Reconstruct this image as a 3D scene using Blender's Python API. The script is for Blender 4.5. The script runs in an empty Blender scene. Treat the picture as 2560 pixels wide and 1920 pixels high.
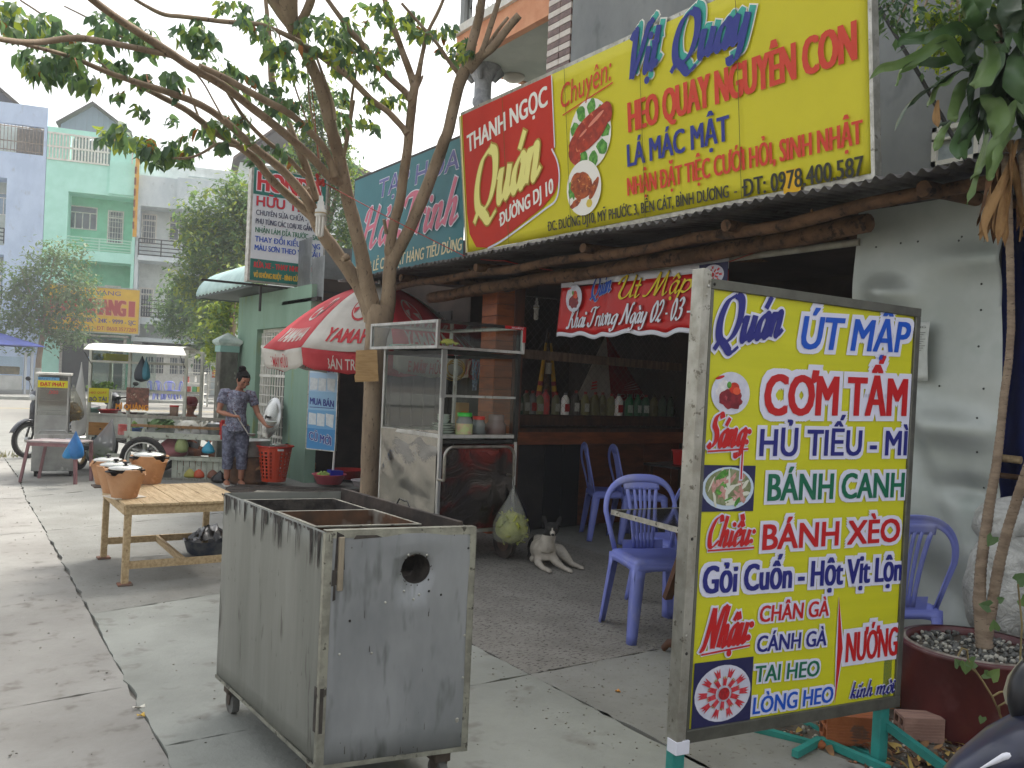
import bpy, math, random, unicodedata
import numpy as np
from mathutils import Vector, Matrix, noise
random.seed(7)
S = bpy.context.scene
COL = S.collection
R = math.radians
# ------------------------------------------------------------------ camera
FPX = 2150.0; CH = 1.45; YAW = R(34.3); ROLL = math.atan(.043)
fw = Vector((math.sin(YAW), math.cos(YAW), 0)); r0 = Vector((math.cos(YAW), -math.sin(YAW), 0)); u0 = Vector((0, 0, 1))
RV = r0*math.cos(ROLL) + u0*math.sin(ROLL); UV = u0*math.cos(ROLL) - r0*math.sin(ROLL)
CAMP = Vector((0, 0, CH))
cam = bpy.data.cameras.new('camera'); camo = bpy.data.objects.new('camera', cam); COL.objects.link(camo)
cam.sensor_width = 36; cam.lens = 36*FPX/2560; cam.clip_start = .05; cam.clip_end = 800
m4 = Matrix((RV, UV, -fw)).transposed().to_4x4(); m4.translation = CAMP
camo.matrix_world = m4
S.camera = camo
# ------------------------------------------------------------------ world and sun
SUN_EL, SUN_AZ = 52, 62          # hazy sun high behind the shops, azimuth clockwise from +Y
w = bpy.data.worlds.new('World'); S.world = w; w.use_nodes = True
nt = w.node_tree; bg = nt.nodes['Background']
sky = nt.nodes.new('ShaderNodeTexSky'); sky.sky_type = 'NISHITA'; sky.sun_disc = False
sky.sun_elevation = R(SUN_EL); sky.sun_rotation = R(SUN_AZ); sky.dust_density = 6; sky.air_density = 1.6; sky.ozone_density = 1
hs = nt.nodes.new('ShaderNodeHueSaturation'); hs.inputs['Saturation'].default_value = .22
nt.links.new(sky.outputs[0], hs.inputs['Color']); nt.links.new(hs.outputs[0], bg.inputs[0])
bg.inputs[1].default_value = .15
sl = bpy.data.lights.new('sun', 'SUN'); sl.energy = 1.5; sl.angle = R(14); sl.color = (1, .95, .87)
so = bpy.data.objects.new('sun', sl); COL.objects.link(so)
sd = Vector((math.sin(R(SUN_AZ))*math.cos(R(SUN_EL)), math.cos(R(SUN_AZ))*math.cos(R(SUN_EL)), math.sin(R(SUN_EL))))
so.rotation_euler = sd.to_track_quat('Z', 'Y').to_euler(); so.location = (0, 0, 30)
S.view_settings.view_transform = 'Standard'; S.view_settings.look = 'None'; S.view_settings.exposure = 1.12; S.view_settings.gamma = 1
S.view_settings.use_curve_mapping = False
S.cycles.max_bounces = 7; S.cycles.diffuse_bounces = 4; S.cycles.glossy_bounces = 4; S.cycles.transparent_max_bounces = 12
S.cycles.transmission_bounces = 6; S.cycles.use_denoising = True; S.cycles.caustics_reflective = False; S.cycles.caustics_refractive = False
# ------------------------------------------------------------------ places read off the photograph
def ray(x, y): return fw + RV*((x-1280)/FPX) - UV*((y-960)/FPX)
def G(x, y, z=0.): d = ray(x, y); return CAMP + d*((z-CH)/d.z)
def PX(x, y, X): d = ray(x, y); return CAMP + d*(X/d.x)
def PY(x, y, Y): d = ray(x, y); return CAMP + d*(Y/d.y)
def PD(x, y, D): return CAMP + ray(x, y)*D
class Fr:
 """a frame standing in the place: x to the right, z up, -y towards the viewer"""
 def __init__(s, loc, rz=0, rx=0, ry=0):
  s.M = Matrix.Translation(Vector(loc)) @ Matrix.Rotation(rz, 4, 'Z') @ Matrix.Rotation(ry, 4, 'Y') @ Matrix.Rotation(rx, 4, 'X')
  s.I = s.M.inverted(); s.loc = Vector(loc); s.rot = (rx, ry, rz)
 def uv(s, x, y, off=0.):
  o = s.I @ CAMP; d = s.I.to_3x3() @ ray(x, y); t = (off-o.y)/d.y
  p = o + d*t; return Vector((p.x, off, p.z))
 def L(s, p): return s.I @ Vector(p)
def facing(p, q, z=0.):
 """frame whose x runs from p to q on the ground"""
 p = Vector(p); q = Vector(q); return Fr((p.x, p.y, z), math.atan2(q.y-p.y, q.x-p.x))
# ------------------------------------------------------------------ objects
def tag(o, label=None, cat=None, group=None, kind=None):
 if label: o['label'] = label
 if cat: o['category'] = cat
 if group: o['group'] = group
 if kind: o['kind'] = kind
 return o
def thing(name, label, cat, fr=None, group=None):
 o = bpy.data.objects.new(name, None); COL.objects.link(o); o.empty_display_size = .1
 if fr is not None:
  if isinstance(fr, Fr): o.location = fr.loc; o.rotation_euler = fr.rot
  else: o.location = fr
 return tag(o, label, cat, group)
def dup(root, loc=None, rz=None, label=None, group=None, scale=None):
 def cp(o, par):
  c = o.copy(); COL.objects.link(c)
  if par: c.parent = par
  for k in [x for x in ALL if x.parent == o]: cp(k, c)
  return c
 ALL = list(root.children_recursive)
 c = cp(root, None)
 if loc is not None: c.location = loc
 if rz is not None: c.rotation_euler = (c.rotation_euler[0], c.rotation_euler[1], rz)
 if scale: c.scale = (scale,)*3
 if label: c['label'] = label
 if group: c['group'] = group
 return c
class MB:
 def __init__(s): s.v = []; s.f = []; s.m = []; s.s = []; s.T = None
 def add(s, vs, fs, m=0, sm=False):
  n = len(s.v)
  if s.T is not None: vs = [s.T @ Vector(v) for v in vs]
  s.v.extend(tuple(v) for v in vs)
  for f in fs: s.f.append(tuple(i+n for i in f)); s.m.append(m); s.s.append(sm)
  return s
 def box(s, a, b, m=0):
  (x0, y0, z0), (x1, y1, z1) = a, b
  return s.add([(x0,y0,z0),(x1,y0,z0),(x1,y1,z0),(x0,y1,z0),(x0,y0,z1),(x1,y0,z1),(x1,y1,z1),(x0,y1,z1)],
    [(0,3,2,1),(4,5,6,7),(0,1,5,4),(1,2,6,5),(2,3,7,6),(3,0,4,7)], m)
 def cbox(s, c, d, m=0): return s.box(tuple(c[i]-d[i]/2 for i in range(3)), tuple(c[i]+d[i]/2 for i in range(3)), m)
 def rbox(s, a, b, r=.01, m=0):
  """box with its upright edges and rims bevelled"""
  (x0, y0, z0), (x1, y1, z1) = a, b
  def ring(z, i): return [(x0+i+r,y0+i,z),(x1-i-r,y0+i,z),(x1-i,y0+i+r,z),(x1-i,y1-i-r,z),(x1-i-r,y1-i,z),(x0+i+r,y1-i,z),(x0+i,y1-i-r,z),(x0+i,y0+i+r,z)]
  vs = ring(z0, r*.6) + ring(z0+r*.6, 0) + ring(z1-r*.6, 0) + ring(z1, r*.6)
  fs = [tuple(range(7, -1, -1)), tuple(range(24, 32))]
  for k in range(3):
   for i in range(8): j = (i+1) % 8; fs.append((k*8+i, k*8+j, k*8+8+j, k*8+8+i))
  return s.add(vs, fs, m)
 def beam(s, p, q, w, h, m=0, up=(0,0,1)):
  p = Vector(p); q = Vector(q); d = (q-p).normalized(); u = Vector(up)
  if abs(d.dot(u)) > .99: u = Vector((1,0,0))
  a = d.cross(u).normalized(); b = a.cross(d)
  vs = []
  for c in (p, q):
   for i, j in ((-1,-1),(1,-1),(1,1),(-1,1)): vs.append(c + a*(w/2*i) + b*(h/2*j))
  return s.add(vs, [(0,3,2,1),(4,5,6,7),(0,1,5,4),(1,2,6,5),(2,3,7,6),(3,0,4,7)], m)
 def tube(s, pts, r, n=8, m=0, sm=True, cap=True, bump=0, sq=None):
  pts = [Vector(p) for p in pts]; k = len(pts)
  rs = list(r) if hasattr(r, '__len__') else [r]*k
  vs = []; pa = None
  for i, p in enumerate(pts):
   t = (pts[min(i+1, k-1)]-pts[max(i-1, 0)])
   if t.length < 1e-9: t = Vector((0,0,1))
   t.normalize()
   if pa is None:
    ref = Vector((0,0,1)) if abs(t.z) < .9 else Vector((1,0,0))
    a = t.cross(ref).normalized()
   else:
    a = (pa - t*pa.dot(t))
    a = a.normalized() if a.length > 1e-6 else t.cross(Vector((0,0,1))).normalized()
   pa = a; b = t.cross(a)
   for j in range(n):
    th = 2*math.pi*j/n; rr = rs[i]
    if bump: rr *= 1 + bump*noise.noise(p*9 + Vector((j*.7, 0, 0)))
    ca, sa = math.cos(th), math.sin(th)
    if sq: ca, sa = ca*sq[0], sa*sq[1]
    vs.append(p + a*(ca*rr) + b*(sa*rr))
  fs = []
  for i in range(k-1):
   for j in range(n):
    jj = (j+1) % n; fs.append((i*n+j, i*n+jj, i*n+n+jj, i*n+n+j))
  s.add(vs, fs, m, sm)
  if cap: s.add([vs[j] for j in range(n)] if s.T is None else [vs[j] for j in range(n)], [tuple(range(n-1, -1, -1))], m); s.add([vs[(k-1)*n+j] for j in range(n)], [tuple(range(n))], m)
  return s
 def lathe(s, prof, n=24, c=(0,0,0), m=0, sm=True, sx=1, sy=1):
  vs = []; fs = []; c = Vector(c)
  for (r, z) in prof:
   for j in range(n): th = 2*math.pi*j/n; vs.append(c + Vector((r*math.cos(th)*sx, r*math.sin(th)*sy, z)))
  for i in range(len(prof)-1):
   for j in range(n): jj = (j+1) % n; fs.append((i*n+j, i*n+jj, i*n+n+jj, i*n+n+j))
  return s.add(vs, fs, m, sm)
 def ell(s, c, r, n=12, k=8, m=0, M=None):
  vs = []; fs = []; c = Vector(c)
  for i in range(k+1):
   ph = math.pi*i/k
   for j in range(n):
    th = 2*math.pi*j/n; v = Vector((r[0]*math.sin(ph)*math.cos(th), r[1]*math.sin(ph)*math.sin(th), -r[2]*math.cos(ph)))
    if M is not None: v = M @ v
    vs.append(c+v)
  for i in range(k):
   for j in range(n): jj = (j+1) % n; fs.append((i*n+j, i*n+jj, i*n+n+jj, i*n+n+j))
  return s.add(vs, fs, m, True)
 def prism(s, poly, off, m=0):
  """flat polygon (3-D points) thickened by the vector off"""
  n = len(poly); off = Vector(off); a = [Vector(p) for p in poly]; b = [p+off for p in a]
  fs = [tuple(range(n)), tuple(range(2*n-1, n-1, -1))] + [(i, (i+1) % n, n+(i+1) % n, n+i)[::-1] for i in range(n)]
  return s.add(a+b, fs, m)
 def grid(s, nx, ny, fn, m=0, sm=True):
  vs = [fn(i/nx, j/ny) for j in range(ny+1) for i in range(nx+1)]
  fs = [(j*(nx+1)+i, j*(nx+1)+i+1, (j+1)*(nx+1)+i+1, (j+1)*(nx+1)+i) for j in range(ny) for i in range(nx)]
  return s.add(vs, fs, m, sm)
 def build(s, name, mats, parent=None, loc=None, **kw):
  me = bpy.data.meshes.new(name); me.from_pydata(s.v, [], s.f)
  mats = mats if isinstance(mats, (list, tuple)) else [mats]
  for mm in mats: me.materials.append(mm)
  me.polygons.foreach_set('material_index', s.m); me.polygons.foreach_set('use_smooth', s.s)
  me.update()
  o = bpy.data.objects.new(name, me); COL.objects.link(o)
  if parent: o.parent = parent
  if loc is not None: o.location = loc
  if kw: tag(o, **kw)
  return o
def thick(o, t, off=-1):
 md = o.modifiers.new('thickness', 'SOLIDIFY'); md.thickness = t; md.offset = off; return o
def fuse(o, vox=.01, smooth=4, fac=.5):
 md = o.modifiers.new('fuse', 'REMESH'); md.mode = 'VOXEL'; md.voxel_size = vox; md.use_smooth_shade = True
 ms = o.modifiers.new('soften', 'SMOOTH'); ms.iterations = smooth; ms.factor = fac; return o
# ------------------------------------------------------------------ materials
def H(h):
 c = [int(h[i:i+2], 16)/255 for i in (0, 2, 4)]
 return tuple((x/12.92 if x <= .04045 else ((x+.055)/1.055)**2.4) for x in c)
MC = {}
def M(name, c, c2=None, rough=.7, metal=0., sc=4., bump=0., bsc=None, st=(1,1,1), lo=.4, hi=.6, c3=None, s3=14., lo3=.62, hi3=.68, st3=None, coat=0., tr=0., alpha=1., wave=None, emit=None, spec=.5, dist=0.):
 if name in MC: return MC[name]
 m = bpy.data.materials.new(name); m.use_nodes = True; MC[name] = m
 nt = m.node_tree; N = nt.nodes; L = nt.links; b = N['Principled BSDF']
 if isinstance(c, str): c = H(c)
 if isinstance(c2, str): c2 = H(c2)
 if isinstance(c3, str): c3 = H(c3)
 b.inputs['Base Color'].default_value = (*c, 1); b.inputs['Roughness'].default_value = rough; b.inputs['Metallic'].default_value = metal
 b.inputs['Specular IOR Level'].default_value = spec
 m.diffuse_color = (*c, 1)
 tc = N.new('ShaderNodeTexCoord')
 def mp(scl):
  q = N.new('ShaderNodeMapping'); q.inputs['Scale'].default_value = scl; L.new(tc.outputs['Object'], q.inputs[0]); return q
 def nz(scale, scl, det=5):
  n = N.new('ShaderNodeTexNoise'); n.inputs['Scale'].default_value = scale; n.inputs['Detail'].default_value = det; n.inputs['Roughness'].default_value = .62
  n.inputs['Distortion'].default_value = dist
  L.new(mp(scl).outputs[0], n.inputs['Vector']); return n
 col = None
 def mix(src, lo_, hi_, ca, cb):
  r = N.new('ShaderNodeMapRange'); r.inputs[1].default_value = lo_; r.inputs[2].default_value = hi_; L.new(src, r.inputs[0])
  x = N.new('ShaderNodeMix'); x.data_type = 'RGBA'; L.new(r.outputs[0], x.inputs['Factor'])
  for k, v in (('A', ca), ('B', cb)):
   s_ = [i for i in x.inputs if i.name == k and i.type == 'RGBA'][0]
   if isinstance(v, tuple): s_.default_value = (*v, 1)
   else: L.new(v, s_)
  return [o for o in x.outputs if o.type == 'RGBA'][0]
 if c2 is not None: col = mix(nz(sc, st).outputs[0], lo, hi, tuple(c), tuple(c2))
 if c3 is not None: col = mix(nz(s3, st3 or st, 3).outputs[0], lo3, hi3, col if col is not None else tuple(c), tuple(c3))
 if col is not None: L.new(col, b.inputs['Base Color'])
 if bump:
  bp = N.new('ShaderNodeBump'); bp.inputs['Strength'].default_value = min(1, bump); bp.inputs['Distance'].default_value = .01 if not wave else wave
  L.new(nz(bsc or sc*3, st).outputs[0], bp.inputs['Height']); L.new(bp.outputs[0], b.inputs['Normal'])
 if coat: b.inputs['Coat Weight'].default_value = coat
 if alpha < 1: b.inputs['Alpha'].default_value = alpha
 if tr:
  t = N.new('ShaderNodeBsdfTranslucent'); ms = N.new('ShaderNodeMixShader'); ms.inputs[0].default_value = tr
  if col is not None: L.new(col, t.inputs[0])
  else: t.inputs[0].default_value = (*c, 1)
  out = N['Material Output']; L.new(b.outputs[0], ms.inputs[1]); L.new(t.outputs[0], ms.inputs[2]); L.new(ms.outputs[0], out.inputs[0])
 if emit: b.inputs['Emission Color'].default_value = (*emit[0], 1); b.inputs['Emission Strength'].default_value = emit[1]
 return m
def glass(name, tint=(.9,.95,.93), see=.8, rough=.03):
 """thin clear sheet: partly see-through, partly mirror by angle"""
 if name in MC: return MC[name]
 m = bpy.data.materials.new(name); m.use_nodes = True; MC[name] = m; nt = m.node_tree; N = nt.nodes; L = nt.links
 N.remove(N['Principled BSDF']); t = N.new('ShaderNodeBsdfTransparent'); t.inputs[0].default_value = (*tint, 1)
 g = N.new('ShaderNodeBsdfGlossy'); g.inputs['Roughness'].default_value = rough; g.inputs[0].default_value = (.42,.43,.42,1)
 fr = N.new('ShaderNodeFresnel'); fr.inputs[0].default_value = 1.5
 ad = N.new('ShaderNodeMath'); ad.operation = 'ADD'; ad.inputs[1].default_value = 1-see; ad.use_clamp = True; L.new(fr.outputs[0], ad.inputs[0])
 x = N.new('ShaderNodeMixShader'); ge = N.new('ShaderNodeNewGeometry'); bf = N.new('ShaderNodeMath'); bf.operation = 'SUBTRACT'; bf.use_clamp = True; L.new(ad.outputs[0], bf.inputs[0]); L.new(ge.outputs['Backfacing'], bf.inputs[1]); L.new(bf.outputs[0], x.inputs[0]); L.new(t.outputs[0], x.inputs[1]); L.new(g.outputs[0], x.inputs[2])
 L.new(x.outputs[0], N['Material Output'].inputs[0]); return m
def film(name, c, see=.5, rough=.25):
 """thin plastic film"""
 if name in MC: return MC[name]
 m = bpy.data.materials.new(name); m.use_nodes = True; MC[name] = m; nt = m.node_tree; N = nt.nodes; L = nt.links
 b = N['Principled BSDF']; c = H(c) if isinstance(c, str) else c
 b.inputs['Base Color'].default_value = (*c, 1); b.inputs['Roughness'].default_value = rough; b.inputs['Specular IOR Level'].default_value = .8
 t = N.new('ShaderNodeBsdfTransparent'); t.inputs[0].default_value = (*[min(1, .4+x*.6) for x in c], 1)
 tl = N.new('ShaderNodeBsdfTranslucent'); tl.inputs[0].default_value = (*c, 1)
 a = N.new('ShaderNodeMixShader'); a.inputs[0].default_value = .35; L.new(b.outputs[0], a.inputs[1]); L.new(tl.outputs[0], a.inputs[2])
 x = N.new('ShaderNodeMixShader'); x.inputs[0].default_value = see; L.new(a.outputs[0], x.inputs[1]); L.new(t.outputs[0], x.inputs[2])
 L.new(x.outputs[0], N['Material Output'].inputs[0]); return m
# ------------------------------------------------------------------ lettering
def text_mesh(body, bold):
 c = bpy.data.curves.new('t', 'FONT'); c.body = body; c.size = 1; c.offset = bold; c.resolution_u = 3
 o = bpy.data.objects.new('t', c); COL.objects.link(o)
 me = bpy.data.meshes.new_from_object(o.evaluated_get(bpy.context.evaluated_depsgraph_get()))
 bpy.data.objects.remove(o); bpy.data.curves.remove(c)
 vs = [v.co.copy() for v in me.vertices]; fs = [tuple(p.vertices) for p in me.polygons]; bpy.data.meshes.remove(me)
 return vs, fs
def split_marks(body):
 """letters whose bar or horn overlaps the stem are drawn as base letter plus mark"""
 base = ''; marks = []
 for ch in body:
  if ch in 'Đđ': marks.append((len(base), 'bar')); base += 'D' if ch == 'Đ' else 'd'; continue
  d = unicodedata.normalize('NFD', ch)
  if '\u031b' in d: marks.append((len(base), 'horn' if d[0].isupper() else 'hornl')); ch = unicodedata.normalize('NFC', d.replace('\u031b', ''))
  base += ch
 return base, marks
_wc = {}
def adv(s_):
 if not s_: return 0.
 if s_ not in _wc:
  v, f = text_mesh(s_+'I', 0.); _wc[s_] = max(p.x for p in v)
 return _wc[s_]
_iw = []
def letters(par, body, a, b, h, mat, y=-.004, bold=.022, slant=0., edge=None, edgew=.03, wt=None, name='lettering', wob=None):
 """printed words from baseline point a to b (both (x, z) on the sheet), cap height h"""
 ax, az = a[0], a[-1]; bx, bz = b[0], b[-1]; W = math.hypot(bx-ax, bz-az); th = math.atan2(bz-az, bx-ax)
 if not _iw: v, f = text_mesh('I', 0.); _iw.append(max(p.x for p in v))
 base, marks = split_marks(body)
 v0, f0 = text_mesh(base, 0.)
 x0 = min(v.x for v in v0); x1 = max(v.x for v in v0); bo = 0.; cap = .70 + bo
 if wt is None: wt = (.13 + bold*1.3)*h
 kz = h/cap; hzz = max(0, (wt*.8-.085*kz)/2) if bold > .01 else 0
 kx = (W-wt*.6)/(x1-x0) if bold > .01 else W/(x1-x0); kz = (h-2*hzz)/cap; hxx = max(0, (wt-.09*kx)/2) if bold > .01 else 0
 def shifts(e):
  X = hxx+e; Z = hzz+e; nx_ = max(1, int(math.ceil(2*X/(.085*kx)))+1) if X > .0004 else 1
  xs = [-X+2*X*i/(nx_-1) for i in range(nx_)] if nx_ > 1 else [0.]
  nz_ = max(2, int(math.ceil(2*Z/(.08*kz)))+1) if Z > .0004 else 1; nz_ = min(nz_, 4)
  zs = [-Z+2*Z*i/(nz_-1) for i in range(nz_)] if nz_ > 1 else [0.]
  return [(x, z) for x in xs for z in zs if nx_ < 3 or nz_ < 3 or x in (xs[0], xs[-1]) or z in (zs[0], zs[-1]) or e == 0]
 def extra(vs, fs, o):
  vs = list(vs); fs = list(fs)
  for i, kind in marks:
   xa = adv(base[:i])-_iw[0]+.04 if i else 0.; xb = adv(base[:i+1])-_iw[0]+.02
   if kind == 'bar': P = [(xa-.02-o, .335-bo-o), (xa+.30+o, .335-bo-o), (xa+.30+o, .415+bo+o), (xa-.02-o, .415+bo+o)]
   else:
    t_ = .70 if kind == 'horn' else .52; P = [(xb-.14-o, t_-.14-o), (xb-.02+o, t_-.09-o), (xb+.03+o+bo, t_+.08+o), (xb-.09-o, t_+.08+o)]
   n = len(vs); vs += [Vector((p[0], p[1], 0)) for p in P]; fs.append(tuple(range(n, n+4)))
   for q in vs[n:]: q.z = .02
  return vs, fs
 def put(vs, fs, mt, yy, e=0.):
  mb = MB()
  for k, (sh, sv) in enumerate(shifts(e)):
   P = []
   for v in vs:
    x = (v.x-x0)*kx + sh + hxx; z = v.y*kz + sv + hzz; x += z*slant
    P.append((ax + x*math.cos(th), yy - k*.00006 - (.0010 if v.z > .01 else 0) + (wob(ax+x) if wob else 0), az + x*math.sin(th) + z))
   mb.add(P, fs)
  return mb.build(name, mt, par)
 out = [put(*extra(v0, f0, 0), mat, y)]
 if edge is not None: out.append(put(*extra(v0, f0, 0), edge, y+.0026, edgew*h*1.6))
 return out
GL = {
 'a': (.52, [[(.40,.42),(.28,.5),(.1,.36),(.06,.14),(.16,0),(.3,.1),(.4,.3)],[(.43,.5),(.37,.14),(.43,0),(.54,.12)]]),
 'c': (.42, [[(.36,.4),(.26,.5),(.1,.4),(.05,.16),(.16,0),(.28,.03),(.42,.16)]]),
 'e': (.42, [[(.08,.24),(.3,.34),(.3,.46),(.18,.5),(.06,.3),(.08,.08),(.2,0),(.42,.14)]]),
 'g': (.52, [[(.40,.42),(.28,.5),(.1,.36),(.06,.16),(.16,.03),(.3,.1),(.4,.3)],[(.43,.5),(.38,0),(.3,-.28),(.12,-.32),(.04,-.2)]]),
 'h': (.56, [[(.16,1),(.1,.5),(.04,0)],[(.05,.2),(.18,.46),(.32,.48),(.34,.28),(.32,.08),(.38,0),(.54,.12)]]),
 'i': (.26, [[(.08,.5),(.05,.12),(.12,0),(.26,.12)],[(.1,.70),(.105,.73)]]),
 'j': (.26, [[(.08,.5),(.05,.12),(.12,0),(.26,.12)]]),
 'k': (.5, [[(.16,1),(.1,.5),(.04,0)],[(.36,.46),(.2,.46),(.08,.26),(.24,.2),(.34,.02),(.5,.1)]]),
 'm': (.86, [[(0,.38),(.09,.5),(.07,.25),(.04,0)],[(.05,.22),(.18,.46),(.32,.48),(.34,.28),(.31,0)],[(.33,.22),(.46,.46),(.6,.48),(.62,.28),(.6,.08),(.66,0),(.84,.12)]]),
 'n': (.56, [[(0,.38),(.09,.5),(.07,.25),(.04,0)],[(.05,.22),(.18,.46),(.32,.48),(.34,.28),(.32,.08),(.38,0),(.54,.12)]]),
 'o': (.48, [[(.26,.5),(.08,.38),(.06,.12),(.2,0),(.38,.12),(.4,.36),(.26,.5)]]),
 'p': (.54, [[(.12,.55),(.07,.1),(.0,-.35)],[(.07,.28),(.2,.48),(.38,.44),(.42,.2),(.28,.02),(.12,.04)]]),
 'r': (.4, [[(.02,.36),(.1,.5),(.08,.25),(.05,0)],[(.08,.28),(.2,.48),(.36,.46)]]),
 't': (.32, [[(.15,.82),(.08,.15),(.14,0),(.3,.12)],[(-.05,.52),(.26,.52)]]),
 'u': (.58, [[(0,.36),(.1,.5),(.08,.2),(.14,0),(.28,.06),(.4,.3)],[(.43,.5),(.39,.12),(.44,0),(.58,.12)]]),
 'v': (.5, [[(0,.42),(.1,.48),(.14,.2),(.2,0)],[(.2,0),(.4,.3),(.44,.5)]]),
 'y': (.54, [[(0,.4),(.09,.5),(.08,.2),(.14,.02),(.28,.08),(.38,.3)],[(.43,.5),(.38,0),(.3,-.28),(.12,-.32),(.04,-.2)]]),
 'Q': (.98, [[(.5,1),(.2,.86),(.07,.5),(.17,.14),(.42,.02),(.7,.16),(.82,.5),(.74,.86),(.5,1)],[(.06,-.1),(.24,.06),(.46,-.06),(.72,-.22),(.98,-.12)]]),
 'U': (.8, [[(-.08,.66),(.02,.92),(.17,1),(.16,.6),(.12,.2),(.26,0),(.46,.12),(.6,.5)],[(.66,1),(.6,.4),(.62,.06),(.78,.12)]]),
 'M': (1.04, [[(-.12,.02),(.06,.04),(.2,.4),(.34,1)],[(.34,1),(.36,.5),(.38,0)],[(.38,0),(.54,.5),(.76,1)],[(.76,1),(.72,.4),(.76,0),(.94,.12)]]),
 'K': (.72, [[(.18,1),(.1,.5),(.06,0),(-.1,.04)],[(.7,.92),(.5,.96),(.14,.48)],[(.16,.5),(.36,.4),(.5,.02),(.7,.08)]]),
 'T': (.74, [[(0,.74),(.1,.94),(.34,.98),(.62,.94),(.84,1)],[(.44,.96),(.34,.4),(.22,.02),(.0,.06),(-.02,.2)]]),
 'N': (.86, [[(-.1,.04),(.04,.02),(.14,.4),(.22,1)],[(.22,1),(.4,.5),(.58,0)],[(.58,0),(.66,.6),(.8,.98),(.94,.92)]]),
 'S': (.66, [[(.58,.86),(.44,1),(.2,.9),(.18,.66),(.4,.44),(.44,.18),(.24,0),(.02,.1)]]),
 'C': (.72, [[(.62,.82),(.5,1),(.24,.88),(.08,.5),(.16,.1),(.36,0),(.66,.2)]]),
 'V': (.74, [[(-.06,.84),(.06,.98),(.14,.94),(.16,.5),(.22,0)],[(.22,0),(.5,.5),(.7,.98),(.84,.9)]]),
 'H': (.9, [[(-.04,.7),(.04,.94),(.2,.98),(.12,.5),(.02,0),(-.1,.1)],[(.1,.48),(.5,.54)],[(.64,1),(.54,.5),(.5,.06),(.6,0),(.78,.14)]]),
 '0': (.5, [[(.26,1),(.08,.7),(.08,.3),(.22,0),(.4,.3),(.4,.7),(.26,1)]]),
 '2': (.5, [[(.06,.76),(.2,1),(.4,.86),(.34,.5),(.04,.02)],[(.04,.04),(.2,.1),(.32,0),(.46,.1)]]),
 '3': (.5, [[(.08,.84),(.24,1),(.4,.84),(.34,.6),(.18,.54)],[(.18,.54),(.4,.46),(.4,.14),(.22,0),(.04,.12)]]),
 '-': (.4, [[(.05,.34),(.3,.34)]]), ':': (.2, [[(.08,.1),(.085,.13)],[(.12,.42),(.125,.45)]]), ' ': (.28, []),
}
DIA = {'\u0301': [[(.2,.62),(.34,.86)]], '\u0300': [[(.16,.84),(.3,.62)]], '\u0302': [[(.08,.6),(.24,.8)],[(.24,.8),(.4,.6)]],
  '\u0309': [[(.2,.82),(.3,.84),(.3,.74),(.22,.66)]], '\u0303': [[(.08,.66),(.18,.74),(.28,.66),(.38,.74)]],
  '\u0323': [[(.2,-.2),(.205,-.17)]], '\u031b': [[(.46,.6),(.5,.5),(.42,.4)]]}
def crom(P, n=7):
 if len(P) < 3: return [tuple(P[0])]+[tuple(P[0][k]+(P[1][k]-P[0][k])*t/3 for k in (0,1)) for t in (1,2,3)]
 Q = [tuple(2*P[0][k]-P[1][k] for k in (0,1))]+list(P)+[tuple(2*P[-1][k]-P[-2][k] for k in (0,1))]; out = []
 for i in range(1, len(Q)-2):
  for j in range(n):
   t = j/n; out.append(tuple(.5*(2*Q[i][k]+(Q[i+1][k]-Q[i-1][k])*t+(2*Q[i-1][k]-5*Q[i][k]+4*Q[i+1][k]-Q[i+2][k])*t*t+(3*Q[i][k]-Q[i-1][k]-3*Q[i+1][k]+Q[i+2][k])*t**3) for k in (0,1)))
 out.append(tuple(P[-1])); return out
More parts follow.
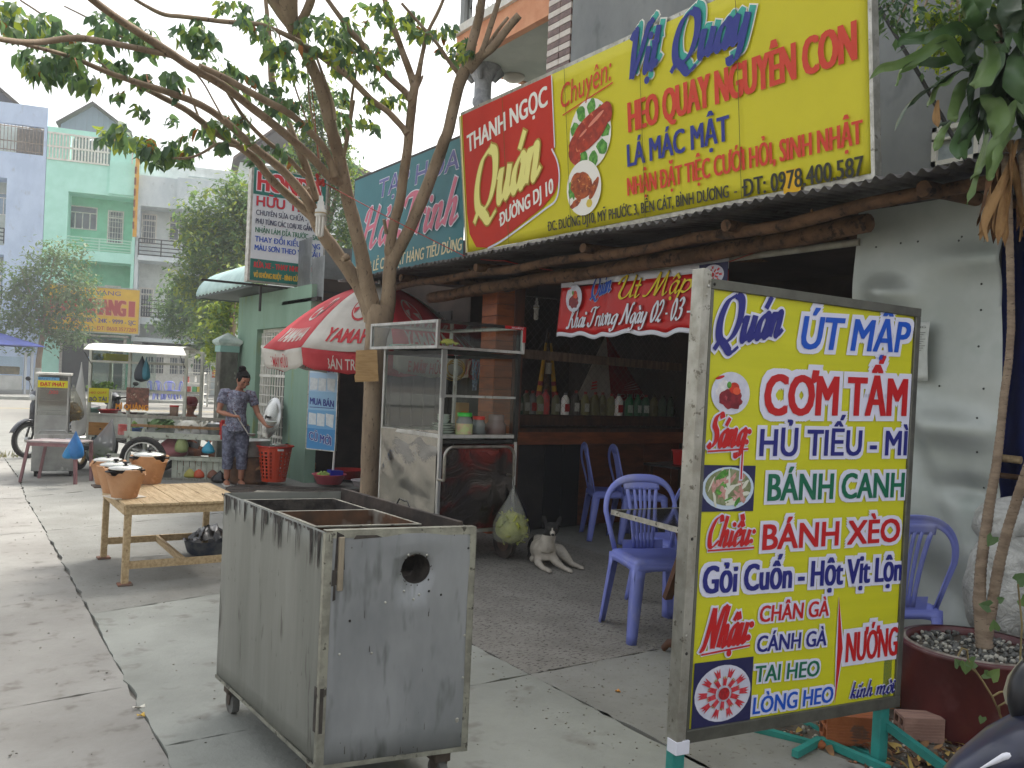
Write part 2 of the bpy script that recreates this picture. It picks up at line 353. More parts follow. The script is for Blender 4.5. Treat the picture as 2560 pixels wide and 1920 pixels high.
def script(par, body, a, b, h, mat, y=-.004, thick_=.15, thin=.035, slant=.3, pen=25, edge=None, edgew=.05, wob=None, name='lettering', squash=1., dshift=0.):
 """brush lettering: every stroke drawn with a broad nib"""
 ax, az = a[0], a[-1]; bx, bz = b[0], b[-1]; W = math.hypot(bx-ax, bz-az); th = math.atan2(bz-az, bx-ax)
 strokes = []; x = 0; first = True
 for ch in unicodedata.normalize('NFD', body):
  if ch in DIA:
   up = .5 if cap else 0
   for st in DIA[ch]: strokes.append([(p[0]+lx+(.2 if cap else 0), p[1]+(up if ch != '\u0323' else 0)+(stack if ch != '\u0323' else 0)) for p in st])
   if ch == '\u0302': stack = .2
   continue
  adv, ss = GL[ch]; lx = x; cap = ch.isupper(); stack = 0
  for st in ss: strokes.append([(p[0]+x, p[1]) for p in st])
  x += adv
 tot = x; kx = W/(tot+slant*.4); kz = h
 def ribbons(o):
  mb = MB(); dz = 0.
  for st in strokes:
   P = crom(st); P = [(p[0]+p[1]*slant*kz/max(kx, 1e-6)*1., p[1]) for p in P]
   P = [(p[0]*kx, p[1]*kz) for p in P]
   n = len(P)
   if len(st) == 2 and math.dist(st[0], st[1]) < .05:   # dot
    c = P[0]; r = kz*(.085+o*.9); mb.add([(ax+(c[0]+r*math.cos(t*.524))*math.cos(th), yy-dz, az+(c[0])*math.sin(th)+c[1]+r*math.sin(t*.524)) for t in range(12)], [tuple(range(12))[::-1]]); dz += .00012; continue
   dx, dy = P[1][0]-P[0][0], P[1][1]-P[0][1]; l = math.hypot(dx, dy) or 1
   if o: P[0] = (P[0][0]-dx/l*o*kz, P[0][1]-dy/l*o*kz)
   dx, dy = P[-1][0]-P[-2][0], P[-1][1]-P[-2][1]; l = math.hypot(dx, dy) or 1
   if o: P[-1] = (P[-1][0]+dx/l*o*kz, P[-1][1]+dy/l*o*kz)
   vs = []
   for i, p in enumerate(P):
    q0 = P[max(i-1, 0)]; q1 = P[min(i+1, n-1)]; dx, dy = q1[0]-q0[0], q1[1]-q0[1]; l = math.hypot(dx, dy) or 1
    ang = math.atan2(dy, dx) - R(pen); wd = kz*(thin + (thick_-thin)*abs(math.sin(ang)))/2*min(1, squash) + o*kz
    nx_, ny_ = -dy/l*wd, dx/l*wd; dz += .000012
    for sg in (-1, 1):
     X = p[0]+nx_*sg; Z = p[1]+ny_*sg; xx = ax+X*math.cos(th)
     vs.append((xx, yy-dz+(wob(xx) if wob else 0), az+X*math.sin(th)+Z))
   mb.add(vs, [(2*i, 2*i+1, 2*i+3, 2*i+2) for i in range(n-1)]); dz += .00006
  return mb
 yy = y; out = [ribbons(0).build(name, mat, par)]
 if edge is not None: yy = y+.0035; out.append(ribbons(edgew).build(name, edge, par))
 return out
# ------------------------------------------------------------------ shared materials
conc = M('concrete', '8f8f89', '7a7973', .9, sc=2.2, bump=.5, bsc=40, lo=.3, hi=.7, c3='6c675e', s3=26, lo3=.6, hi3=.72)
conc2 = M('concrete pale', '9b9d96', '84867f', .9, sc=1.3, bump=.5, bsc=34, lo=.34, hi=.66, c3='74716a', s3=5, lo3=.58, hi3=.74)
concp = M('concrete pebbly', '8d8a83', '75716b', .92, sc=3, bump=1, bsc=55, lo=.3, hi=.7, c3='45413c', s3=34, lo3=.56, hi3=.62, st3=(1,1.9,1))
dirt = M('dirt', '6b6154', '4a4238', .95, sc=5, bump=.6, c3='8a8070', s3=30)
asph = M('asphalt', '8a8780', '7b7973', .9, sc=1.2, bump=.4, bsc=60, lo=.3, hi=.7)
steel = M('steel', 'b9bab8', 'a3a3a0', .32, .85, sc=8, bump=.03, c3='8a8780', s3=20, st=(1,1,.2))
alum = M('aluminium', 'c6c4bc', 'a9a69c', .42, .75, sc=14, c3='8c887c', s3=30)
darkm = M('dark metal', '34322f', '23211f', .6, .3, sc=10)
blk = M('black', '17171a', None, .55); white = M('white paint', 'e6e4dc', 'd4d1c6', .6, sc=6)
redm = M('red', 'b01c18', None, .5); yel = M('sign yellow', 'dcd21a', 'd2c814', .45, sc=3, lo=.3, hi=.7)
navy = M('navy ink', '1d2468', None, .5); blue = M('blue ink', '0f4db0', None, .5); inkred = M('red ink', 'bd1216', None, .5)
green = M('green ink', '0c6a48', None, .5); inkw = M('white ink', 'dfe0ea', None, .55); ink = M('black ink', '2a2a20', None, .6)
glas = glass('clear glass', see=.9); bark = M('bark', 'a08d76', '84725e', .92, sc=7, bump=.9, bsc=20, st=(1,1,.35), lo=.35, hi=.65, c3='5e4f40', s3=40, lo3=.6, hi3=.7)
log = M('log wood', '6d5038', '4c3625', .9, sc=9, bump=.8, st=(1,1,1), c3='2a1c12', s3=18, lo3=.58, hi3=.66)
wood = M('pale wood', 'c2aa84', 'a88f69', .75, sc=5, st=(9,1,9), bump=.3, c3='86704c', s3=6)
darkw = M('dark wood', '4a2c18', '2f1c10', .6, sc=4, st=(6,6,1), bump=.3)
orw = M('orange planks', '9b501c', '7f3f14', .45, sc=3, st=(1,1,5), c3='6a300d', s3=5)
plw = M('white plastic', 'dcdcd8', None, .4); rubber = M('rubber', '1b1a19', '2a2724', .85, sc=20)
gap = M('shadowed dark cloth', '0e0d0c', None, .95)
# ------------------------------------------------------------------ sky, ground, road
def slab(par, poly, top, mat, name='slab', t=.06, jag=.016, seg=.07):
 P = []; n = len(poly)
 for i in range(n):
  a = Vector((poly[i][0], poly[i][1])); b = Vector((poly[(i+1) % n][0], poly[(i+1) % n][1])); l = (b-a).length; k = max(1, min(60, int(l/seg)))
  nn = Vector((-(b-a).y, (b-a).x)).normalized()
  for j in range(k):
   p = a+(b-a)*(j/k)
   if j: p = p + nn*(jag*(noise.noise(Vector((p.x*6, p.y*6, 0)))*1.6+noise.noise(Vector((p.x*19, p.y*19, 0)))*.7))
   P.append((p.x, p.y, top))
 mb = MB(); mb.prism(P, (0, 0, -t)); return mb.build(name, mat, par)
ground = MB().add([(-160,-60,-.075),(200,-60,-.075),(200,160,-.075),(-160,160,-.075)], [(0,1,2,3)]).build('ground', dirt, kind='structure')
CR = [G(*p) for p in ((-60,1040),(0,1130),(49,1199),(64,1243),(114,1327),(183,1456),(227,1535),(267,1614),(301,1673),(321,1712),(356,1782),(405,1866),(440,1950),(520,2150))]
pave = tag(thing('pavement', None, None, (0,0,0)), kind='structure')
XR = 4.55
gutc = M('gutter concrete', '989690', '84817b', .92, sc=1.5, bump=.5, bsc=30, lo=.34, hi=.66, c3='6d6861', s3=6, lo3=.58, hi3=.74)
def slabs():
 cuts = [(0, G(-60,1040), 15.2), (3, None, 11.9), (4, None, 9.4), (6, None, 6.1), (11, None, 3.25), (13, None, 1.2)]
 ys = {0: 15.4, 3: 12.6, 4: 9.55, 6: 6.35, 11: 3.5, 13: .8}
 idx = [0, 3, 4, 6, 11, 13]
 for a, b in zip(idx, idx[1:]):
  left = [(CR[i].x+.003+.010*abs(noise.noise(Vector((i*1.7, 0, 0)))), CR[i].y) for i in range(a, b+1)]
  ya, yb = ys[a], ys[b]
  mid = 2.55
  # cross joint between two rows, then a second column of slabs nearer the shops
  la = left[0]; lb = left[-1]
  fa = lambda x, l, y: l[1] + (y-l[1])*(x-l[0])/(XR-l[0])
  p = left + [(mid, fa(mid, lb, yb)+.003), (mid, fa(mid, la, ya)-.003)]
  slab(pave, p, 0, conc2 if b in (11, 13) else conc)
  slab(pave, [(mid+.006, fa(mid, la, ya)-.003), (mid+.006, fa(mid, lb, yb)+.003), (XR+.4, yb+.003), (XR+.4, ya-.003)], 0, concp if b in (11, 6) else conc)
 k = [(0, 15.2), (3, 11.3), (4, 9.2), (9, 3.9), (13, 1.1)]
 for (a, ya), (b, yb) in zip(k, k[1:]):
  right = [(CR[i].x-.002, CR[i].y) for i in range(a, b+1)]
  x0 = -5.
  ra, rb = right[0], right[-1]
  slab(pave, [(x0, rb[1]-1.2+.006 if 0 else rb[1]+.006-.6*(rb[0]-x0)/6), ] + right[::-1] + [(x0, ra[1]-.006-.6*(ra[0]-x0)/6)], -.006, gutc, seg=.1)
slabs()
MB().add([(-6,.4,-.022),(5,.4,-.022),(5,15.4,-.022),(-6,15.4,-.022)], [(0,1,2,3)]).build('joint_fill', M('joint dirt', '77736b', '5f5b54', .95, sc=9, bump=.6), pave)
slab(pave, [(-6, -8), (12, -8), (12, .75), (1.0, .8), (.55, 1.05), (-6, .5)], -.004, conc)
slab(pave, [(4.97, .8), (12, .8), (12, 17.5), (4.97, 17.5)], -.01, conc)
slab(pave, [(2.1, 15.5), (4.95, 15.5), (4.95, 19.2), (1.2, 19.2)], -.012, conc)
slab(pave, [(-30, 14.8), (-5.01, 14.8), (-5.01, 0), (-30, 0)], -.02, conc2, seg=1)
road = MB(); road.add([(-120,19.4,-.03),(120,8.0,-.03),(120,26.,-.03),(-120,37.5,-.03)], [(0,1,2,3)])
RF = Fr((0, 14.6, 0), math.atan2(-5.7, 120))
road = tag(thing('road', None, None, RF), kind='structure')
rb = MB(); rb.add([(-120,1.0,-.03),(3.2,1.0,-.03),(3.2,5.0,-.03),(160,5.0,-.03),(160,25,-.03),(-120,25,-.03)], [(0,1,2,3,4,5)]); rb.build('carriageway', asph, road)
rb = MB(); rb.add([(-120,9.6,-.026),(160,9.6,-.026),(160,9.74,-.026),(-120,9.74,-.026)], [(0,1,2,3)]); rb.build('white_line', M('road white', 'c9c8c2', 'a9a8a2', .8, sc=9), road)
rb = MB(); rb.add([(-120,17.5,-.026),(160,17.5,-.026),(160,17.68,-.026),(-120,17.68,-.026)], [(0,1,2,3)]); rb.build('yellow_line', M('road yellow', 'c7ab55', 'ac9a60', .8, sc=9), road)
kb = MB()
for i in range(60): kb.rbox((-60+i*1.6, 25, -.05), (-60+i*1.6+1.58, 25.25, .1), .02)
kb.build('kerb', conc2, road)
rb = MB(); rb.box((-120, 25.25, -.06), (160, 60, .07)); rb.build('far_pavement', conc, road)
# verge with dry grass at the road side
vg = MB(); random.seed(3)
for i in range(900):
 x = -3+random.random()*5.2; y = 15.1+random.random()*.55; h = .03+random.random()*.06; a = random.random()*6.3
 dx, dy = .012*math.cos(a), .012*math.sin(a)
 vg.add([(x-dx, y-dy, -.02), (x+dx, y+dy, -.02), (x+random.uniform(-.03,.03), y+random.uniform(-.03,.03), h)], [(0,1,2)])
vg.build('verge_grass', M('dry grass', '7f8050', 'a09868', .9, sc=3), label='dry grass along the road edge', kind='stuff')
# grit and small litter on the apron
gr = MB(); random.seed(11)
for i in range(2600):
 if i < 1500: x, y = random.uniform(2.2, 4.9), random.uniform(2.2, 6.5)
 else: x, y = random.uniform(-1, 4.9), random.uniform(1.6, 12)
 r = random.uniform(.002, .007); gr.ell((x, y, .001), (r, r*random.uniform(.6,1), r*.5), 5, 3)
gr.build('grit', M('grit', '5a564f', '938d82', .9, sc=30), label='loose grit and sand over the concrete apron', kind='stuff')
def litter(x, y, label, c, w=.03, h=.015):
 p = G(x, y); mb = MB(); mb.grid(4, 2, lambda u, v: (p.x+(u-.5)*w, p.y+(v-.5)*h, .006+.006*math.sin(u*5+v*3))); return thick(mb.build('litter', M('lit'+c, c, None, .7), label=label, cat='litter'), .002)
litter(347, 1770, 'white cigarette stub beside the long apron crack', 'dcd8cc', .05, .012)
litter(352, 1790, 'yellowish scrap lying in the long apron crack', 'c9a64a', .03, .02)
litter(1545, 1730, 'small orange scrap on the rough concrete before the chair', 'c98a3a', .02, .02)
# ------------------------------------------------------------------ far house row
HF = Fr(G(300, 985), R(-13.9))
def hp(x, y, off=0): return HF.uv(x, y, off)
def window(par, x0, x1, z0, z1, y, nx=2, top=.25, fr=white, gl=None, bars=0, w=.05, barm=None, name='window'):
 """frame, panes and burglar bars of one opening (frame-local)"""
 o = MB()
 o.box((x0, y-.06, z0), (x0+w, y+.02, z1)); o.box((x1-w, y-.06, z0), (x1, y+.02, z1)); o.box((x0+w, y-.06, z0), (x1-w, y+.02, z0+w)); o.box((x0+w, y-.06, z1-w), (x1-w, y+.02, z1))
 zt = z1-(z1-z0)*top
 if top: o.box((x0+w, y-.055, zt-w/2), (x1-w, y+.02, zt+w/2))
 for i in range(1, nx): xx = x0+(x1-x0)*i/nx; o.box((xx-w/2, y-.05, z0+w), (xx+w/2, y+.02, (zt-w/2) if top else z1-w))
 f = o.build(name, fr, par)
 gl = gl or M('window glass', '3b4248', '59646b', .15, sc=1.2, spec=.8)
 for i in range(nx):
  xa = x0+(x1-x0)*i/nx+w/2; xb = x0+(x1-x0)*(i+1)/nx-w/2
  MB().box((xa, y-.02, z0+w/2), (xb, y-.01, (zt if top else z1)-w/2)).build('pane', gl, f)
 if top: MB().box((x0+w/2, y-.02, zt), (x1-w/2, y-.01, z1-w/2)).build('pane', gl, f)
 if bars:
  b = MB(); bm = barm or fr; n = int((x1-x0)/.13)
  for i in range(1, n): xx = x0+(x1-x0)*i/n; b.box((xx-.012, y-.09, z0+.02), (xx+.012, y-.07, z1-.02))
  k = int((z1-z0)/.3)
  for i in range(1, k): zz = z0+(z1-z0)*i/k; b.box((x0, y-.095, zz-.012), (x1, y-.065, zz+.012))
  b.build('window_bars', bm, f)
 return f
def railing(par, x0, x1, z0, z1, y, mat, n=4, post=1.1, name='railing', r=.025):
 b = MB()
 for i in range(n): zz = z0+(z1-z0)*(i+.3)/(n-.7) if n > 1 else z1; b.box((x0, y-r, min(zz, z1)-r), (x1, y+r, min(zz, z1)+r))
 k = max(1, int((x1-x0)/post))
 for i in range(k+1): xx = x0+(x1-x0)*i/k; b.box((xx-r*1.2, y-r*1.2, z0-.1), (xx+r*1.2, y+r*1.2, z1))
 return b.build(name, mat, par)
gref = G(300, 985)
XB = hp(112, 500).x; XG = hp(342, 500).x; SW = XG-XB         # the green house's party walls
def zz(px, py): return hp(px, py).z
zpar = zz(118, 315); zgt = zz(115, 332); zgb = zz(115, 395); zr1t = zz(170, 478); zbal = zz(170, 640); zf2 = zz(170, 622); z2t = zz(170, 645); zb2 = z2t-3.3
def house(name, label, x0, x1, mats, top, kind):
 wall, inner, rail = mats; h = thing(name, label, 'house', HF)
 dep = 12.
 # party walls, front fins and slabs; the loggia is recessed 1.4 m
 sh = MB()
 fin = .9 if kind != 'grey' else .22
 xa = x0+((hp(171, 480).x-XB) if kind == 'green' else 0.)
 body = MB()
 body.box((x0, 1.4, 0), (x1, dep, top-.9))
 body.build('wall', inner, h)
 f = MB()
 if kind == 'green':
  f.box((x0, 0, 0), (xa, 1.4, top)); f.box((x1-.16, 0, 3.2), (x1, 1.4, top))
  f.box((xa, 0, zr1t), (x1-.16, 1.4, zgb-.02)); f.box((xa, 0, zgt+.05), (x1-.16, .25, top))
  f.box((xa, 0, z2t-.05), (x1-.16, 1.4, zf2))
  f.box((hp(276, 400).x, -.12, zr1t+.1), (x1-.02, 0, zgb+.25)); f.box((hp(276, 400).x, 0, zgb-.02), (x1-.16, .3, zgt+.05))
  f.box((x0, .003, 3.2), (x1-.16, 1.4, 3.55))
 elif kind == 'blue':
  f.box((x1-1.75, 0, 0), (x1, 1.4, zgb+.1)); f.box((x0, 0, zr1t+.35), (x1-1.75, 1.4, zgb+.1)); f.box((x0, 0, zgt+.25), (x1, .3, top))
  f.box((x1-.15, 0, zgb+.1), (x1, 1.4, zgt+.25)); f.box((x0, 0, z2t-.1), (x1-1.75, 1.4, zf2-.1)); f.box((x0, .003, 3.2), (x1-1.75, 1.4, 3.6))
 else:
  f.box((x0, 0, 3.1), (x0+.18, 1.4, zgb-.3)); f.box((x1-.2, 0, 3.1), (x1, 1.4, zgb-.9)); f.box((x0+.18, 0, zr1t-.35), (x0+2.0, 1.4, zgb-.3)); f.box((x0+2.0, -.25, zr1t-.35), (x1+.02, 1.4, zr1t+1.35))
  f.box((x0+.18, -.3, zf2-.3), (x1-.2, 1.4, zf2-.05)); f.box((x0+.18, -.3, zb2+.05), (x1-.2, 1.4, zb2+.4)); f.box((x0, .0, 2.9), (x1, 1.4, 3.12))
 f.build('facade', wall, h)
 return h
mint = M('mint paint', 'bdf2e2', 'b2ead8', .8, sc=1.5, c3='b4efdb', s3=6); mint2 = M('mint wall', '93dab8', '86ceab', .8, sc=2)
sky1 = M('pale blue paint', 'c6d6ef', 'b9cae4', .85, sc=1.3, st=(1,1,.5), c3='b0bccd', s3=3, lo3=.58, hi3=.75); skyw = M('pale cream wall', 'c9cfc4', 'b9c0b4', .85, sc=2)
greyp = M('grey white paint', 'd0d8da', 'bfc9cd', .85, sc=1.2, st=(1,1,.5), c3='9aa3a4', s3=3, lo3=.6, hi3=.75)
ww = M('house white', 'dadfdc', 'c9cfcc', .8, sc=2)
hg = house('terraced_house', 'mint green three storey terraced house with balcony and white louvred grille', XB, XG, (mint, mint2, white), zpar, 'green')
hb = house('terraced_house', 'pale blue terraced house left of the mint green one', XB-SW-.02, XB-.02, (sky1, skyw, darkm), zpar+.95, 'blue')
hw = house('terraced_house', 'grey white terraced house right of the yellow blade sign', XG+.02, XG+SW+.6, (greyp, ww, darkm), zpar, 'grey')
def L_(px, py, o=1.38): p = hp(px, py, o); return p.x, p.z
# green house openings (storey 3 then 2), measured on the recessed wall
for dz, nm in ((0, 'upper'), (-(zf2-zb2)-.35, 'lower')):
 x0, z1 = L_(171, 512); x1, z0 = L_(242, 577); window(hg, x0, x1, z0+dz, z1+dz, 1.4, 4, .28)
 x0, z1 = L_(270, 525); x1, z0 = L_(307, 612); window(hg, x0, x1, z0+dz, z1+dz, 1.4, 1, .22, bars=1, name='door', w=.08)
 x0, z1 = L_(355, 533); x1, z0 = L_(390, 612); window(hw, x0, x1, z0+dz, z1+dz, 1.4, 1, .22, bars=1, name='door', w=.08)
 x0, z1 = L_(424, 540); x1, z0 = L_(470, 605); window(hw, x0, x1, z0+dz, z1+dz, 1.4, 2, .28)
 x0, z1 = L_(-40, 478); x1, z0 = L_(33, 540); window(hb, x0, x1, z0+dz, z1+dz, 1.4, 3, .22, gl=M('curtained glass', '9fb4c4', '7f93a4', .3, sc=2))
xa, xb = hp(171, 480).x, XG-.18
railing(hg, xa, xb, zf2+.03, zz(170, 590), .05, M('pale green rail', 'b9e0cb', None, .6), 5)
railing(hw, XG+.2, XG+SW+.3, zf2-.05, zz(360, 598), -.2, darkm, 5)
railing(hw, XG+.2, XG+SW+.3, zb2+.4, zb2+1.35, -.2, darkm, 5)
railing(hb, XB-SW, XB-1.8, zf2+.1, zz(170, 590)+.1, .05, darkm, 4)
railing(hb, XB-SW, XB-1.8, zf2-3.1, zf2-2.2, .05, darkm, 4)
g = MB(); x0 = XB+.02; x1 = hp(274, 380).x; n = 19
for i in range(n): xx = x0+.07+(x1-x0-.2)*i/(n-1); g.box((xx, -.05, zgb), (xx+.07, .02, zgt))
for z in (zgb-.04, (zgb+zgt)/2-.04, zgt): g.box((x0, -.06, z), (x1, .03, z+.09))
g.build('grille', white, hg)
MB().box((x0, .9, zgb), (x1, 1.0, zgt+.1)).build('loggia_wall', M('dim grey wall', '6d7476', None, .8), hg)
g = MB()
for i in range(3): g.box((x1+1.1+i*.2, -.15, zgb+.2), (x1+1.17+i*.2, -.12, zgb+1))
g.build('grille', white, hg)
g = MB(); xs = XB-SW+.1; n = 26; rust = M('rusty bars', '9a8f80', '7c6e5f', .8, sc=6)
for i in range(n): xx = xs+(SW-.3)*i/(n-1); g.box((xx, .0, zgb+.15), (xx+.035, .03, zgt+.2))
for z in (zgb+.2, (zgb+zgt)/2, zgt+.1): g.box((xs, -.01, z), (XB-.2, .04, z+.05))
g.build('grille', rust, hb)
MB().box((XB-1.5, .5, zgb+.1), (XB-.2, .56, zgt+.2)).build('sheet_panel', M('weathered sheet', '8c857b', '6d6a66', .85, sc=4, st=(4,1,.5)), hb)
# gabled tin roofs behind the parapets
def gable(label, x0, xm, x1, zb, zt, y, dark):
 t = thing('gable_roof', label, 'roof', HF)
 mt = M('tin '+dark, dark, None, .55, .2, sc=8)
 n = int((x1-x0)/.14); mb = MB()
 for i in range(n):
  a = x0+(x1-x0)*i/n; b = x0+(x1-x0)*(i+1)/n
  za = zb+(zt-zb)*(1-abs(a-xm)/((xm-x0) if a < xm else (x1-xm))); z_b = zb+(zt-zb)*(1-abs(b-xm)/((xm-x0) if b < xm else (x1-xm)))
  yy = y + (.03 if i % 2 else 0)
  mb.add([(a, yy, zb-.6), (b, yy, zb-.6), (b, yy, max(z_b, zb)), (a, yy, max(za, zb))], [(0,1,2,3)])
 mb.build('gable_wall', mt, t)
 r = MB(); rm = M('roof edge', '5e5650', None, .8)
 for q in (x0, x1): r.prism([(xm, y-.35, zt+.1), (q+(.2 if q > xm else -.2), y-.35, zb-.05), (q+(.2 if q > xm else -.2), y+6, zb-.05), (xm, y+6, zt+.1)], (0, 0, .08))
 r.build('roof_sheet', rm, t)
pk = hp(233, 265, 3); pe = hp(152, 316, 3); pr = hp(320, 345, 3)
gable('pale tin gable rising behind the mint green house', pe.x, pk.x, pr.x, pr.z+.3, pk.z, 3., '8f99a6')
pk = hp(-15, 215, 3); pr = hp(72, 290, 3)
gable('dark tin gable behind the pale blue house', pk.x-2.6, pk.x, pr.x, pr.z, pk.z, 3., '4a4e58')
# yellow blade sign between green and grey house
bs = thing('blade_sign', 'narrow yellow vertical sign strip between the green and grey houses', 'sign', HF)
a = hp(343, 396, -.3); b = hp(334, 592, -.3)
MB().box((XG-.12, -.35, b.z), (XG+.08, -.28, a.z)).build('strip', M('strip yellow', 'd9a32c', 'c98f22', .7, sc=3), bs)
for i in range(6):
 z = b.z+(a.z-b.z)*(.1+.14*i); MB().box((XG-.14, -.37, z), (XG-.05, -.352, z+.38)).build('marking', M('brown ink', '7a3e1c', None, .7), bs)
# goldsmith's sign
y0 = -1.3
a = hp(112, 708, y0); b = hp(350, 727, y0); c = hp(344, 835, y0)
gs = thing('shop_sign', 'large yellow shop sign with red letters ending in ANG II under the green balcony', 'sign', Fr(HF.M @ Vector((a.x, y0, 0)), R(-13.9)))
gw = b.x-a.x; gt = (a.z+b.z)/2; gb = c.z
mb = MB(); mb.rbox((0, 0, gb), (gw, .25, gt), .02); mb.build('board', M('gold yellow', 'e0b413', 'd6a80f', .6, sc=2), gs)
mb = MB()
for q in ((-.05, gb-.06, gw+.05, gb), (-.05, gt, gw+.05, gt+.07), (-.06, gb, 0, gt), (gw, gb, gw+.06, gt)): mb.box((q[0], -.03, q[1]), (q[2], .27, q[3]))
mb.build('frame', alum, gs)
gh = gt-gb; pur = M('purple ink', '55447c', None, .7); rosy = M('rust red ink', 'ad3b35', None, .7)
letters(gs, 'TIỆM VÀNG', (gw*.28, gb+gh*.84), (gw*.80, gb+gh*.84), gh*.1, pur, bold=.03)
letters(gs, 'PHÚC KHANG II', (gw*.06, gb+gh*.40), (gw*.95, gb+gh*.38), gh*.36, rosy, bold=.05, edge=M('cream ink', 'd8a060', None, .7))
letters(gs, 'VÀNG BẠC 18K - 24K - 9999 - SJC', (gw*.1, gb+gh*.22), (gw*.97, gb+gh*.20), gh*.1, pur, bold=.03)
letters(gs, 'ĐC: MỸ PHƯỚC 3     ĐT: 0650.3577289', (gw*.04, gb+gh*.05), (gw*.98, gb+gh*.04), gh*.09, rosy, bold=.02)
# ground floor shops of the row
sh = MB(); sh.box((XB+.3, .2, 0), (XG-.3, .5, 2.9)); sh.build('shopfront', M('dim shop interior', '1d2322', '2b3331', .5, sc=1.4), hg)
mb = MB(); mb.box((XB+.2, -.9, 3.02), (XG-.1, .3, 3.12)); mb.box((XB+1.0, -.05, 0), (XB+1.12, .05, 3)); mb.box((XG-.35, -.05, 0), (XG-.2, .05, 3)); mb.build('canopy', alum, hg)
x0 = XG+.5; x1 = XG+SW-.2
mb = MB(); mb.box((x0, 1.3, 0), (x1, 1.39, 2.6)); mb.build('shopfront', white, hw)
for i in range(3): window(hw, x0+.2+i*1.25, x0+1.2+i*1.25, 1.15, 2.15, 1.3, 2, 0, bars=1)
letters(hw, 'LA SI MINH MÃ', (x0-.9, 2.35), (x1-1.6, 2.3), .42, inkred, y=1.22, bold=.05)
mb = MB(); mb.box((x0, 1.2, 2.6), (x1, 1.3, 2.95)); n = 22
for i in range(n): mb.box((x0+(x1-x0)*i/n, 1.15, 2.62), (x0+(x1-x0)*i/n+.04, 1.2, 2.93))
mb.build('vent_grille', darkm, hw)
# houses further right, behind the trees
hx = thing('terraced_house', 'white house with open roof terrace beyond the grey one, half behind trees', 'house', HF)
x0 = XG+SW+.7
mb = MB(); mb.box((x0, 0, 0), (x0+5.5, 11, zgb-1.4)); mb.box((x0-1.2, 1.6, zgb-1.4), (x0+2.6, 8, zgb+.2)); mb.box((x0-2.6, 1.2, zgb+.2), (x0+3.4, 8.2, zgb+.45)); mb.box((x0+3.6, 2, zgb-1.4), (x0+3.8, 2.2, zgb+.6)); mb.box((x0+3, 1.6, zgb+.4), (x0+6, 4, zgb+.6))
mb.build('wall', ww, hx)
MB().box((x0+.6, 1.5, zgb-1.2), (x0+1.6, 1.59, zgb-.2)).build('window', M('window glass', '3b4248'), hx)
hx = thing('tiled_roof_house', 'house with steep brown tiled roof behind the main tree limbs', 'house', HF)
p = hp(690, 325, 2); q = hp(600, 405, 2)
mb = MB(); zq = q.z; mb.box((q.x, 2, 0), (p.x+5, 10, zq)); mb.build('wall', ww, hx)
mb = MB(); mb.prism([(q.x-.4, 1.5, zq), (p.x, 1.5, p.z), (p.x, 10, p.z), (q.x-.4, 10, zq)], (0, 0, .15)); mb.prism([(p.x, 1.5, p.z), (p.x+6, 1.5, zq), (p.x+6, 10, zq), (p.x, 10, p.z)], (0, 0, .15))
mb.build('roof', M('brown tile', '6b5a4e', '54463c', .8, sc=3), hx)
mb = MB(); mb.add([(q.x, 1.6, zq), (p.x+5.5, 1.6, zq), (p.x, 1.6, p.z-.1)], [(0,1,2)]); mb.build('gable_wall', M('dark timber', '4c4842', None, .9), hx)
# ------------------------------------------------------------------ house above and behind the stall
UF = Fr((5.6, 9.0, 0), R(-90))       # facade frame: x runs along -Y, -y towards the street
ub = thing('street_house', 'grey plastered house with orange balcony and striped tile pillar above the food stall', 'house', UF)
def U(px, py, o=0.): return UF.uv(px, py, o)
gpl = M('grey render', '8f9292', '7f8283', .9, sc=1.3, st=(1,1,.6), c3='6f7273', s3=4, lo3=.58, hi3=.75); soff = M('pale soffit', 'b9c0b6', 'a9b1a8', .85, sc=1.5)
orp = M('orange paint', 'e0a27c', 'd39069', .75, sc=3); tilel = M('cream tile', 'd9cfc4', 'cbbfb4', .3, sc=9); tiled = M('brown tile strip', '7d625a', '644b44', .4, sc=12)
xa = U(1425, 180).x; xb = 9.0-1.2
mb = MB(); mb.box((xa, 0, 2.9), (xb, 7, 9.5)); mb.build('wall', gpl, ub)
mb = MB(); mb.box((-1.5, 3.2, 2.9), (xa, 7, 9.5)); mb.build('wall', soff, ub)
# striped tile pillar: courses of thin tiles, joints recessed
mb = MB(); mb.box((xa-.43, .02, 2.8), (xa-.004, .6, 9.5)); mb.build('pillar', M('grout', '57504c', None, .9), ub)
tl = MB(); td = MB(); z = 3.0; k = 0; random.seed(5)
while z < 7.2:
 t_ = tl if k % 2 == 0 else td; x = xa-.43 + (0 if k % 2 else 0)
 for w_ in (.22, .20): t_.box((x+.004, -.008-random.random()*.004, z+.004), (x+w_-.004, .02, z+.066)); x += w_
 t_.box((xa-.442, .024, z+.004), (xa-.43, .22, z+.066)); t_.box((xa-.442, .228, z+.004), (xa-.43, .42, z+.066)); t_.box((xa-.442, .428, z+.004), (xa-.43, .6, z+.066))
 z += .07; k += 1
tl.build('cream_tiles', tilel, ub, kind='stuff'); td.build('brown_tiles', tiled, ub, kind='stuff')
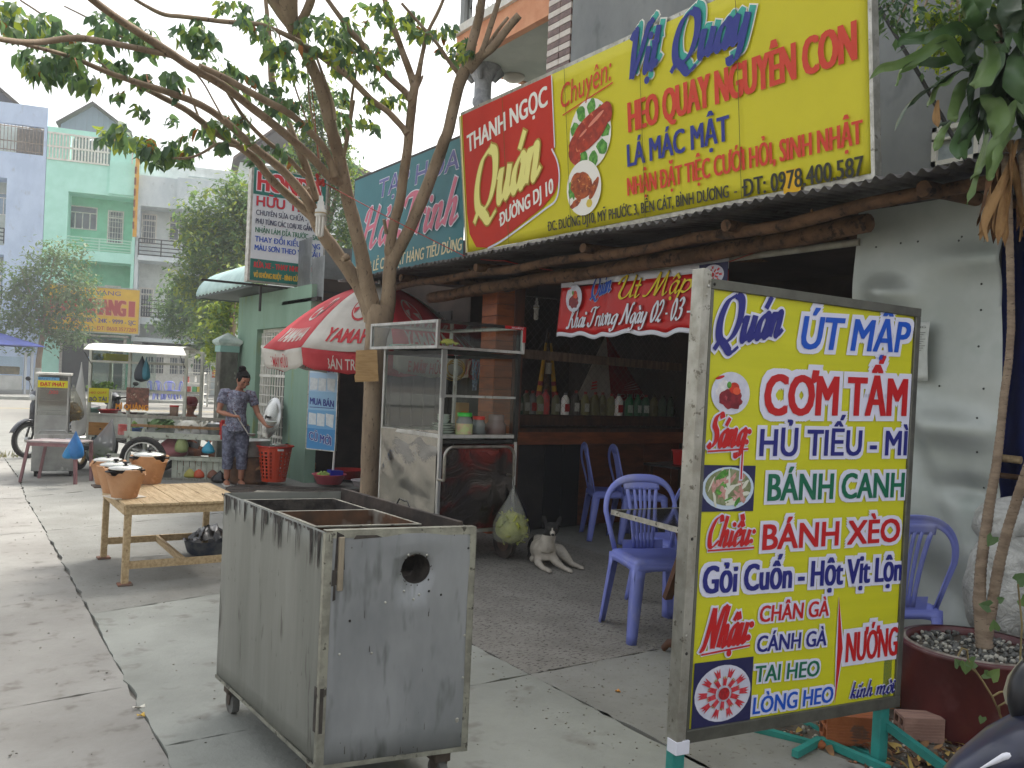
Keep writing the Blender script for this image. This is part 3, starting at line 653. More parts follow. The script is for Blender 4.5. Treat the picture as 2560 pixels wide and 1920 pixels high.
# balcony: soffit, orange fascia, white sill, fluted column, lamps
by0 = .25
c0 = UF.uv(1130, 60, by0)
mb = MB(); xl = UF.uv(1143, 75, by0).x
zb = UF.uv(1200, 128, by0).z; zt = UF.uv(1200, 58, by0).z
mb = MB(); mb.box((xl, by0+.1, zb), (xa-.2, 3.2, zb+.1)); mb.build('balcony_soffit', soff, ub)
mb = MB(); mb.box((xl, by0, zb-.02), (xa-.2, by0+.1, zt)); mb.box((xl, by0+.1, zb-.02), (xl+.1, 3.2, zt)); mb.build('balcony_fascia', orp, ub)
mb = MB(); mb.box((xl-.05, by0-.05, zt), (xa-.2, by0+.18, zt+.11)); mb.build('balcony_sill', white, ub)
rl = MB()
for i in range(26):
 x = xl+.15+i*.1; rl.tube([(x, by0+.08, zt+.11), (x+.03, by0+.05, zt+.5), (x, by0+.08, zt+.9)], .008, 5)
 if i % 3 == 0: rl.tube([(x+.05+.04*math.cos(t*.7), by0+.08, zt+.45+.11*math.sin(t*.7)) for t in range(10)], .007, 4)
rl.tube([(xl, by0+.08, zt+.9), (xa, by0+.08, zt+.9)], .018, 6); rl.build('balcony_railing', darkm, ub)
MB().box((xl+.03, by0+.02, zt+.1), (xl+.14, by0+.13, zt+2.5)).build('balcony_post', gpl, ub)
cy_ = .6; p = UF.uv(1212, 168, cy_); q = UF.uv(1203, 262, cy_)
cx = (p.x+q.x)/2
col = MB(); col.lathe([(.11, 2.9), (.11, p.z-.55), (.14, p.z-.5), (.14, p.z-.44), (.12, p.z-.42), (.12, p.z-.2), (.17, p.z-.12), (.24, p.z-.02), (.24, zb)], 18, (cx, cy_, 0)); col.build('column', M('grey marble', 'b3b5b8', '8f9296', .6, sc=5, dist=2), ub)
ac = MB()
for s_ in range(4):
 a = s_*1.57+.78; ac.tube([(cx+.15*math.cos(a), cy_+.15*math.sin(a), p.z-.2), (cx+.24*math.cos(a), cy_+.24*math.sin(a), p.z-.08), (cx+.22*math.cos(a+.3), cy_+.22*math.sin(a+.3), p.z-.03)], (.03, .06, .04), 6)
ac.build('capital', gpl, ub)
def lamp(x, y, r):
 m_ = MB(); m_.lathe([(0, -.12*r/.2), (r*.6, -.09*r/.2), (r*.95, -.03), (r, 0), (0, 0)], 20); l_ = m_.build('ceiling_lamp', M('opal glass', 'cfcabc', None, .3), None); return l_
pl = UF.uv(1284, 197, 1.1); l_ = lamp(0, 0, .16); l_.location = UF.M @ Vector((pl.x, 1.1, zb-.002)); tag(l_, 'round opal ceiling lamp under the orange balcony', 'ceiling lamp')
mb = MB(); mb.box((-.12, -.06, -.1), (.12, .06, 0)); l_ = mb.build('ceiling_box', M('beige box', 'b5a48c', None, .7)); pl = UF.uv(1272, 233, 1.7); l_.location = UF.M @ Vector((pl.x, 1.7, zb-.002)); tag(l_, 'small beige box on the soffit near the balcony column', 'box')
# vent on the right part of the wall and diagonal pole in front
GF = Fr((5.3, 3.4, 0), R(-90))
gwl = thing('side_wall', 'grey concrete side wall rising behind the tin roof at the right', 'wall', GF)
mb = MB(); mb.box((-.1, 0, 2.2), (4.4, .2, 7)); mb.build('wall_face', gpl, gwl)
a = GF.uv(2335, 322, -.03); b = GF.uv(2400, 405, -.03)
v = MB(); x0, x1, z0, z1 = a.x, b.x+.12, b.z, a.z
for q in ((x0, z0, x0+.03, z1), (x1-.03, z0, x1, z1), (x0, z0, x1, z0+.03), (x0, z1-.03, x1, z1), (x0, z1-.09, x1, z1-.075)): v.box((q[0], -.05, q[1]), (q[2], 0, q[3]))
v = v.build('vent_frame', white, gwl); MB().box((x0+.03, -.02, z0+.03), (x1-.03, -.005, z1-.03)).build('vent_panel', M('vent panel', 'aab4b8', '8e989c', .6, sc=8), v)
pp = [PX(2190, 5, 4.9), PX(2300, 190, 4.9), PX(2400, 375, 4.9), PX(2416, 402, 4.9)]
MB().tube(pp, .012, 6).build('stay_pole', darkm, label='thin dark pole slanting down beside the big yellow sign', cat='pole')
# ------------------------------------------------------------------ stall roof: tin sheet, logs
def tin(name, y0, y1, xf, zf, xb_, zb_, label, mat, amp=.014, pit=.076, wave=0.02):
 t = thing(name, label, 'roof'); n = int(abs(y1-y0)/pit*6)
 def fn(u, v):
  y = y0+(y1-y0)*u; x = xf+(xb_-xf)*v; k = noise.noise(Vector((y*1.1, 0, 3)))*wave
  e = (noise.noise(Vector((y*7, 5, 0)))*.035) if v == 0 else 0
  return (x+e, y, zf+(zb_-zf)*v + amp*math.sin(2*math.pi*y/pit) + k)
 mb = MB(); mb.grid(n, 8, fn, sm=True); o = mb.build('corrugated_sheet', mat, t); thick(o, .002); return t
tinm = M('roof tin', '6d6a68', '4b4846', .6, .4, sc=3, c3='3c2f28', s3=9)
tr1 = tin('stall_roof', 9.3, 1.55, 3.86, 2.545, 6.2, 2.75, 'rusty corrugated tin roof over the stall front under the yellow sign', tinm)
def logbeam(pts, r, label, m=log, seedv=0, name='log_beam', kinks=True):
 P = [];
 for i in range(len(pts)-1):
  a, b = Vector(pts[i]), Vector(pts[i+1]); k = max(2, int((b-a).length/.18))
  for j in range(k):
   p = a+(b-a)*(j/k); n_ = noise.noise_vector(p*1.3+Vector((seedv, 0, 0)))*.03; P.append(p+n_)
 P.append(Vector(pts[-1])); rs = [r*(1+.14*noise.noise(p*4)) for p in P]
 mb = MB(); mb.tube(P, rs, 10, bump=.16)
 for i in range(3, len(P)-2, 5):
  mb.tube([P[i], P[i]+Vector((random.uniform(-.02,.02)-.03, .01, random.choice((-1,1))*r*1.15))], (r*.35, r*.22), 6)
 return mb.build(name, m, label=label, cat='beam')
logbeam([(4.08, 8.3, 2.42), (4.1, 6.74, 2.44), (4.12, 4.4, 2.44), (4.12, 2.9, 2.47), (4.1, 1.6, 2.50)], .036, 'thin crooked log right under the edge of the tin roof')
logbeam([(4.32, 7.9, 2.30), (4.32, 6.2, 2.35), (4.32, 4.4, 2.38), (4.30, 2.85, 2.43)], .055, 'thick peeled log beam below the tin roof over the stall opening', seedv=4)
logbeam([(4.6, 8.0, 2.37), (4.6, 5.2, 2.42), (4.6, 2.4, 2.46)], .05, 'second log beam further in, behind the thick peeled one', seedv=9)
for i, y in enumerate((2.35, 3.6, 5.0, 6.5, 7.9)):
 logbeam([(3.98, y, 2.475+.003*i), (5.2, y+.05, 2.56), (6.1, y, 2.66)], .038, ('cross log with its sawn round end beside the palm leaves', 'cross log over the metal sheet wall', 'cross log above the red banner', 'cross log beside the orange plank post', 'cross log near the teal sign')[i], seedv=i*3)
a = PX(1260, 715, 4.5); b = PX(2150, 605, 4.5)
MB().tube([a, (a+b)/2+Vector((0,0,-.01)), b], .022, 10).build('white_pipe', M('dull white pipe', 'a9a59a', '8e897d', .6, sc=8), label='white pipe running across the stall opening above the banner', cat='pipe')
rl = MB(); rl.beam((4.9, 8.8, 2.2), (4.9, 9.8, 2.2), .03, .03);
# inner dark shell of the stall: back wall, side partitions, roof underside
inn = thing('stall_shell', 'dark timber and tin shell of the food stall', 'stall')
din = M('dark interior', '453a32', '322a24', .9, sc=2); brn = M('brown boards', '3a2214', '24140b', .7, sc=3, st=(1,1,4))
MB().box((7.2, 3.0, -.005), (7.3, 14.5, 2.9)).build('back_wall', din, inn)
MB().box((4.72, 2.95, 0), (5.1, 3.0, 2.7)).build('side_wall', din, inn); MB().box((4.42, 12.2, 0), (7.2, 12.24, 2.9)).build('side_wall', din, inn)  # first wall stops short: unseen opening added to let skylight in
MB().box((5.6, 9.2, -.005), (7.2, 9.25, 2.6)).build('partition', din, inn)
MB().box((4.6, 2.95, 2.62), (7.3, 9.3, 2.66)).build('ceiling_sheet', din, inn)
# side wall with counter (runs inwards from the orange post)
CFr = Fr((4.78, 7.02, 0), R(3))
ct = thing('counter', 'brown boarded counter along the stall side wall with bottle shelf above', 'counter', CFr)
def C_(px, py, o=0.): return CFr.uv(px, py, o)
MB().box((0, -.14, .98), (2.6, .22, 1.02)).build('counter_top', darkw, ct)
MB().rbox((0, -.16, .86), (2.6, -.13, .985), .004).build('apron_board', M('red brown board', '8a4a24', '6b3718', .5, sc=3, st=(1,1,6), bump=.2), ct)
xs = [0, .42, .66, .9, 1.35, 1.85, 2.3, 2.6]
for i in range(7): MB().rbox((xs[i]+.004, -.06, .0), (xs[i+1]-.004, -.03, .86), .004).build('board', (blk if i in (0, 1, 2) else M('dull red board', '6b3a20', '4f2914', .5, sc=3, st=(1,1,5))) if i != 0 else M('black board', '35322e', '24211f', .5, sc=4), ct)
MB().box((0, .22, 0), (2.6, .25, 1.0)).build('board_back', din, ct)
MB().box((.0, -.04, 1.12), (2.6, .22, 1.15)).build('bottle_shelf', darkw, ct)
MB().box((0, -.05, 1.05), (2.6, -.03, 1.12)).build('shelf_edge', darkw, ct)
pa = C_(1290, 885, -.05); pb = C_(1720, 915, -.05)
MB().beam((pa.x-.05, -.05, pa.z+.01), (pb.x+.5, -.05, pb.z-.03), .02, .09).build('rail', M('grey brown rail', '7a6250', '5f4b3e', .8, sc=5, st=(5,1,1)), ct)
cl = MB()                       # chain-link mesh
W_, Z0, Z1 = 2.5, 1.0, 2.35; st_ = .085
n = int((W_+(Z1-Z0))/st_)
for i in range(n+1):
 x = -(Z1-Z0)+i*st_
 for sg in (1, -1):
  if sg == 1: p, q = [x, Z0], [x+(Z1-Z0), Z1]
  else: p, q = [x+(Z1-Z0), Z0], [x, Z1]
  pts = []
  a0 = Vector((p[0], .0, p[1])); a1 = Vector((q[0], .0, q[1])); d = a1-a0
  t0, t1 = 0, 1
  if d.x > 0: t0 = max(0, (0-a0.x)/d.x); t1 = min(1, (W_-a0.x)/d.x)
  else: t0 = max(0, (W_-a0.x)/d.x); t1 = min(1, (0-a0.x)/d.x)
  if t1 <= t0: continue
  u_ = a0+d*t0; v_ = a0+d*t1; k = max(1, int((v_-u_).length/.12))
  cl.tube([u_+(v_-u_)*(j/k)+Vector((0, .004 if j % 2 else -.004, .0)) for j in range(k+1)], .0014, 3, cap=False)
cl.build('chain_link_mesh', M('wire', '6f6a62', None, .5, .6), ct, kind='stuff')
# orange plank post
PF = Fr((4.62, 7.18, 0), R(-42))
po = thing('plank_post', 'post clad in varnished orange planks at the left end of the counter', 'post', Fr((4.52, 6.92, 0), R(-4)))
MB().box((.012, .012, 0), (.288, .3, 2.42)).build('core', darkw, po)
z = 0; random.seed(2); i = 0
while z < 2.38:
 h_ = .105+random.random()*.02
 MB().rbox((0, -.003*(i % 2), z+.002), (.185, .012, min(z+h_-.002, 2.42)), .003).build('plank', orw, po)
 MB().rbox((-.012, .0, z+.002), (0, .30, min(z+h_-.002, 2.42)), .003).build('plank', orw, po); z += h_; i += 1
MB().rbox((.187, -.004, 0), (.3, .013, 2.42), .004).build('corner_board', M('dark orange board', '5e2c10', '45200c', .5, sc=3, st=(5,1,1)), po)
# ------------------------------------------------------------------ bottles on the shelf behind the mesh
random.seed(21)
def bottle(px, h, c, cap_, lab, w_=.095, styl=0, label=''):
 p = C_(px, 1030, .08); t = thing('oil_bottle', label, 'bottle', Fr(CFr.M @ Vector((p.x, .08, 1.151)), R(random.uniform(-15, 15))), 'oil bottles lined up on the shelf')
 mb = MB(); w2 = w_/2; d = .03
 prof = [(1, 0), (1, .62), (.92, .74), (.45, .86), (.3, .9)]
 vs = []; fs = []
 for s_, z in prof:
  sx = w2*s_; sy = d*(s_ if s_ > .5 else .6)
  for a in range(8): th = a*math.pi/4+.39; vs.append((sx*1.1*math.cos(th)+(w2*.3*(1-s_) if styl else 0), sy*1.1*math.sin(th), z*h))
 for i in range(len(prof)-1):
  for j in range(8): fs.append((i*8+j, i*8+(j+1) % 8, i*8+8+(j+1) % 8, i*8+8+j))
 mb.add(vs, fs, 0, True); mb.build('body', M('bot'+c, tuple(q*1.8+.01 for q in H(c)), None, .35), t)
 MB().lathe([(.017, h*.88), (.018, h), (0, h)], 10, (w2*.2 if styl else 0, 0, 0)).build('cap', M('cap'+cap_, cap_, None, .4), t)
 MB().box((-w2*.7, -d*1.15, h*.15), (w2*.7, -d*1.12, h*.5)).build('bottle_label', M('lab'+lab, lab, None, .5), t)
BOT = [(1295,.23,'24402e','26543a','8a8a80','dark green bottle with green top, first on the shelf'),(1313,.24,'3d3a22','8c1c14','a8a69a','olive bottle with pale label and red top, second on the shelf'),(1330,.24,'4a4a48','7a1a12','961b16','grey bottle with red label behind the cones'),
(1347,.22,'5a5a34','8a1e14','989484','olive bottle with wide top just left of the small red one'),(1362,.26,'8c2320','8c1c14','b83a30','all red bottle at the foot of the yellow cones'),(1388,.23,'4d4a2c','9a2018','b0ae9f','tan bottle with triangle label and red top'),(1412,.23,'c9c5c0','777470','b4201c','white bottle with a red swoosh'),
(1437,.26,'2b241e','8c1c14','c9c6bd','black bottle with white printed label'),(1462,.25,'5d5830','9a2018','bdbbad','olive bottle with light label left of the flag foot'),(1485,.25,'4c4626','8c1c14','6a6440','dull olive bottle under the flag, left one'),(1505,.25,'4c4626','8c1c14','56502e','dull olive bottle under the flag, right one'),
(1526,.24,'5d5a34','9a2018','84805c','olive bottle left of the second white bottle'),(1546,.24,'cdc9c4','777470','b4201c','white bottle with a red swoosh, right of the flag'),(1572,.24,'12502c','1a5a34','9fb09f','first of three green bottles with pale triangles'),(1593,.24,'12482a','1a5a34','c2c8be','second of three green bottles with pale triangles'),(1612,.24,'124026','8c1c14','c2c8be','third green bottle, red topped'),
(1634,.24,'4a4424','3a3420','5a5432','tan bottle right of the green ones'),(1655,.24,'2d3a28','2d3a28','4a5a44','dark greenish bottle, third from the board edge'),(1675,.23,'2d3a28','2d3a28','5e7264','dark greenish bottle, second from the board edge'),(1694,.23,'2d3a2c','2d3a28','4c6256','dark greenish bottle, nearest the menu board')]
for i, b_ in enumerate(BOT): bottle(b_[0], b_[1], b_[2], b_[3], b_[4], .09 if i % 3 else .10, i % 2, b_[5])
# advertising pyramids, cones, sack behind the mesh
def pyramid(px0, px1, pyb, pxa, pya, dep, label, cl_, cr_, split=.38):
 a = C_(px0, pyb, dep); b = C_(px1, pyb, dep); c = C_(pxa, pya, dep)
 t = thing('flag_pyramid', label, 'advertising stand', CFr)
 m = Vector((a.x+(b.x-a.x)*split, dep-.12, a.z)); bk = Vector((a.x+(b.x-a.x)*.6, dep+.5, a.z)); A = Vector((a.x, dep, a.z)); B = Vector((b.x, dep, b.z)); Cc = Vector((c.x, dep+.1, c.z))
 MB().prism([A, m, Cc], (.003, .01, 0)).build('side_panel', cl_, t); MB().prism([m, B, Cc], (-.003, .01, 0)).build('front_panel', cr_, t); MB().prism([A, bk, Cc], (0, .01, 0)).build('rear_panel', cl_, t)
 return t, A, m, B, Cc
t, A, m_, B, Cc = pyramid(1440, 1618, 1000, 1530, 838, .55, 'tall white and red cloth pyramid with wing emblem behind the mesh', M('flag white', 'a89d92', '948a80', .8, sc=4), M('flag red', '8f1712', '741210', .7, sc=3))
p0 = m_+(B-m_)*.16; p1 = m_+(B-m_)*.72; zz0 = m_.z+.09
ex = (B-m_).normalized(); yy_ = lambda q: q+Vector((0, -.012, 0))
wg = MB()
for k in range(5):
 a = yy_(m_+(B-m_)*.26+(Cc-m_)*(.15+.024*k)); b = yy_(m_+(B-m_)*(.80-.03*k)+(Cc-m_)*(.19+.042*k)*1.0); c_ = yy_(m_+(B-m_)*(.72-.05*k)+(Cc-m_)*(.172+.036*k)); wg.add([a, b, c_], [(0, 1, 2)])
wg.build('wing_emblem', M('faded pink', 'a58c86', None, .7), t)
letters(t, 'HONDA', (m_.x+.03+.02, m_.z+.035), (B.x-.12, B.z+.03), .05, M('faded pink', 'a58c86'), y=m_.y+.03, bold=.03)
hw_ = MB()
for k in range(3): hw_.add([(A.x+.15+.012*k, A.y-.07, A.z+.12+.035*k), (A.x+.235, A.y-.085, A.z+.14+.035*k), (A.x+.235, A.y-.085, A.z+.155+.035*k), (A.x+.17, A.y-.07, A.z+.14+.035*k)], [(0,1,2,3)])
hw_.build('emblem', inkred, t)
pyramid(1680, 1760, 1005, 1735, 860, .5, 'second smaller white and teal cloth pyramid beside the menu board edge', M('flag dusty', '6d6a66'), M('flag teal', '3d5558'), .5)
for i, (px, pxt, lab) in enumerate(((1345, 1370, 'left yellow and red striped cone leaning behind the mesh'), (1387, 1375, 'right yellow and red striped cone behind the mesh'))):
 a = C_(px, 1000, .35); b = C_(pxt, 822, .38); t = thing('striped_pole', lab, 'cone', CFr); A = Vector((a.x, .35, a.z)); B = Vector((b.x, .38, b.z))
 cs = ['8c2014', 'b98a10', '8c2014', 'b98a10', 'b98a10', 'a07812', '3b2c20']; k = len(cs)
 for j, c_ in enumerate(cs):
  f0 = [0, .12, .2, .26, .4, .6, .8][j]; f1 = [.12, .2, .26, .4, .6, .8, 1][j]
  MB().tube([A+(B-A)*f0, A+(B-A)*f1], (.032-.024*f0, .032-.024*f1), 10).build('band', M('cone'+c_, c_, None, .6), t)
a = C_(1367, 1000, .36); b = C_(1372, 830, .37)
t = thing('wooden_staff', 'brown staff wrapped with white paper between the two striped cones', 'pole', CFr)
MB().tube([(a.x, .37, a.z), (b.x, .38, b.z)], (.035, .012), 10).build('staff', log, t); MB().lathe([(.034, 0), (.03, .12)], 10, (a.x+.004, .36, a.z+.28)).build('paper', M('paper', 'b9b0a0', None, .8), t)
a = C_(1625, 1000, .5); b = C_(1680, 850, .5)
def sackf(u, v): return (a.x+(b.x-a.x)*u, .5-.06*math.sin(u*3.14)+.012*noise.noise(Vector((u*6, v*6, 1))), a.z+(b.z-a.z)*v)
thick(MB().grid(10, 14, sackf).build('sack', M('woven sack', '7a6248', '5a4632', .9, sc=20), label='tall tan woven sack standing behind the mesh right of the pyramid', cat='sack'), .02).matrix_world = CFr.M
# CFL lamps in stall
def bulb(pos, label, sc_=1., cord=.15):
 t = thing('lamp', label, 'lamp', tuple(pos));
 MB().lathe([(0, 0), (.011, -.002), (.013, -.03), (.019, -.034), (.02, -.075), (.03, -.08), (.032, -.115), (.029, -.12), (0, -.12)][::-1], 16).build('socket', plw, t)
 MB().lathe([(.0325, -.098), (.0325, -.106)], 16).build('ring', M('beige ring', 'b3a27c', None, .6), t)
 for k in range(6):
  a_ = k*math.pi/3; x, y = .019*math.cos(a_), .019*math.sin(a_)
  MB().tube([(x, y, -.118), (x, y, -.225), (x*.6, y*.6, -.232)], .0075, 8).build('bulb_tube', M('milky tube', 'e2e0da', None, .25), t)
 if cord: MB().tube([(0, 0, 0), (.002, .001, cord*.5), (-.003, 0, cord)], .0035, 6).build('cord', blk, t)
 t.scale = (sc_,)*3; return t
q = PX(1342, 745, 5.4); bulb(q, 'energy saving lamp hanging dim inside the stall behind the mesh', 1., .2)
# ------------------------------------------------------------------ yellow stall sign (leans forward)
SG = Fr((4.0, 6.69, 2.62), R(-90), 0); tilt = math.atan2(.13, 1.2); SG = Fr((4.0, 6.69, 2.62), R(-90), tilt)
ys = thing('stall_sign', 'big yellow and red stall sign listing roast duck and roast pig on the tin roof', 'sign', SG)
def Y_(px, py, o=0.): return SG.uv(px, py, o)
def at(F, px, py): p = F.uv(px, py); return (p.x, p.z)
WS = Y_(2180, 430).x; HS = 1.215
signy = M('vinyl yellow', 'ece230', 'e2d826', .5, sc=1.2, lo=.3, hi=.7, tr=.25); signr = M('vinyl red', 'd8331d', 'cd2d1a', .5, sc=1.5, tr=.2)
thick(MB().grid(60, 14, lambda u, v: (u*WS, .005+.0012*noise.noise(Vector((u*9, v*2, 0))), v*HS)).build('vinyl_sheet', signy, ys), .003, -1)
fr_ = MB()
for q in ((0, -.03, WS, 0), (0, HS, WS, HS+.03)): fr_.box((q[0], .012, q[1]), (q[2], .05, q[3]))
fr_.box((-.012, .0, 0), (0, .05, HS)); fr_.box((WS, -.008, -.03), (WS+.022, .05, HS+.03))
for i in range(6): x = i*WS/5; fr_.box((x-.015, .014, 0), (x+.015, .05, HS))
fr_.build('frame', alum, ys)
X0 = at(SG, 1162, 500)[0]; X1 = at(SG, 1383, 300)[0]
rp = MB(); zt_ = HS-.004; xw = X1
pts = [(.055, zt_), (X1, zt_), (X1, .62)]
for i in range(9): t = i/8; pts.append((X1+.07*math.sin(t*math.pi)*1-.02*t, .62-.30*t))
pts += [(X1-.18, .235), (.62, .06), (.35, .006), (.18, .03), (.08, .16), (.055, .35)]
rp.add([(x, -.0035, z) for x, z in pts], [tuple(range(len(pts)))]); rp.build('red_panel', signr, ys)
br = MB(); ln = [(X1-.03, .66), (X1+.035, .55), (X1+.05, .42), (X1-.0, .27), (X1-.17, .21), (.64, .05), (.37, -.0)]
P = crom(ln, 5); vs = []
for i, p in enumerate(P):
 a_ = P[max(0, i-1)]; b_ = P[min(len(P)-1, i+1)]; dx, dy = b_[0]-a_[0], b_[1]-a_[1]; l = math.hypot(dx, dy); vs += [(p[0]-dy/l*.008, -.0045, p[1]+dx/l*.008), (p[0]+dy/l*.008, -.0045, p[1]-dx/l*.008)]
br.add(vs, [(2*i, 2*i+1, 2*i+3, 2*i+2) for i in range(len(P)-1)]); br.build('white_outline', inkw, ys)
MB().box((.012, -.0045, .0), (.03, -.003, HS-.01)).build('edge_stripe', M('pale stripe', 'f2e9a0', None, .6), ys)
MB().box((X1+.002, -.0045, .66), (X1+.014, -.003, HS-.01)).build('edge_stripe', inkw, ys)
cream = M('cream yellow ink', 'efe88a', None, .5); signw = M('vinyl white', 'f1eee6', None, .5); sred = M('sign red ink', 'd23c1e', None, .5); snavy = M('sign navy ink', '23308a', None, .5)
YT = -.006
letters(ys, 'THANH NGỌC', at(SG, 1170, 383), at(SG, 1372, 262), .155, signw, YT, .045)
letters(ys, 'ĐƯỜNG DJ 10', at(SG, 1252, 567), at(SG, 1386, 480), .115, signw, YT, .045)
script(ys, 'Quán', at(SG, 1186, 545), at(SG, 1362, 430), .48, cream, YT-.006, .2, .05, .26, edge=M('ochre shade', 'b7953a', None, .6), edgew=.03)
letters(ys, 'Chuyên:', at(SG, 1402, 275), at(SG, 1528, 200), .175, sred, YT, .004, .12)
p = at(SG, 1408, 290); q = at(SG, 1533, 208)
MB().prism([(p[0], YT, p[1]), (q[0], YT, q[1]), (q[0], YT, q[1]+.009), (p[0], YT, p[1]+.009)], (0, .002, 0)).build('underline', sred, ys)
teal = M('teal shade ink', '3fa99b', None, .6)
for body, a_, b_ in (('Vịt', (1572, 205), (1655, 160)), ('Quay', (1680, 172), (1882, 95))):
 pa_ = at(SG, *a_); pb_ = at(SG, *b_)
 script(ys, body, (pa_[0]+.03, pa_[1]+.03), (pb_[0]+.03, pb_[1]+.03), .30, teal, YT-.002, .21, .06, .28, edge=signw, edgew=.03)
 script(ys, body, pa_, pb_, .30, snavy, YT-.012, .21, .06, .28)
letters(ys, 'HEO QUAY NGUYÊN CON', at(SG, 1572, 332), at(SG, 2145, 148), .205, sred, YT, .03)
letters(ys, 'LÁ MÁC MẬT', at(SG, 1570, 418), at(SG, 1827, 350), .155, snavy, YT, .03)
letters(ys, 'NHẬN ĐẶT TIỆC CƯỚI HỎI, SINH NHẬT', at(SG, 1570, 490), at(SG, 2160, 358), .125, sred, YT, .02)
letters(ys, 'ĐC: ĐƯỜNG DJ10, MỸ PHƯỚC 3, BẾN CÁT, BÌNH DƯƠNG  -', at(SG, 1372, 578), at(SG, 1845, 489), .075, ink, YT, .012)
letters(ys, 'ĐT: 0978.400.587', at(SG, 1861, 492), at(SG, 2163, 438), .105, ink, YT, .02)
p = at(SG, 1960, 480); q = at(SG, 2002, 424)
MB().box((p[0], -.0045, p[1]-.012), (q[0], -.003, q[1]+.012)).build('patch', M('orange patch', 'e8b40c', None, .6), ys)
# dishes printed on the sign
def blob(par, pts, mat, y, name='print'): mb = MB(); mb.add([(p[0], y, p[1]) for p in pts], [tuple(range(len(pts)))]); return mb.build(name, mat, par)
def ellp(cx, cz, rx, rz, n=28, rot=0, rough_=0., seed=0):
 out = []
 for i in range(n):
  a_ = 2*math.pi*i/n; k = 1+rough_*noise.noise(Vector((math.cos(a_)*2+seed, math.sin(a_)*2, seed))); x, z = rx*k*math.cos(a_), rz*k*math.sin(a_)
  out.append((cx+x*math.cos(rot)-z*math.sin(rot), cz+x*math.sin(rot)+z*math.cos(rot)))
 return out
rp_ = M('roast print', 'b8391c', '8e2412', .45, sc=14, c3='d9744a', s3=18); hl = M('roast highlight', 'e08a72', None, .4); lf = M('lettuce print', '6fae4a', '3f7f2c', .6, sc=30); duck = M('duck print', 'b3531c', '7e2d0e', .4, sc=22, c3='e29a4e', s3=25)
c = at(SG, 1476, 335); w1 = .24
blob(ys, ellp(c[0], c[1], .235, .25), signw, YT)
for k in range(9): a_ = k*.7; blob(ys, ellp(c[0]+.17*math.cos(a_), c[1]+.19*math.sin(a_), .06, .05, 12, a_, .5, k), lf, YT-.001-.0002*k)
blob(ys, ellp(c[0]-.0, c[1]+.02, .27, .11, 28, .42, .15, 3), rp_, YT-.004)
blob(ys, ellp(c[0]+.2, c[1]+.11, .06, .075, 16, .3, .2, 5), rp_, YT-.0045); blob(ys, ellp(c[0]-.18, c[1]-.12, .08, .06, 14, -.8, .3, 6), rp_, YT-.0046)
blob(ys, ellp(c[0]+.08, c[1]+.09, .1, .015, 14, .42), hl, YT-.005); blob(ys, ellp(c[0]-.07, c[1]+.02, .05, .01, 14, .42), hl, YT-.005)
c = at(SG, 1462, 470)
blob(ys, ellp(c[0], c[1], .2, .2), signw, YT-.006)
blob(ys, ellp(c[0]-.13, c[1], .05, .07, 14, 0, .5, 8), lf, YT-.0065); blob(ys, ellp(c[0]-.02, c[1]+.02, .13, .1, 24, -.2, .2, 9), duck, YT-.007)
blob(ys, ellp(c[0]+.12, c[1]-.02, .09, .03, 16, .9, .2, 10), duck, YT-.0075); blob(ys, ellp(c[0]-.1, c[1]-.1, .07, .025, 14, .3, .3, 11), duck, YT-.0076); blob(ys, ellp(c[0]+.06, c[1]-.12, .035, .03, 12, 0, .3, 12), M('lemon print', 'd9c04a', None, .5), YT-.0078)
for px in (1270, 1424, 1612, 1855): q = SG.uv(px, 420 if px > 1300 else 500); MB().box((q.x-.0022, -.0135, .0), (q.x+.0022, -.0125, HS)).build('seam_shade', M('frame shade line', '6f6a22', None, .8), ys)  # dark strips painted for the frame bars shading the backlit vinyl
# ------------------------------------------------------------------ teal grocery sign
TF = Fr((4.05, 9.35, 2.59), R(-90))
ts = thing('stall_sign', 'blue teal grocery sign with pink script half behind the tree trunks', 'sign', TF)
HT = 1.14; WT = at(TF, 1163, 500)[0]
tealm = M('teal vinyl', '3f7d86', '36717b', .6, sc=1.2, lo=.3, hi=.7)
MB().grid(20, 6, lambda u, v: (u*WT, 0, v*HT)).build('vinyl_sheet', tealm, ts)
mb = MB(); mb.box((0, .0, HT), (WT, .03, HT+.025)); mb.box((-.02, 0, 0), (0, .03, HT+.025)); mb.box((0, .0, -.02), (WT, .03, 0)); mb.box((0, .004, .3), (WT, .03, .33)); mb.build('frame', darkm, ts)
lil = M('lilac ink', '6a6aa5', None, .6); pink = M('pink ink', 'cf6f86', None, .6)
letters(ts, 'TẠP HÓA', at(TF, 945, 497), at(TF, 1150, 420), .2, lil, bold=.05, edge=inkw, edgew=.022, slant=.15)
script(ts, 'Hải Trinh', (at(TF, 905, 620)[0], .32), (WT-.05, .36), .42, pink, -.008, .2, .06, .34, edge=inkw, edgew=.03)
letters(ts, 'BÁN SỈ & LẺ CÁC MẶT HÀNG TIÊU DÙNG', at(TF, 880, 690), at(TF, 1155, 625), .12, M('cream ink2', 'd9cfa8', None, .6), bold=.03, slant=.12)
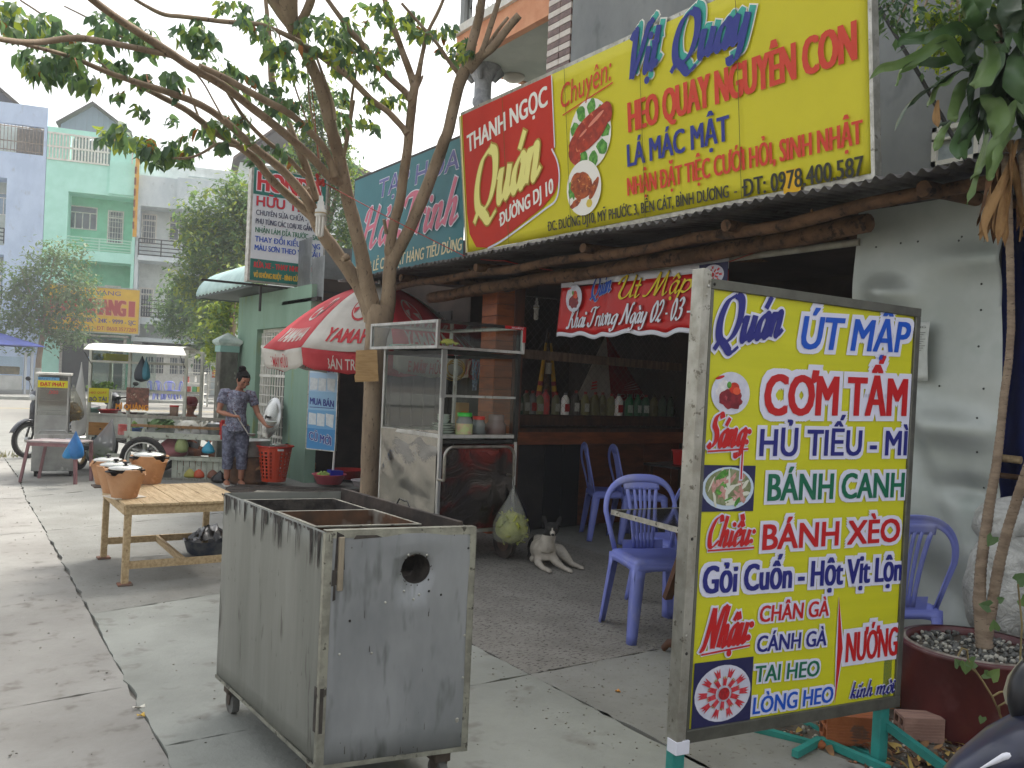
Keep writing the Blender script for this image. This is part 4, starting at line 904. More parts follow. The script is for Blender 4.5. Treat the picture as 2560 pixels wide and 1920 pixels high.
# ------------------------------------------------------------------ red banner
BF = Fr((4.45, 5.815, 0), R(-90))
bn = thing('banner', 'red opening banner with white hems hung under the log beam', 'banner', BF)
b0 = BF.uv(1410, 700); b1 = BF.uv(1824, 652); WB = b1.x; ZT = b0.z-.0; ZB = 1.86
wv = lambda x: .016*math.sin(x*7.)*math.sin(x*2.1)+.01*math.sin(x*17)-.03*math.exp(-((x-.03)/.05)**2)
hem = lambda x: .012*math.sin(x*9)+.010*math.sin(x*23+1)
thick(MB().grid(60, 10, lambda u, v: (u*WB-.03*(1-v)*(1-u), wv(u*WB)*(1.15-v*.4), ZB+.035+hem(u*WB)*(1-v)+(ZT-.07-ZB-.035)*v)).build('red_cloth', M('banner red', 'c81a18', 'b81614', .38, sc=2), bn), .002, 1)
thick(MB().grid(60, 2, lambda u, v: (u*WB, wv(u*WB), ZT-.07+.07*v+.01*math.sin(u*8))).build('hem', inkw, bn), .002, 1)
thick(MB().grid(60, 1, lambda u, v: (u*WB-.03*(1-u), wv(u*WB)*1.15, ZB+hem(u*WB)+.035*v)).build('hem', inkw, bn), .002, 1)
def pic_meal(par, cx, cz, rx, rz, y, s_=1.):
 blob(par, ellp(cx, cz, rx, rz), M('plate print', 'd5d6e2', 'c3c5d6', .5, sc=20), y)
 blob(par, ellp(cx-.35*rx, cz+.1*rz, .42*rx, .5*rz, 18, 0, .4, 2), M('rice print', 'e6e4e4', 'cfcbd0', .6, sc=50), y-.0006)
 blob(par, ellp(cx+.02*rx, cz-.28*rz, .62*rx, .46*rz, 22, -.1, .35, 4), M('meat print', '8e1f2c', '6d1220', .5, sc=30, c3='b64a52', s3=34), y-.0012)
 blob(par, ellp(cx+.15*rx, cz+.25*rz, .27*rx, .27*rz, 16), M('tomato print', 'd8361c', 'b82a14', .5, sc=25), y-.0018)
 blob(par, ellp(cx+.28*rx, cz+.12*rz, .2*rx, .18*rz, 14), M('tomato print2', 'e0552f', None, .5), y-.0024)
 blob(par, ellp(cx-.12*rx, cz+.38*rz, .12*rx, .16*rz, 12), lf, y-.002)
 blob(par, ellp(cx-.6*rx, cz+.7*rz, .25*rx, .07*rz, 10, .3), inkred, y-.0006)
YB = -.032
pic_meal(bn, *at(BF, 1442, 746), .105, .115, YB)
sc1 = BF.uv(1465, 745)
wb = lambda x: wv(x)*.95
script(bn, 'Quán', at(BF, 1476, 745), at(BF, 1538, 728), .16, blue, -.012, .15, .05, .3, edge=inkw, edgew=.02, wob=wb)
script(bn, 'Út Mập', at(BF, 1545, 748), at(BF, 1742, 728), .17, M('banner yellow', 'e0c81a', None, .5), -.012, .15, .04, .4, edge=M('wine ink', '7a1414', None, .6), edgew=.012, wob=wb)
script(bn, 'Khai Trương Ngày 02 - 03 -', at(BF, 1420, 820), at(BF, 1733, 798), .155, inkw, -.012, .14, .04, .3, edge=M('wine ink', '7a1414'), edgew=.014, wob=wb)
c0_ = at(BF, 1780, 700); MB().box((c0_[0]-.1, -.026, c0_[1]-.02), (c0_[0]+.16, -.022, c0_[1]+.11)).build('print', M('navy print', '1b1c4e', None, .5), bn)
def pic_flowers(par, cx, cz, rx, rz, y, n=12):
 blob(par, ellp(cx, cz, rx, rz), M('plate print', 'd5d6e2'), y)
 random.seed(int(cx*100)+3)
 for k in range(n*3):
  a_ = k*2*math.pi/n+(.25 if k >= n else 0); d_ = (.92 if k < n else .62 if k < 2*n else .5);
  if k >= 2*n: blob(par, ellp(cx+d_*rx*math.cos(a_), cz+d_*rz*math.sin(a_), .09*rx, .09*rz, 8, a_, .5, k), M('petal green', '6f9a5c', 'b9c9a0', .6, sc=40), y-.0004-.00005*k); continue
  for j in (-1, 0, 1):
   b_ = a_+j*.13; x0_, z0_ = cx+(d_-.33)*rx*math.cos(a_), cz+(d_-.33)*rz*math.sin(a_); x1_, z1_ = cx+d_*rx*math.cos(b_), cz+d_*rz*math.sin(b_); nx_, nz_ = -(z1_-z0_)*.22, (x1_-x0_)*.22
   blob(par, [(x0_-nx_, z0_-nz_), (x1_, z1_), (x0_+nx_, z0_+nz_)], M('chilli print', 'b5162a', 'd0424c', .5, sc=60), y-.0022-.00008*k-.00002*j)
 blob(par, ellp(cx, cz, .2*rx, .22*rz, 16, 0, .1, 1), M('rose print', 'c01a22', '8e0f18', .5, sc=60), y-.0062)
pic_flowers(bn, c0_[0]+.03, c0_[1]+.03, .10, .07, -.028, 8)
# ties and red string
st = M('red string', 'a5281f', None, .6)
def cord(pts, r, mat, label, cat='string', name='string', sag=0.):
 P = []
 for a_, b_ in zip(pts, pts[1:]):
  a_, b_ = Vector(a_), Vector(b_)
  for j in range(6): t = j/6; P.append(a_+(b_-a_)*t+Vector((0, 0, -sag*4*t*(1-t))))
 P.append(Vector(pts[-1])); return MB().tube(P, r, 5).build(name, mat, label=label, cat=cat)
cord([PD(800, 452, 7.75), PX(1165, 642, 3.98), PX(1262, 652, 4.15), PX(1412, 680, 4.43)], .004, st, 'red string stretched from the tree past the signs to the banner corner', sag=.01)
cord([PX(1410, 707, 4.44), PX(1418, 672, 4.33)], .002, blk, 'thin wire tying the left banner corner to the log', 'wire', 'wire')
cord([PX(1574, 685, 4.44), PX(1577, 655, 4.33)], .002, blk, 'thin wire tying the middle of the banner to the log', 'wire', 'wire')
cord([PX(1822, 655, 4.44), PX(1920, 620, 4.43)], .003, st, 'short red string tying the right banner corner to the white pipe')
# ------------------------------------------------------------------ galvanised sheet wall
WF = Fr((4.5, 3.06, 0), R(-90))
gz = M('galvanised sheet', 'b4b9b5', 'a0a6a1', .48, .25, sc=1.1, bump=.12, c3='9aa29c', s3=3, lo3=.55, hi3=.7)
bul = [(.22, 2.05, .16, .10, .05), (.1, 1.72, .2, .09, .045), (.62, 1.32, .3, .12, .04), (.35, .85, .2, .35, .05), (.72, 1.0, .18, .08, -.035), (.2, 1.35, .2, .25, -.04), (.15, .5, .3, .2, .05), (.6, .45, .2, .3, -.05), (.75, 2.2, .3, .1, .02)]
def gfn(u, v):
 x = u*.86; z = .05+v*2.5; y = .0
 for bx, bz, rx, rz, h_ in bul: y -= 2.1*h_*math.exp(-((x-bx+.45*(z-bz))/rx/.75)**2-((z-bz)/rz/.7)**2)
 if u == 1: x += .02*math.sin(z*2.2)+.012*math.sin(z*5)
 return (x-(.05*(1-v) if u == 0 else 0), y+.02*noise.noise(Vector((x*3, z*3, 0)))-.025*math.exp(-((x-.9+.42*(z-.3))/.07)**2)*(.3 < z < 1.5), z)
gw_ = thing('sheet_wall', 'dented galvanised metal sheet wall right of the stall opening', 'wall', WF)
MB().grid(40, 90, gfn).build('metal_sheet', gz, gw_)
nl = M('nail', '4a4c4a', None, .5, .6)
for px, py in ((2252, 608), (2295, 604), (2405, 592), (2398, 602), (2464, 592), (2454, 710), (2452, 775), (2446, 866), (2350, 965), (2461, 972), (2450, 1045), (2446, 1130), (2446, 1220), (2190, 618)):
 p = WF.uv(px, py); y = gfn(p.x/.86, (p.z-.05)/2.5)[1]; m__ = MB(); m__.ell((p.x, y-.002, p.z), (.006, .004, .006), 8, 4); m__.build('nail', nl, gw_)
nn = thing('paper_notice', 'white printed notice stuck on the metal sheet behind the menu board', 'notice', WF)
a_ = WF.uv(2262, 806, -.07); b_ = WF.uv(2316, 952, -.07)
thick(MB().grid(6, 8, lambda u, v: (a_.x+(b_.x-a_.x+.0)*u, -.065+.008*math.sin(v*5+u*2), b_.z+(a_.z-b_.z)*v)).build('sheet_of_paper', M('notice paper', 'c9cdc9', 'bdc1bd', .8, sc=9), nn), .001)
letters(nn, 'THÔNG', (a_.x+.005, a_.z-.035), (b_.x-.012, a_.z-.035), .012, ink, y=-.078, bold=.01)
ml = MB()
for k in range(9): ml.box((a_.x+.01, -.0785, a_.z-.06-k*.012), (b_.x-.012-.01*(k % 3), -.078, a_.z-.057-k*.012))
ml.build('small_print', M('grey print', '6e716e', None, .8), nn)
# blue tarp and sticks right of the sheet
TP = Fr((4.72, 2.35, 0), R(-90)); tpm = M('blue tarp', '12256e', '0d1a52', .5, sc=3, bump=.3)
def tfn(u, v):
 x = u*2.6; z = 2.5*v; return (x, .03*math.sin(x*14+z*.6)+.02*math.sin(x*31), z)
thick(MB().grid(90, 20, tfn).build('tarpaulin', tpm, label='dark blue tarpaulin hanging behind the potted palm', cat='tarpaulin'), .003).matrix_world = TP.M
for k, (y_, z_, r_, l_) in enumerate(((-.05, 1.17, .02, 'upper short stick tied across the tarpaulin'), (-.06, 1.08, .014, 'lower thin bamboo stick across the tarpaulin'))):
 o = MB().tube([(-.12, y_, z_), (.1, y_-.01, z_+.003), ((.18 if k == 0 else .8), y_, z_)], r_, 8, bump=.1).build('stick', log if k else wood, label=l_, cat='stick'); o.matrix_world = TP.M
# ------------------------------------------------------------------ green house with barrel awning
GHx = 4.25; GH = Fr((GHx, 14.35, 0), R(-90))
gn = M('weathered green wall', '8aa895', '7a9884', .9, sc=1.6, st=(1,1,.3), lo=.35, hi=.65, c3='8f9a5a', s3=3.2, lo3=.6, hi3=.75)
gb_ = thing('green_house', 'weathered green walled house with white folding grille door and barrel awning', 'house', GH)
gx = lambda px, py: GH.uv(px, py)
d0 = gx(643, 820).x; d1 = gx(717, 822).x; dz = gx(680, 820).z; ztop = gx(650, 730).z; xe = gx(772, 900).x
mb = MB(); mb.box((0, 0, 0), (d0, .15, 2.68)); mb.box((d0, 0, dz), (d1, .15, 2.68)); mb.box((d1, 0, 0), (xe, .15, 2.68)); mb.box((0, .15, 0), (.15, 4, 2.68)); mb.build('wall', gn, gb_)
mb = MB(); mb.box((d0, .10, 0), (d0+.09, .2, dz)); mb.box((d1-.03, .1, 0), (d1, .2, dz)); mb.box((d0+.09, .1, dz-.05), (d1-.03, .2, dz)); fr2 = mb.build('door_frame', white, gb_)
g = MB(); n = 22
for i in range(n): x = d0+.1+(d1-d0-.15)*i/(n-1); g.box((x-.007, .05+.015*(i % 2), .02), (x+.007, .065+.015*(i % 2), dz-.06))
for k in range(14):
 z = .08+k*(dz-.2)/13; g.box((d0+.09, .045, z-.006), (d1-.03, .05, z+.006)) if k % 3 else g.box((d0+.09, .04, z-.02), (d1-.03, .05, z+.02))
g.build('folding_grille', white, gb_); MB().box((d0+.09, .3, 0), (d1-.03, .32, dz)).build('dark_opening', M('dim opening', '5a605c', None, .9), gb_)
aw = thing('awning', 'pale blue corrugated barrel awning end on the green house', 'awning', GH)
awm = M('pale awning', 'b4cfcb', 'a3c0bd', .6, .1, sc=4); n = 14
def aw_fn(u, v):
 a_ = math.pi*.5*v; x = -1.0+u*(3.1)
 return (x, .1-.62*math.cos(a_) if 0 else .3-.75*math.cos(a_)+.008*math.sin(u*90), 2.72+.5*math.sin(a_)+.012*math.sin(u*90))
thick(MB().grid(90, 12, aw_fn).build('corrugated_sheet', awm, aw), .004)
em = MB(); em.add([(-1.0, .3-.75*math.cos(math.pi*.5*i/10), 2.72+.5*math.sin(math.pi*.5*i/10)) for i in range(11)]+[(-1.0, .3, 2.72)], [tuple(range(12))]); em.build('end_sheet', awm, aw)
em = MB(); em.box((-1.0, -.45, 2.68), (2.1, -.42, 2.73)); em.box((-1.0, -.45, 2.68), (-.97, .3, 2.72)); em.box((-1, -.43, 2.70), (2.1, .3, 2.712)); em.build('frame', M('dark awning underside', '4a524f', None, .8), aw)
# gate pillar
PFm = facing(PX(560, 900, 4.05), PX(560, 900, 4.05)+Vector((.1, 0, 0)))
p = PX(567, 900, 4.05); pz = PX(567, 850, 4.05).z
pi_ = thing('gate_pillar', 'old gate pillar with white pyramid cap left of the green house', 'pillar', (p.x, p.y, 0))
MB().rbox((-.14, -.14, 0), (.14, .14, pz-.12), .01).build('shaft', M('stained pillar', '77766c', '4f4d46', .95, sc=3, st=(1,1,.5), c3='b3b1a4', s3=5), pi_)
MB().lathe([(.21, 0), (.27, .05), (.27, .09), (0, .22)], 4, (0, 0, pz-.1), sm=False).build('cap', M('cap paint', 'd3dbd6', 'a9bab4', .8, sc=6), pi_).rotation_euler = (0, 0, R(45))
MB().box((-.155, -.155, pz-.2), (.155, .155, pz-.1)).build('collar', M('teal paint', '8fb5ac', None, .8), pi_)
# dark recess, tin walls and blue repair board
rc = thing('tin_shed', 'dark tin shed gap between green house and stall', 'shed')
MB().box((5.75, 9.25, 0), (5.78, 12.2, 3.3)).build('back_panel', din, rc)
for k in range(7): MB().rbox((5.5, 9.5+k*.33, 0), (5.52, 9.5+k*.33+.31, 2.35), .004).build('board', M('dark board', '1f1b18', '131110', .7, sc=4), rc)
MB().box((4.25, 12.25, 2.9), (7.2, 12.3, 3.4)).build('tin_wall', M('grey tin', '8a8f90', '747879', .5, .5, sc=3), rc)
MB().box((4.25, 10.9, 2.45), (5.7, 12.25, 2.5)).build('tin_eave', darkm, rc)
for k, (y_, w_, h_) in enumerate(((11.6, .5, .9), (11.1, .45, .6))): MB().grid(12, 4, lambda u, v: (4.32+.01*math.sin(u*40), y_+w_*(.5-u), 2.45+h_*v)).build('tin_sheet', M('grey tin', '8a8f90'), rc)
RB = Fr(PX(838, 1160, 4.15).to_tuple()[:2]+(0,), R(-90));
p0 = PX(765, 1140, 3.95); p1 = PX(835, 1160, 4.15); RB = facing(p0, p1)
bt = RB.uv(840, 905); bl = RB.uv(772, 900); bw = (p1-p0).xy.length; zb0 = RB.uv(765, 1120).z; zt0 = RB.uv(772, 890).z
rbd = thing('repair_board', 'tall blue and white repair board with peeled letters leaning by the green wall', 'sign', RB)
zlow = zb0; hh = zt0-zlow
for k, (f0, f1, c_) in enumerate(((0, .22, '3f86bd'), (.22, .42, '6aa3cf'), (.42, .62, '8fb9d9'), (.62, .82, 'a9c9e4'), (.82, 1, 'c3d8e8'))):
 MB().box((0, 0, zlow+hh*f0), (bw, .02, zlow+hh*f1)).build('panel', M('rb'+c_, c_, None, .6), rbd)
mb = MB(); mb.box((-.012, -.005, zlow), (0, .025, zt0)); mb.box((bw, -.005, zlow), (bw+.012, .025, zt0)); mb.box((0, -.005, zlow-.012), (bw, .025, zlow)); mb.build('frame', alum, rbd)
peel = M('peeled white', 'd6dde0', 'c5ced4', .7, sc=20)
letters(rbd, 'SƠN - SỬA', (bw*.12, zlow+hh*.84), (bw*.86, zlow+hh*.83), .075, snavy, bold=.02)
letters(rbd, 'MUA BÁN', (bw*.06, zlow+hh*.48), (bw*.92, zlow+hh*.46), .085, snavy, bold=.03)
letters(rbd, 'CŨ MỚI', (bw*.08, zlow+hh*.10), (bw*.88, zlow+hh*.05), .1, snavy, bold=.03, edge=peel, edgew=.03)
random.seed(4)
for z in (.64, .26):
 for k in range(3): x = .05+k*.3; MB().add([(bw*(x+random.uniform(-.02,.02)), -.003, zlow+hh*(z+random.uniform(-.01,.01))), (bw*(x+.26), -.003, zlow+hh*(z-.01*k)), (bw*(x+.27+random.uniform(-.02,.02)), -.003, zlow+hh*(z+.12)), (bw*(x-.01), -.003, zlow+hh*(z+.13))], [(0,1,2,3)]).build('peeled_patch', peel, rbd)
MB().box((bw*.06, -.003, zlow+hh*.445), (bw*.92, -.001, zlow+hh*.452)).build('line', snavy, rbd)
MB().box((bw*.03, -.003, zt0-.06), (bw*.92, -.001, zt0-.055)).build('line', inkred, rbd)
# ------------------------------------------------------------------ motorcycle repair sign
HN = Fr((PY(618, 700, 12).x, 12.0, 0), 0)
hn = thing('repair_sign', 'white and green motorcycle repair sign with red headline above the green house', 'sign', HN)
z1 = HN.uv(625, 412).z; z0 = HN.uv(612, 702).z; wn = HN.uv(818, 500).x
tg = M('teal green vinyl', '147064', '0f6257', .6, sc=3)
MB().box((0, 0, z0), (wn, .14, z1)).build('box_body', alum, hn)
MB().box((.03, -.006, z0+.02), (wn-.03, 0, z1-.02)).build('white_face', M('sign white face', 'd6dade', 'cdd2d6', .5, sc=3), hn)
hz = z1-z0
MB().box((.03, -.010, z1-.02-hz*.23), (wn-.03, -.0065, z1-.02)).build('green_band', tg, hn); MB().box((.03, -.010, z0+.02), (wn-.03, -.0065, z0+hz*.2)).build('green_band', tg, hn)
def hl_(t, f, h_, m_, x0=.07, x1=.93, **k): letters(hn, t, (wn*x0, z0+hz*f), (wn*x1, z0+hz*f), hz*h_, m_, y=-.015, **k)
hl_('HONDA', .795, .165, M('honda red', 'c42630', None, .5), bold=.06, edge=inkw, edgew=.03)
hl_('HỮU TÌNH', .66, .085, M('honda red', 'c42630'), bold=.05, edge=snavy, edgew=.01, x1=.9)
hl_('CHUYÊN SỬA CHỮA - THAY', .58, .045, M('dark slate ink', '2c3352', None, .6), bold=.012)
hl_('PHỤ TÙNG CÁC LOẠI XE GẮN MÁY', .505, .045, M('dark slate ink', '2c3352'), bold=.012)
hl_('NHẬN LÀM ĐĨA TRƯỚC - SAU', .43, .045, green, bold=.012)
hl_('THAY ĐỔI KIỂU DÁNG', .35, .048, blue, bold=.03)
hl_('MÀU SƠN THEO YÊU CẦU', .275, .048, blue, bold=.03)
hl_('RỬA XE - THAY NHỚT - VÁ ÉP', .125, .05, M('honda red', 'c42630'), bold=.03)
hl_('VỎ KHÔNG RUỘT - BÌNH CŨ ĐỔI BÌNH MỚI', .04, .045, M('gold ink', 'c9a32a', None, .6), bold=.03)
mb = MB(); mb.box((-.6, .05, z0-.05), (wn+.3, .08, z0-.02)); mb.box((wn-.1, .05, z0-.4), (wn-.07, .08, z0-.05)); mb.box((.2, .05, z0-.4), (.23, .08, z0-.05)); mb.build('support', darkm, hn)
# ------------------------------------------------------------------ foliage helpers
def leaf_verts(p, d, n, L, W, droop=.25):
 """pointed leaf folded along its rib: 6 verts, 4 faces"""
 d = d.normalized(); s_ = d.cross(n)
 s_ = s_.normalized() if s_.length > 1e-4 else Vector((1,0,0)); u = s_.cross(d)
 m1 = p+d*L*.35+u*L*.03; m2 = p+d*L*.7-u*L*droop*.3; t = p+d*L-u*L*droop*.7
 return [p, m1+s_*W*.5+u*W*.12, m2+s_*W*.36+u*W*.1, t, m2-s_*W*.36+u*W*.1, m1-s_*W*.5+u*W*.12, m1, m2]
LF = [(0,6,1),(0,5,6),(1,6,7,2),(5,4,7,6),(2,7,3),(4,3,7)]
def rdir():
 while 1:
  v = Vector((random.uniform(-1,1), random.uniform(-1,1), random.uniform(-1,1)))
  if .05 < v.length < 1: return v.normalized()
def crown(blobs, n, L, mats, seed=1, clump=14, droop=.3, flat=.35):
 """leaves in clumps through ellipsoids (centre, radii)"""
 random.seed(seed); mb = MB(); vol = [b[1][0]*b[1][1]*b[1][2] for b in blobs]; tot = sum(vol)
 vs = []; fs = []; ms = []
 for b, v in zip(blobs, vol):
  for c in range(max(1, int(n*v/tot/clump))):
   r = random.random()**.45; q = rdir()*r; cc = Vector(b[0])+Vector((q.x*b[1][0], q.y*b[1][1], q.z*b[1][2])); cs = L*2.2; mi = random.choice(range(len(mats)))
   for k in range(clump):
    p = cc+rdir()*cs*random.random(); d = rdir(); d.z = d.z*.5-droop; nn = rdir()*flat+Vector((0,0,1))
    l = L*random.uniform(.6, 1.25); w_ = l*random.uniform(.4, .6); d.normalize(); s_ = d.cross(nn).normalized()*w_*.5; i0 = len(vs)
    vs += [p, p+d*l*.5+s_, p+d*l-Vector((0,0,l*.15)), p+d*l*.5-s_]; fs.append((i0, i0+1, i0+2, i0+3)); ms.append(mi if random.random() < .8 else random.choice(range(len(mats))))
 mb.v = [tuple(v) for v in vs]; mb.f = fs; mb.m = ms; mb.s = [False]*len(fs); return mb
lfa = M('leaf green', '6f8c58', '5f7d4e', .5, sc=3, tr=.5); lfb = M('leaf mid', '7a9450', '66854a', .5, sc=3, tr=.5); lfy = M('leaf yellow green', 'a2b042', '8ea03a', .5, sc=3, tr=.45); lfd = M('leaf dark', '587455', '4c684a', .45, sc=3, tr=.4)
lfo = M('leaf orange', 'a8692a', '8c5a22', .6, sc=3, tr=.3); lfg = M('leaf pale', '7c8f62', '6b8054', .6, sc=3, tr=.3)
def far_tree(name, label, base, top_z, blobs, n, L, mats, tr_=.12, seed=1, group=None, whitewash=False, limbs=6):
 t = thing(name, label, 'tree', tuple(base), group); B = Vector(base)
 bl = [(Vector(b[0])-B, b[1]) for b in blobs]; ctr = sum((b[0] for b in bl), Vector())/len(bl)
 tk = MB(); fk = Vector((ctr.x*.4, ctr.y*.4, top_z)); tk.tube([(0,0,-.05), (0.02,0.01,top_z*.5), fk], (tr_*1.15, tr_, tr_*.85), 9, bump=.12)
 random.seed(seed)
 for b in bl:
  for k in range(max(1, limbs//len(bl))): e = b[0]+rdir()*min(b[1])*.6; tk.tube([fk-(fk*.04), fk.lerp(e, .45)+rdir()*.1, e], (tr_*.6, tr_*.35, tr_*.1), 6, bump=.1)
 tk.build('trunk', bark, t)
 if whitewash: MB().tube([(0,0,0), (0.01,0.005,1.25)], tr_*1.22, 10).build('whitewash', M('whitewash', 'c9c8c0', 'aeb0a8', .9, sc=5), t)
 crown(bl, n, L, mats, seed).build('crown', mats, t, kind='stuff'); return t
def bl(px, py, D, rx, ry, deep=None):
 """crown blob at a photo place, distance D, radii in photo pixels"""
 c = PD(px, py, D); k = D/FPX; return (c, (rx*k, (deep or rx)*k, ry*k))
# trees across the road
D = 41
far_tree('street_tree', 'leafy street tree in front of the gold shop sign', G(92, 985), 3.2, [bl(40,800,D,70,90), bl(60,700,D,70,60), bl(150,650,D,75,60), bl(190,740,D,75,65), bl(150,830,D,60,50), bl(105,770,D,70,80), bl(200,840,D,40,40)], 7500, .24, [lfg, lfb, lfa, lfg], .13, 2, whitewash=True)
D = 34
far_tree('street_tree', 'round headed dark street tree right of the grey house ground floor', G(485, 960), 2.9, [bl(440,800,D,70,45), bl(500,780,D,60,60), bl(520,850,D,60,50), bl(450,740,D,50,50)], 4500, .2, [lfa, lfd, lfb], .11, 3, whitewash=True)
D = 30
far_tree('roadside_tree', 'big dense green tree behind the barrel awning', (PD(560, 985, D).x, PD(560, 985, D).y, 0), 4.6, [bl(560,640,D,110,90), bl(500,560,D,60,90), bl(600,520,D,80,90), bl(540,760,D,75,100), bl(480,700,D,50,70), bl(560,860,D,40,60), bl(640,600,D,60,100)], 14000, .22, [lfb, lfa, lfb, lfy], .2, 4)
far_tree('roadside_tree', 'tall loose tree behind the repair sign and main tree limbs', (PD(800, 985, 24).x, PD(800, 985, 24).y, 0), 5.5, [bl(800,300,24,60,90), bl(850,420,24,60,80), bl(870,520,24,60,80), bl(780,400,24,70,90), bl(740,500,24,60,80), bl(850,620,24,70,60), bl(800,220,24,40,50)], 9500, .15, [lfa, lfd, lfb, lfy], .16, 5)
far_tree('garden_tree', 'bright green broadleaf bush hanging beside the gate pillar', (PD(585, 985, 19).x, PD(585, 985, 19).y, 0), 2.2, [bl(550,860,19,40,40), bl(560,790,19,40,50), bl(590,720,19,30,60)], 1500, .16, [lfb, lfy], .07, 6)
# ------------------------------------------------------------------ the tree on the apron
mt_ = thing('street_tree', 'bare limbed shade tree with spreading pruned branches in the middle of the apron', 'tree', (0, 0, 0))
K = lambda w, D_: w*D_/FPX/2
def limb(pts, par=mt_, name='branch', n=10, bump=.1):
 P = []; rs = []
 raw = [PD(p[0], p[1], p[3]-.9) for p in pts]; rw = [K((p[2] if name == 'trunk' else p[2]*.92 if p[2] < 18 or p[0] > 1040 else 16.6+(p[2]-18)*.6), p[3]-.9) for p in pts]
 Q = [2*raw[0]-raw[1]]+raw+[2*raw[-1]-raw[-2]]
 for i in range(1, len(Q)-2):
  for j in range(5):
   t = j/5; P.append(.5*(2*Q[i]+(Q[i+1]-Q[i-1])*t+(2*Q[i-1]-5*Q[i]+4*Q[i+1]-Q[i+2])*t*t+(3*Q[i]-Q[i-1]-3*Q[i+1]+Q[i+2])*t**3)); rs.append(rw[i-1]+(rw[i]-rw[i-1])*t)
 P.append(raw[-1]); rs.append(rw[-1])
 return MB().tube(P, rs, n, bump=bump).build(name, bark, par), P
tk = [(920,1318,58,9.3),(922,1285,52,9.3),(925,1180,47,9.3),(928,1080,46,9.3),(932,980,46,9.3),(935,900,50,9.3),(942,840,56,9.3),(950,790,70,9.3),(954,765,66,9.3)]
limb(tk, name='trunk', n=16, bump=.07)
limb([(930,800,60,9.3),(905,730,52,9.28),(868,670,50,9.2),(825,610,46,9.1),(792,560,42,9.0),(775,505,36,8.9),(762,470,30,8.8)])
limb([(780,520,34,8.9),(753,478,30,8.7),(700,420,27,8.5),(637,370,24,8.2),(560,301,22,7.9),(501,262,20,7.6),(424,232,18,7.3),(340,205,16,7.),(270,181,15,6.7),(170,140,12,6.3),(66,112,10,5.9),(-40,85,9,5.6)])
limb([(800,560,34,9.),(740,505,28,8.9),(680,450,25,8.7),(640,400,23,8.5),(590,360,22,8.3),(540,332,19,8.1),(470,278,17,7.8),(405,243,16,7.5),(330,205,14,7.2)])
limb([(850,455,34,8.8),(822,440,30,8.7),(776,390,26,8.5),(695,320,26,8.1),(620,262,25,7.8),(560,216,24,7.5),(482,170,26,7.2),(430,135,26,6.9),(370,96,25,6.7),(300,50,23,6.4),(232,0,22,6.1),(200,-30,20,6.)])
limb([(838,440,26,8.7),(820,392,22,8.6),(799,355,20,8.4),(750,305,20,8.2),(714,278,20,8.),(640,239,20,7.7),(559,193,18,7.4),(500,165,14,7.2)])
limb([(425,138,16,6.9),(330,118,16,6.6),(250,103,17,6.3),(190,95,18,6.1),(100,105,17,5.9),(40,104,16,5.7),(-30,92,15,5.5)])
limb([(762,440,14,8.8),(720,395,12,8.7),(660,347,12,8.5),(615,300,11,8.3),(579,247,10,8.1),(560,215,9,8.)])
limb([(791,502,28,8.9),(775,450,26,8.9),(760,405,24,8.85),(735,345,22,8.8),(714,290,20,8.8),(683,216,20,8.7),(676,140,16,8.7),(672,77,13,8.6),(664,0,11,8.6)])
limb([(935,780,60,9.3),(915,700,54,9.2),(903,633,50,9.1),(886,560,47,9.),(869,494,46,8.9),(850,400,42,8.75),(830,328,42,8.6),(810,250,40,8.5),(791,193,38,8.4),(760,125,38,8.3),(735,77,42,8.2),(722,20,68,8.1),(715,-30,80,8.)], n=14)
limb([(738,80,30,8.2),(700,30,34,8.1),(668,-20,36,8.)]); limb([(742,70,24,8.2),(770,20,26,8.1),(785,-30,26,8.)])
limb([(965,780,60,9.3),(972,730,52,9.25),(974,680,46,9.2),(977,640,42,9.2),(975,617,36,9.15),(985,560,34,9.1),(1000,502,34,9.),(1010,430,32,8.9),(1019,370,30,8.8),(1026,300,29,8.7),(1034,232,29,8.6),(1040,205,27,8.6)])
limb([(978,660,48,9.2),(995,625,44,9.15),(1020,580,38,9.1),(1050,510,35,9.),(1092,405,33,8.9),(1108,360,32,8.8),(1120,328,31,8.75),(1135,265,31,8.7),(1146,216,32,8.6),(1160,180,32,8.55),(1173,150,28,8.5),(1180,110,26,8.4),(1189,77,25,8.4),(1200,30,24,8.3),(1208,-30,22,8.2)])
limb([(1170,175,30,8.5),(1186,157,30,8.5),(1205,138,26,8.45),(1232,118,23,8.4),(1265,75,22,8.35),(1298,38,20,8.3)])
limb([(1200,142,20,8.45),(1209,118,16,8.4),(1225,70,15,8.4),(1247,0,14,8.3),(1258,-30,12,8.3)])
limb([(1208,134,14,8.45),(1235,90,10,8.45),(1252,66,9,8.4),(1270,44,8,8.4)])
limb([(1150,190,14,8.6),(1120,150,11,8.5),(1092,108,10,8.4),(1045,55,9,8.3),(1004,8,8,8.2)])
limb([(1036,215,26,8.6),(1025,180,22,8.6),(1015,154,20,8.5),(1003,120,17,8.5),(992,89,16,8.4),(975,45,16,8.4),(962,0,15,8.3),(958,-30,14,8.3)])
limb([(1042,205,20,8.6),(1050,165,14,8.5),(1058,127,12,8.5),(1070,80,10,8.4),(1095,30,10,8.3),(1112,-10,9,8.2)])
limb([(1045,215,10,8.6),(1053,198,8,8.6),(1058,188,4,8.6)], n=6)
limb([(1018,335,20,8.7),(1006,318,18,8.7),(970,280,17,8.6),(926,247,17,8.5),(870,190,18,8.4),(811,147,16,8.3),(768,116,15,8.25),(720,90,14,8.1),(680,72,13,8.),(640,60,13,7.9),(560,54,13,7.7),(463,42,12,7.5),(410,36,12,7.4),(360,12,10,7.3),(325,-10,9,7.2)])
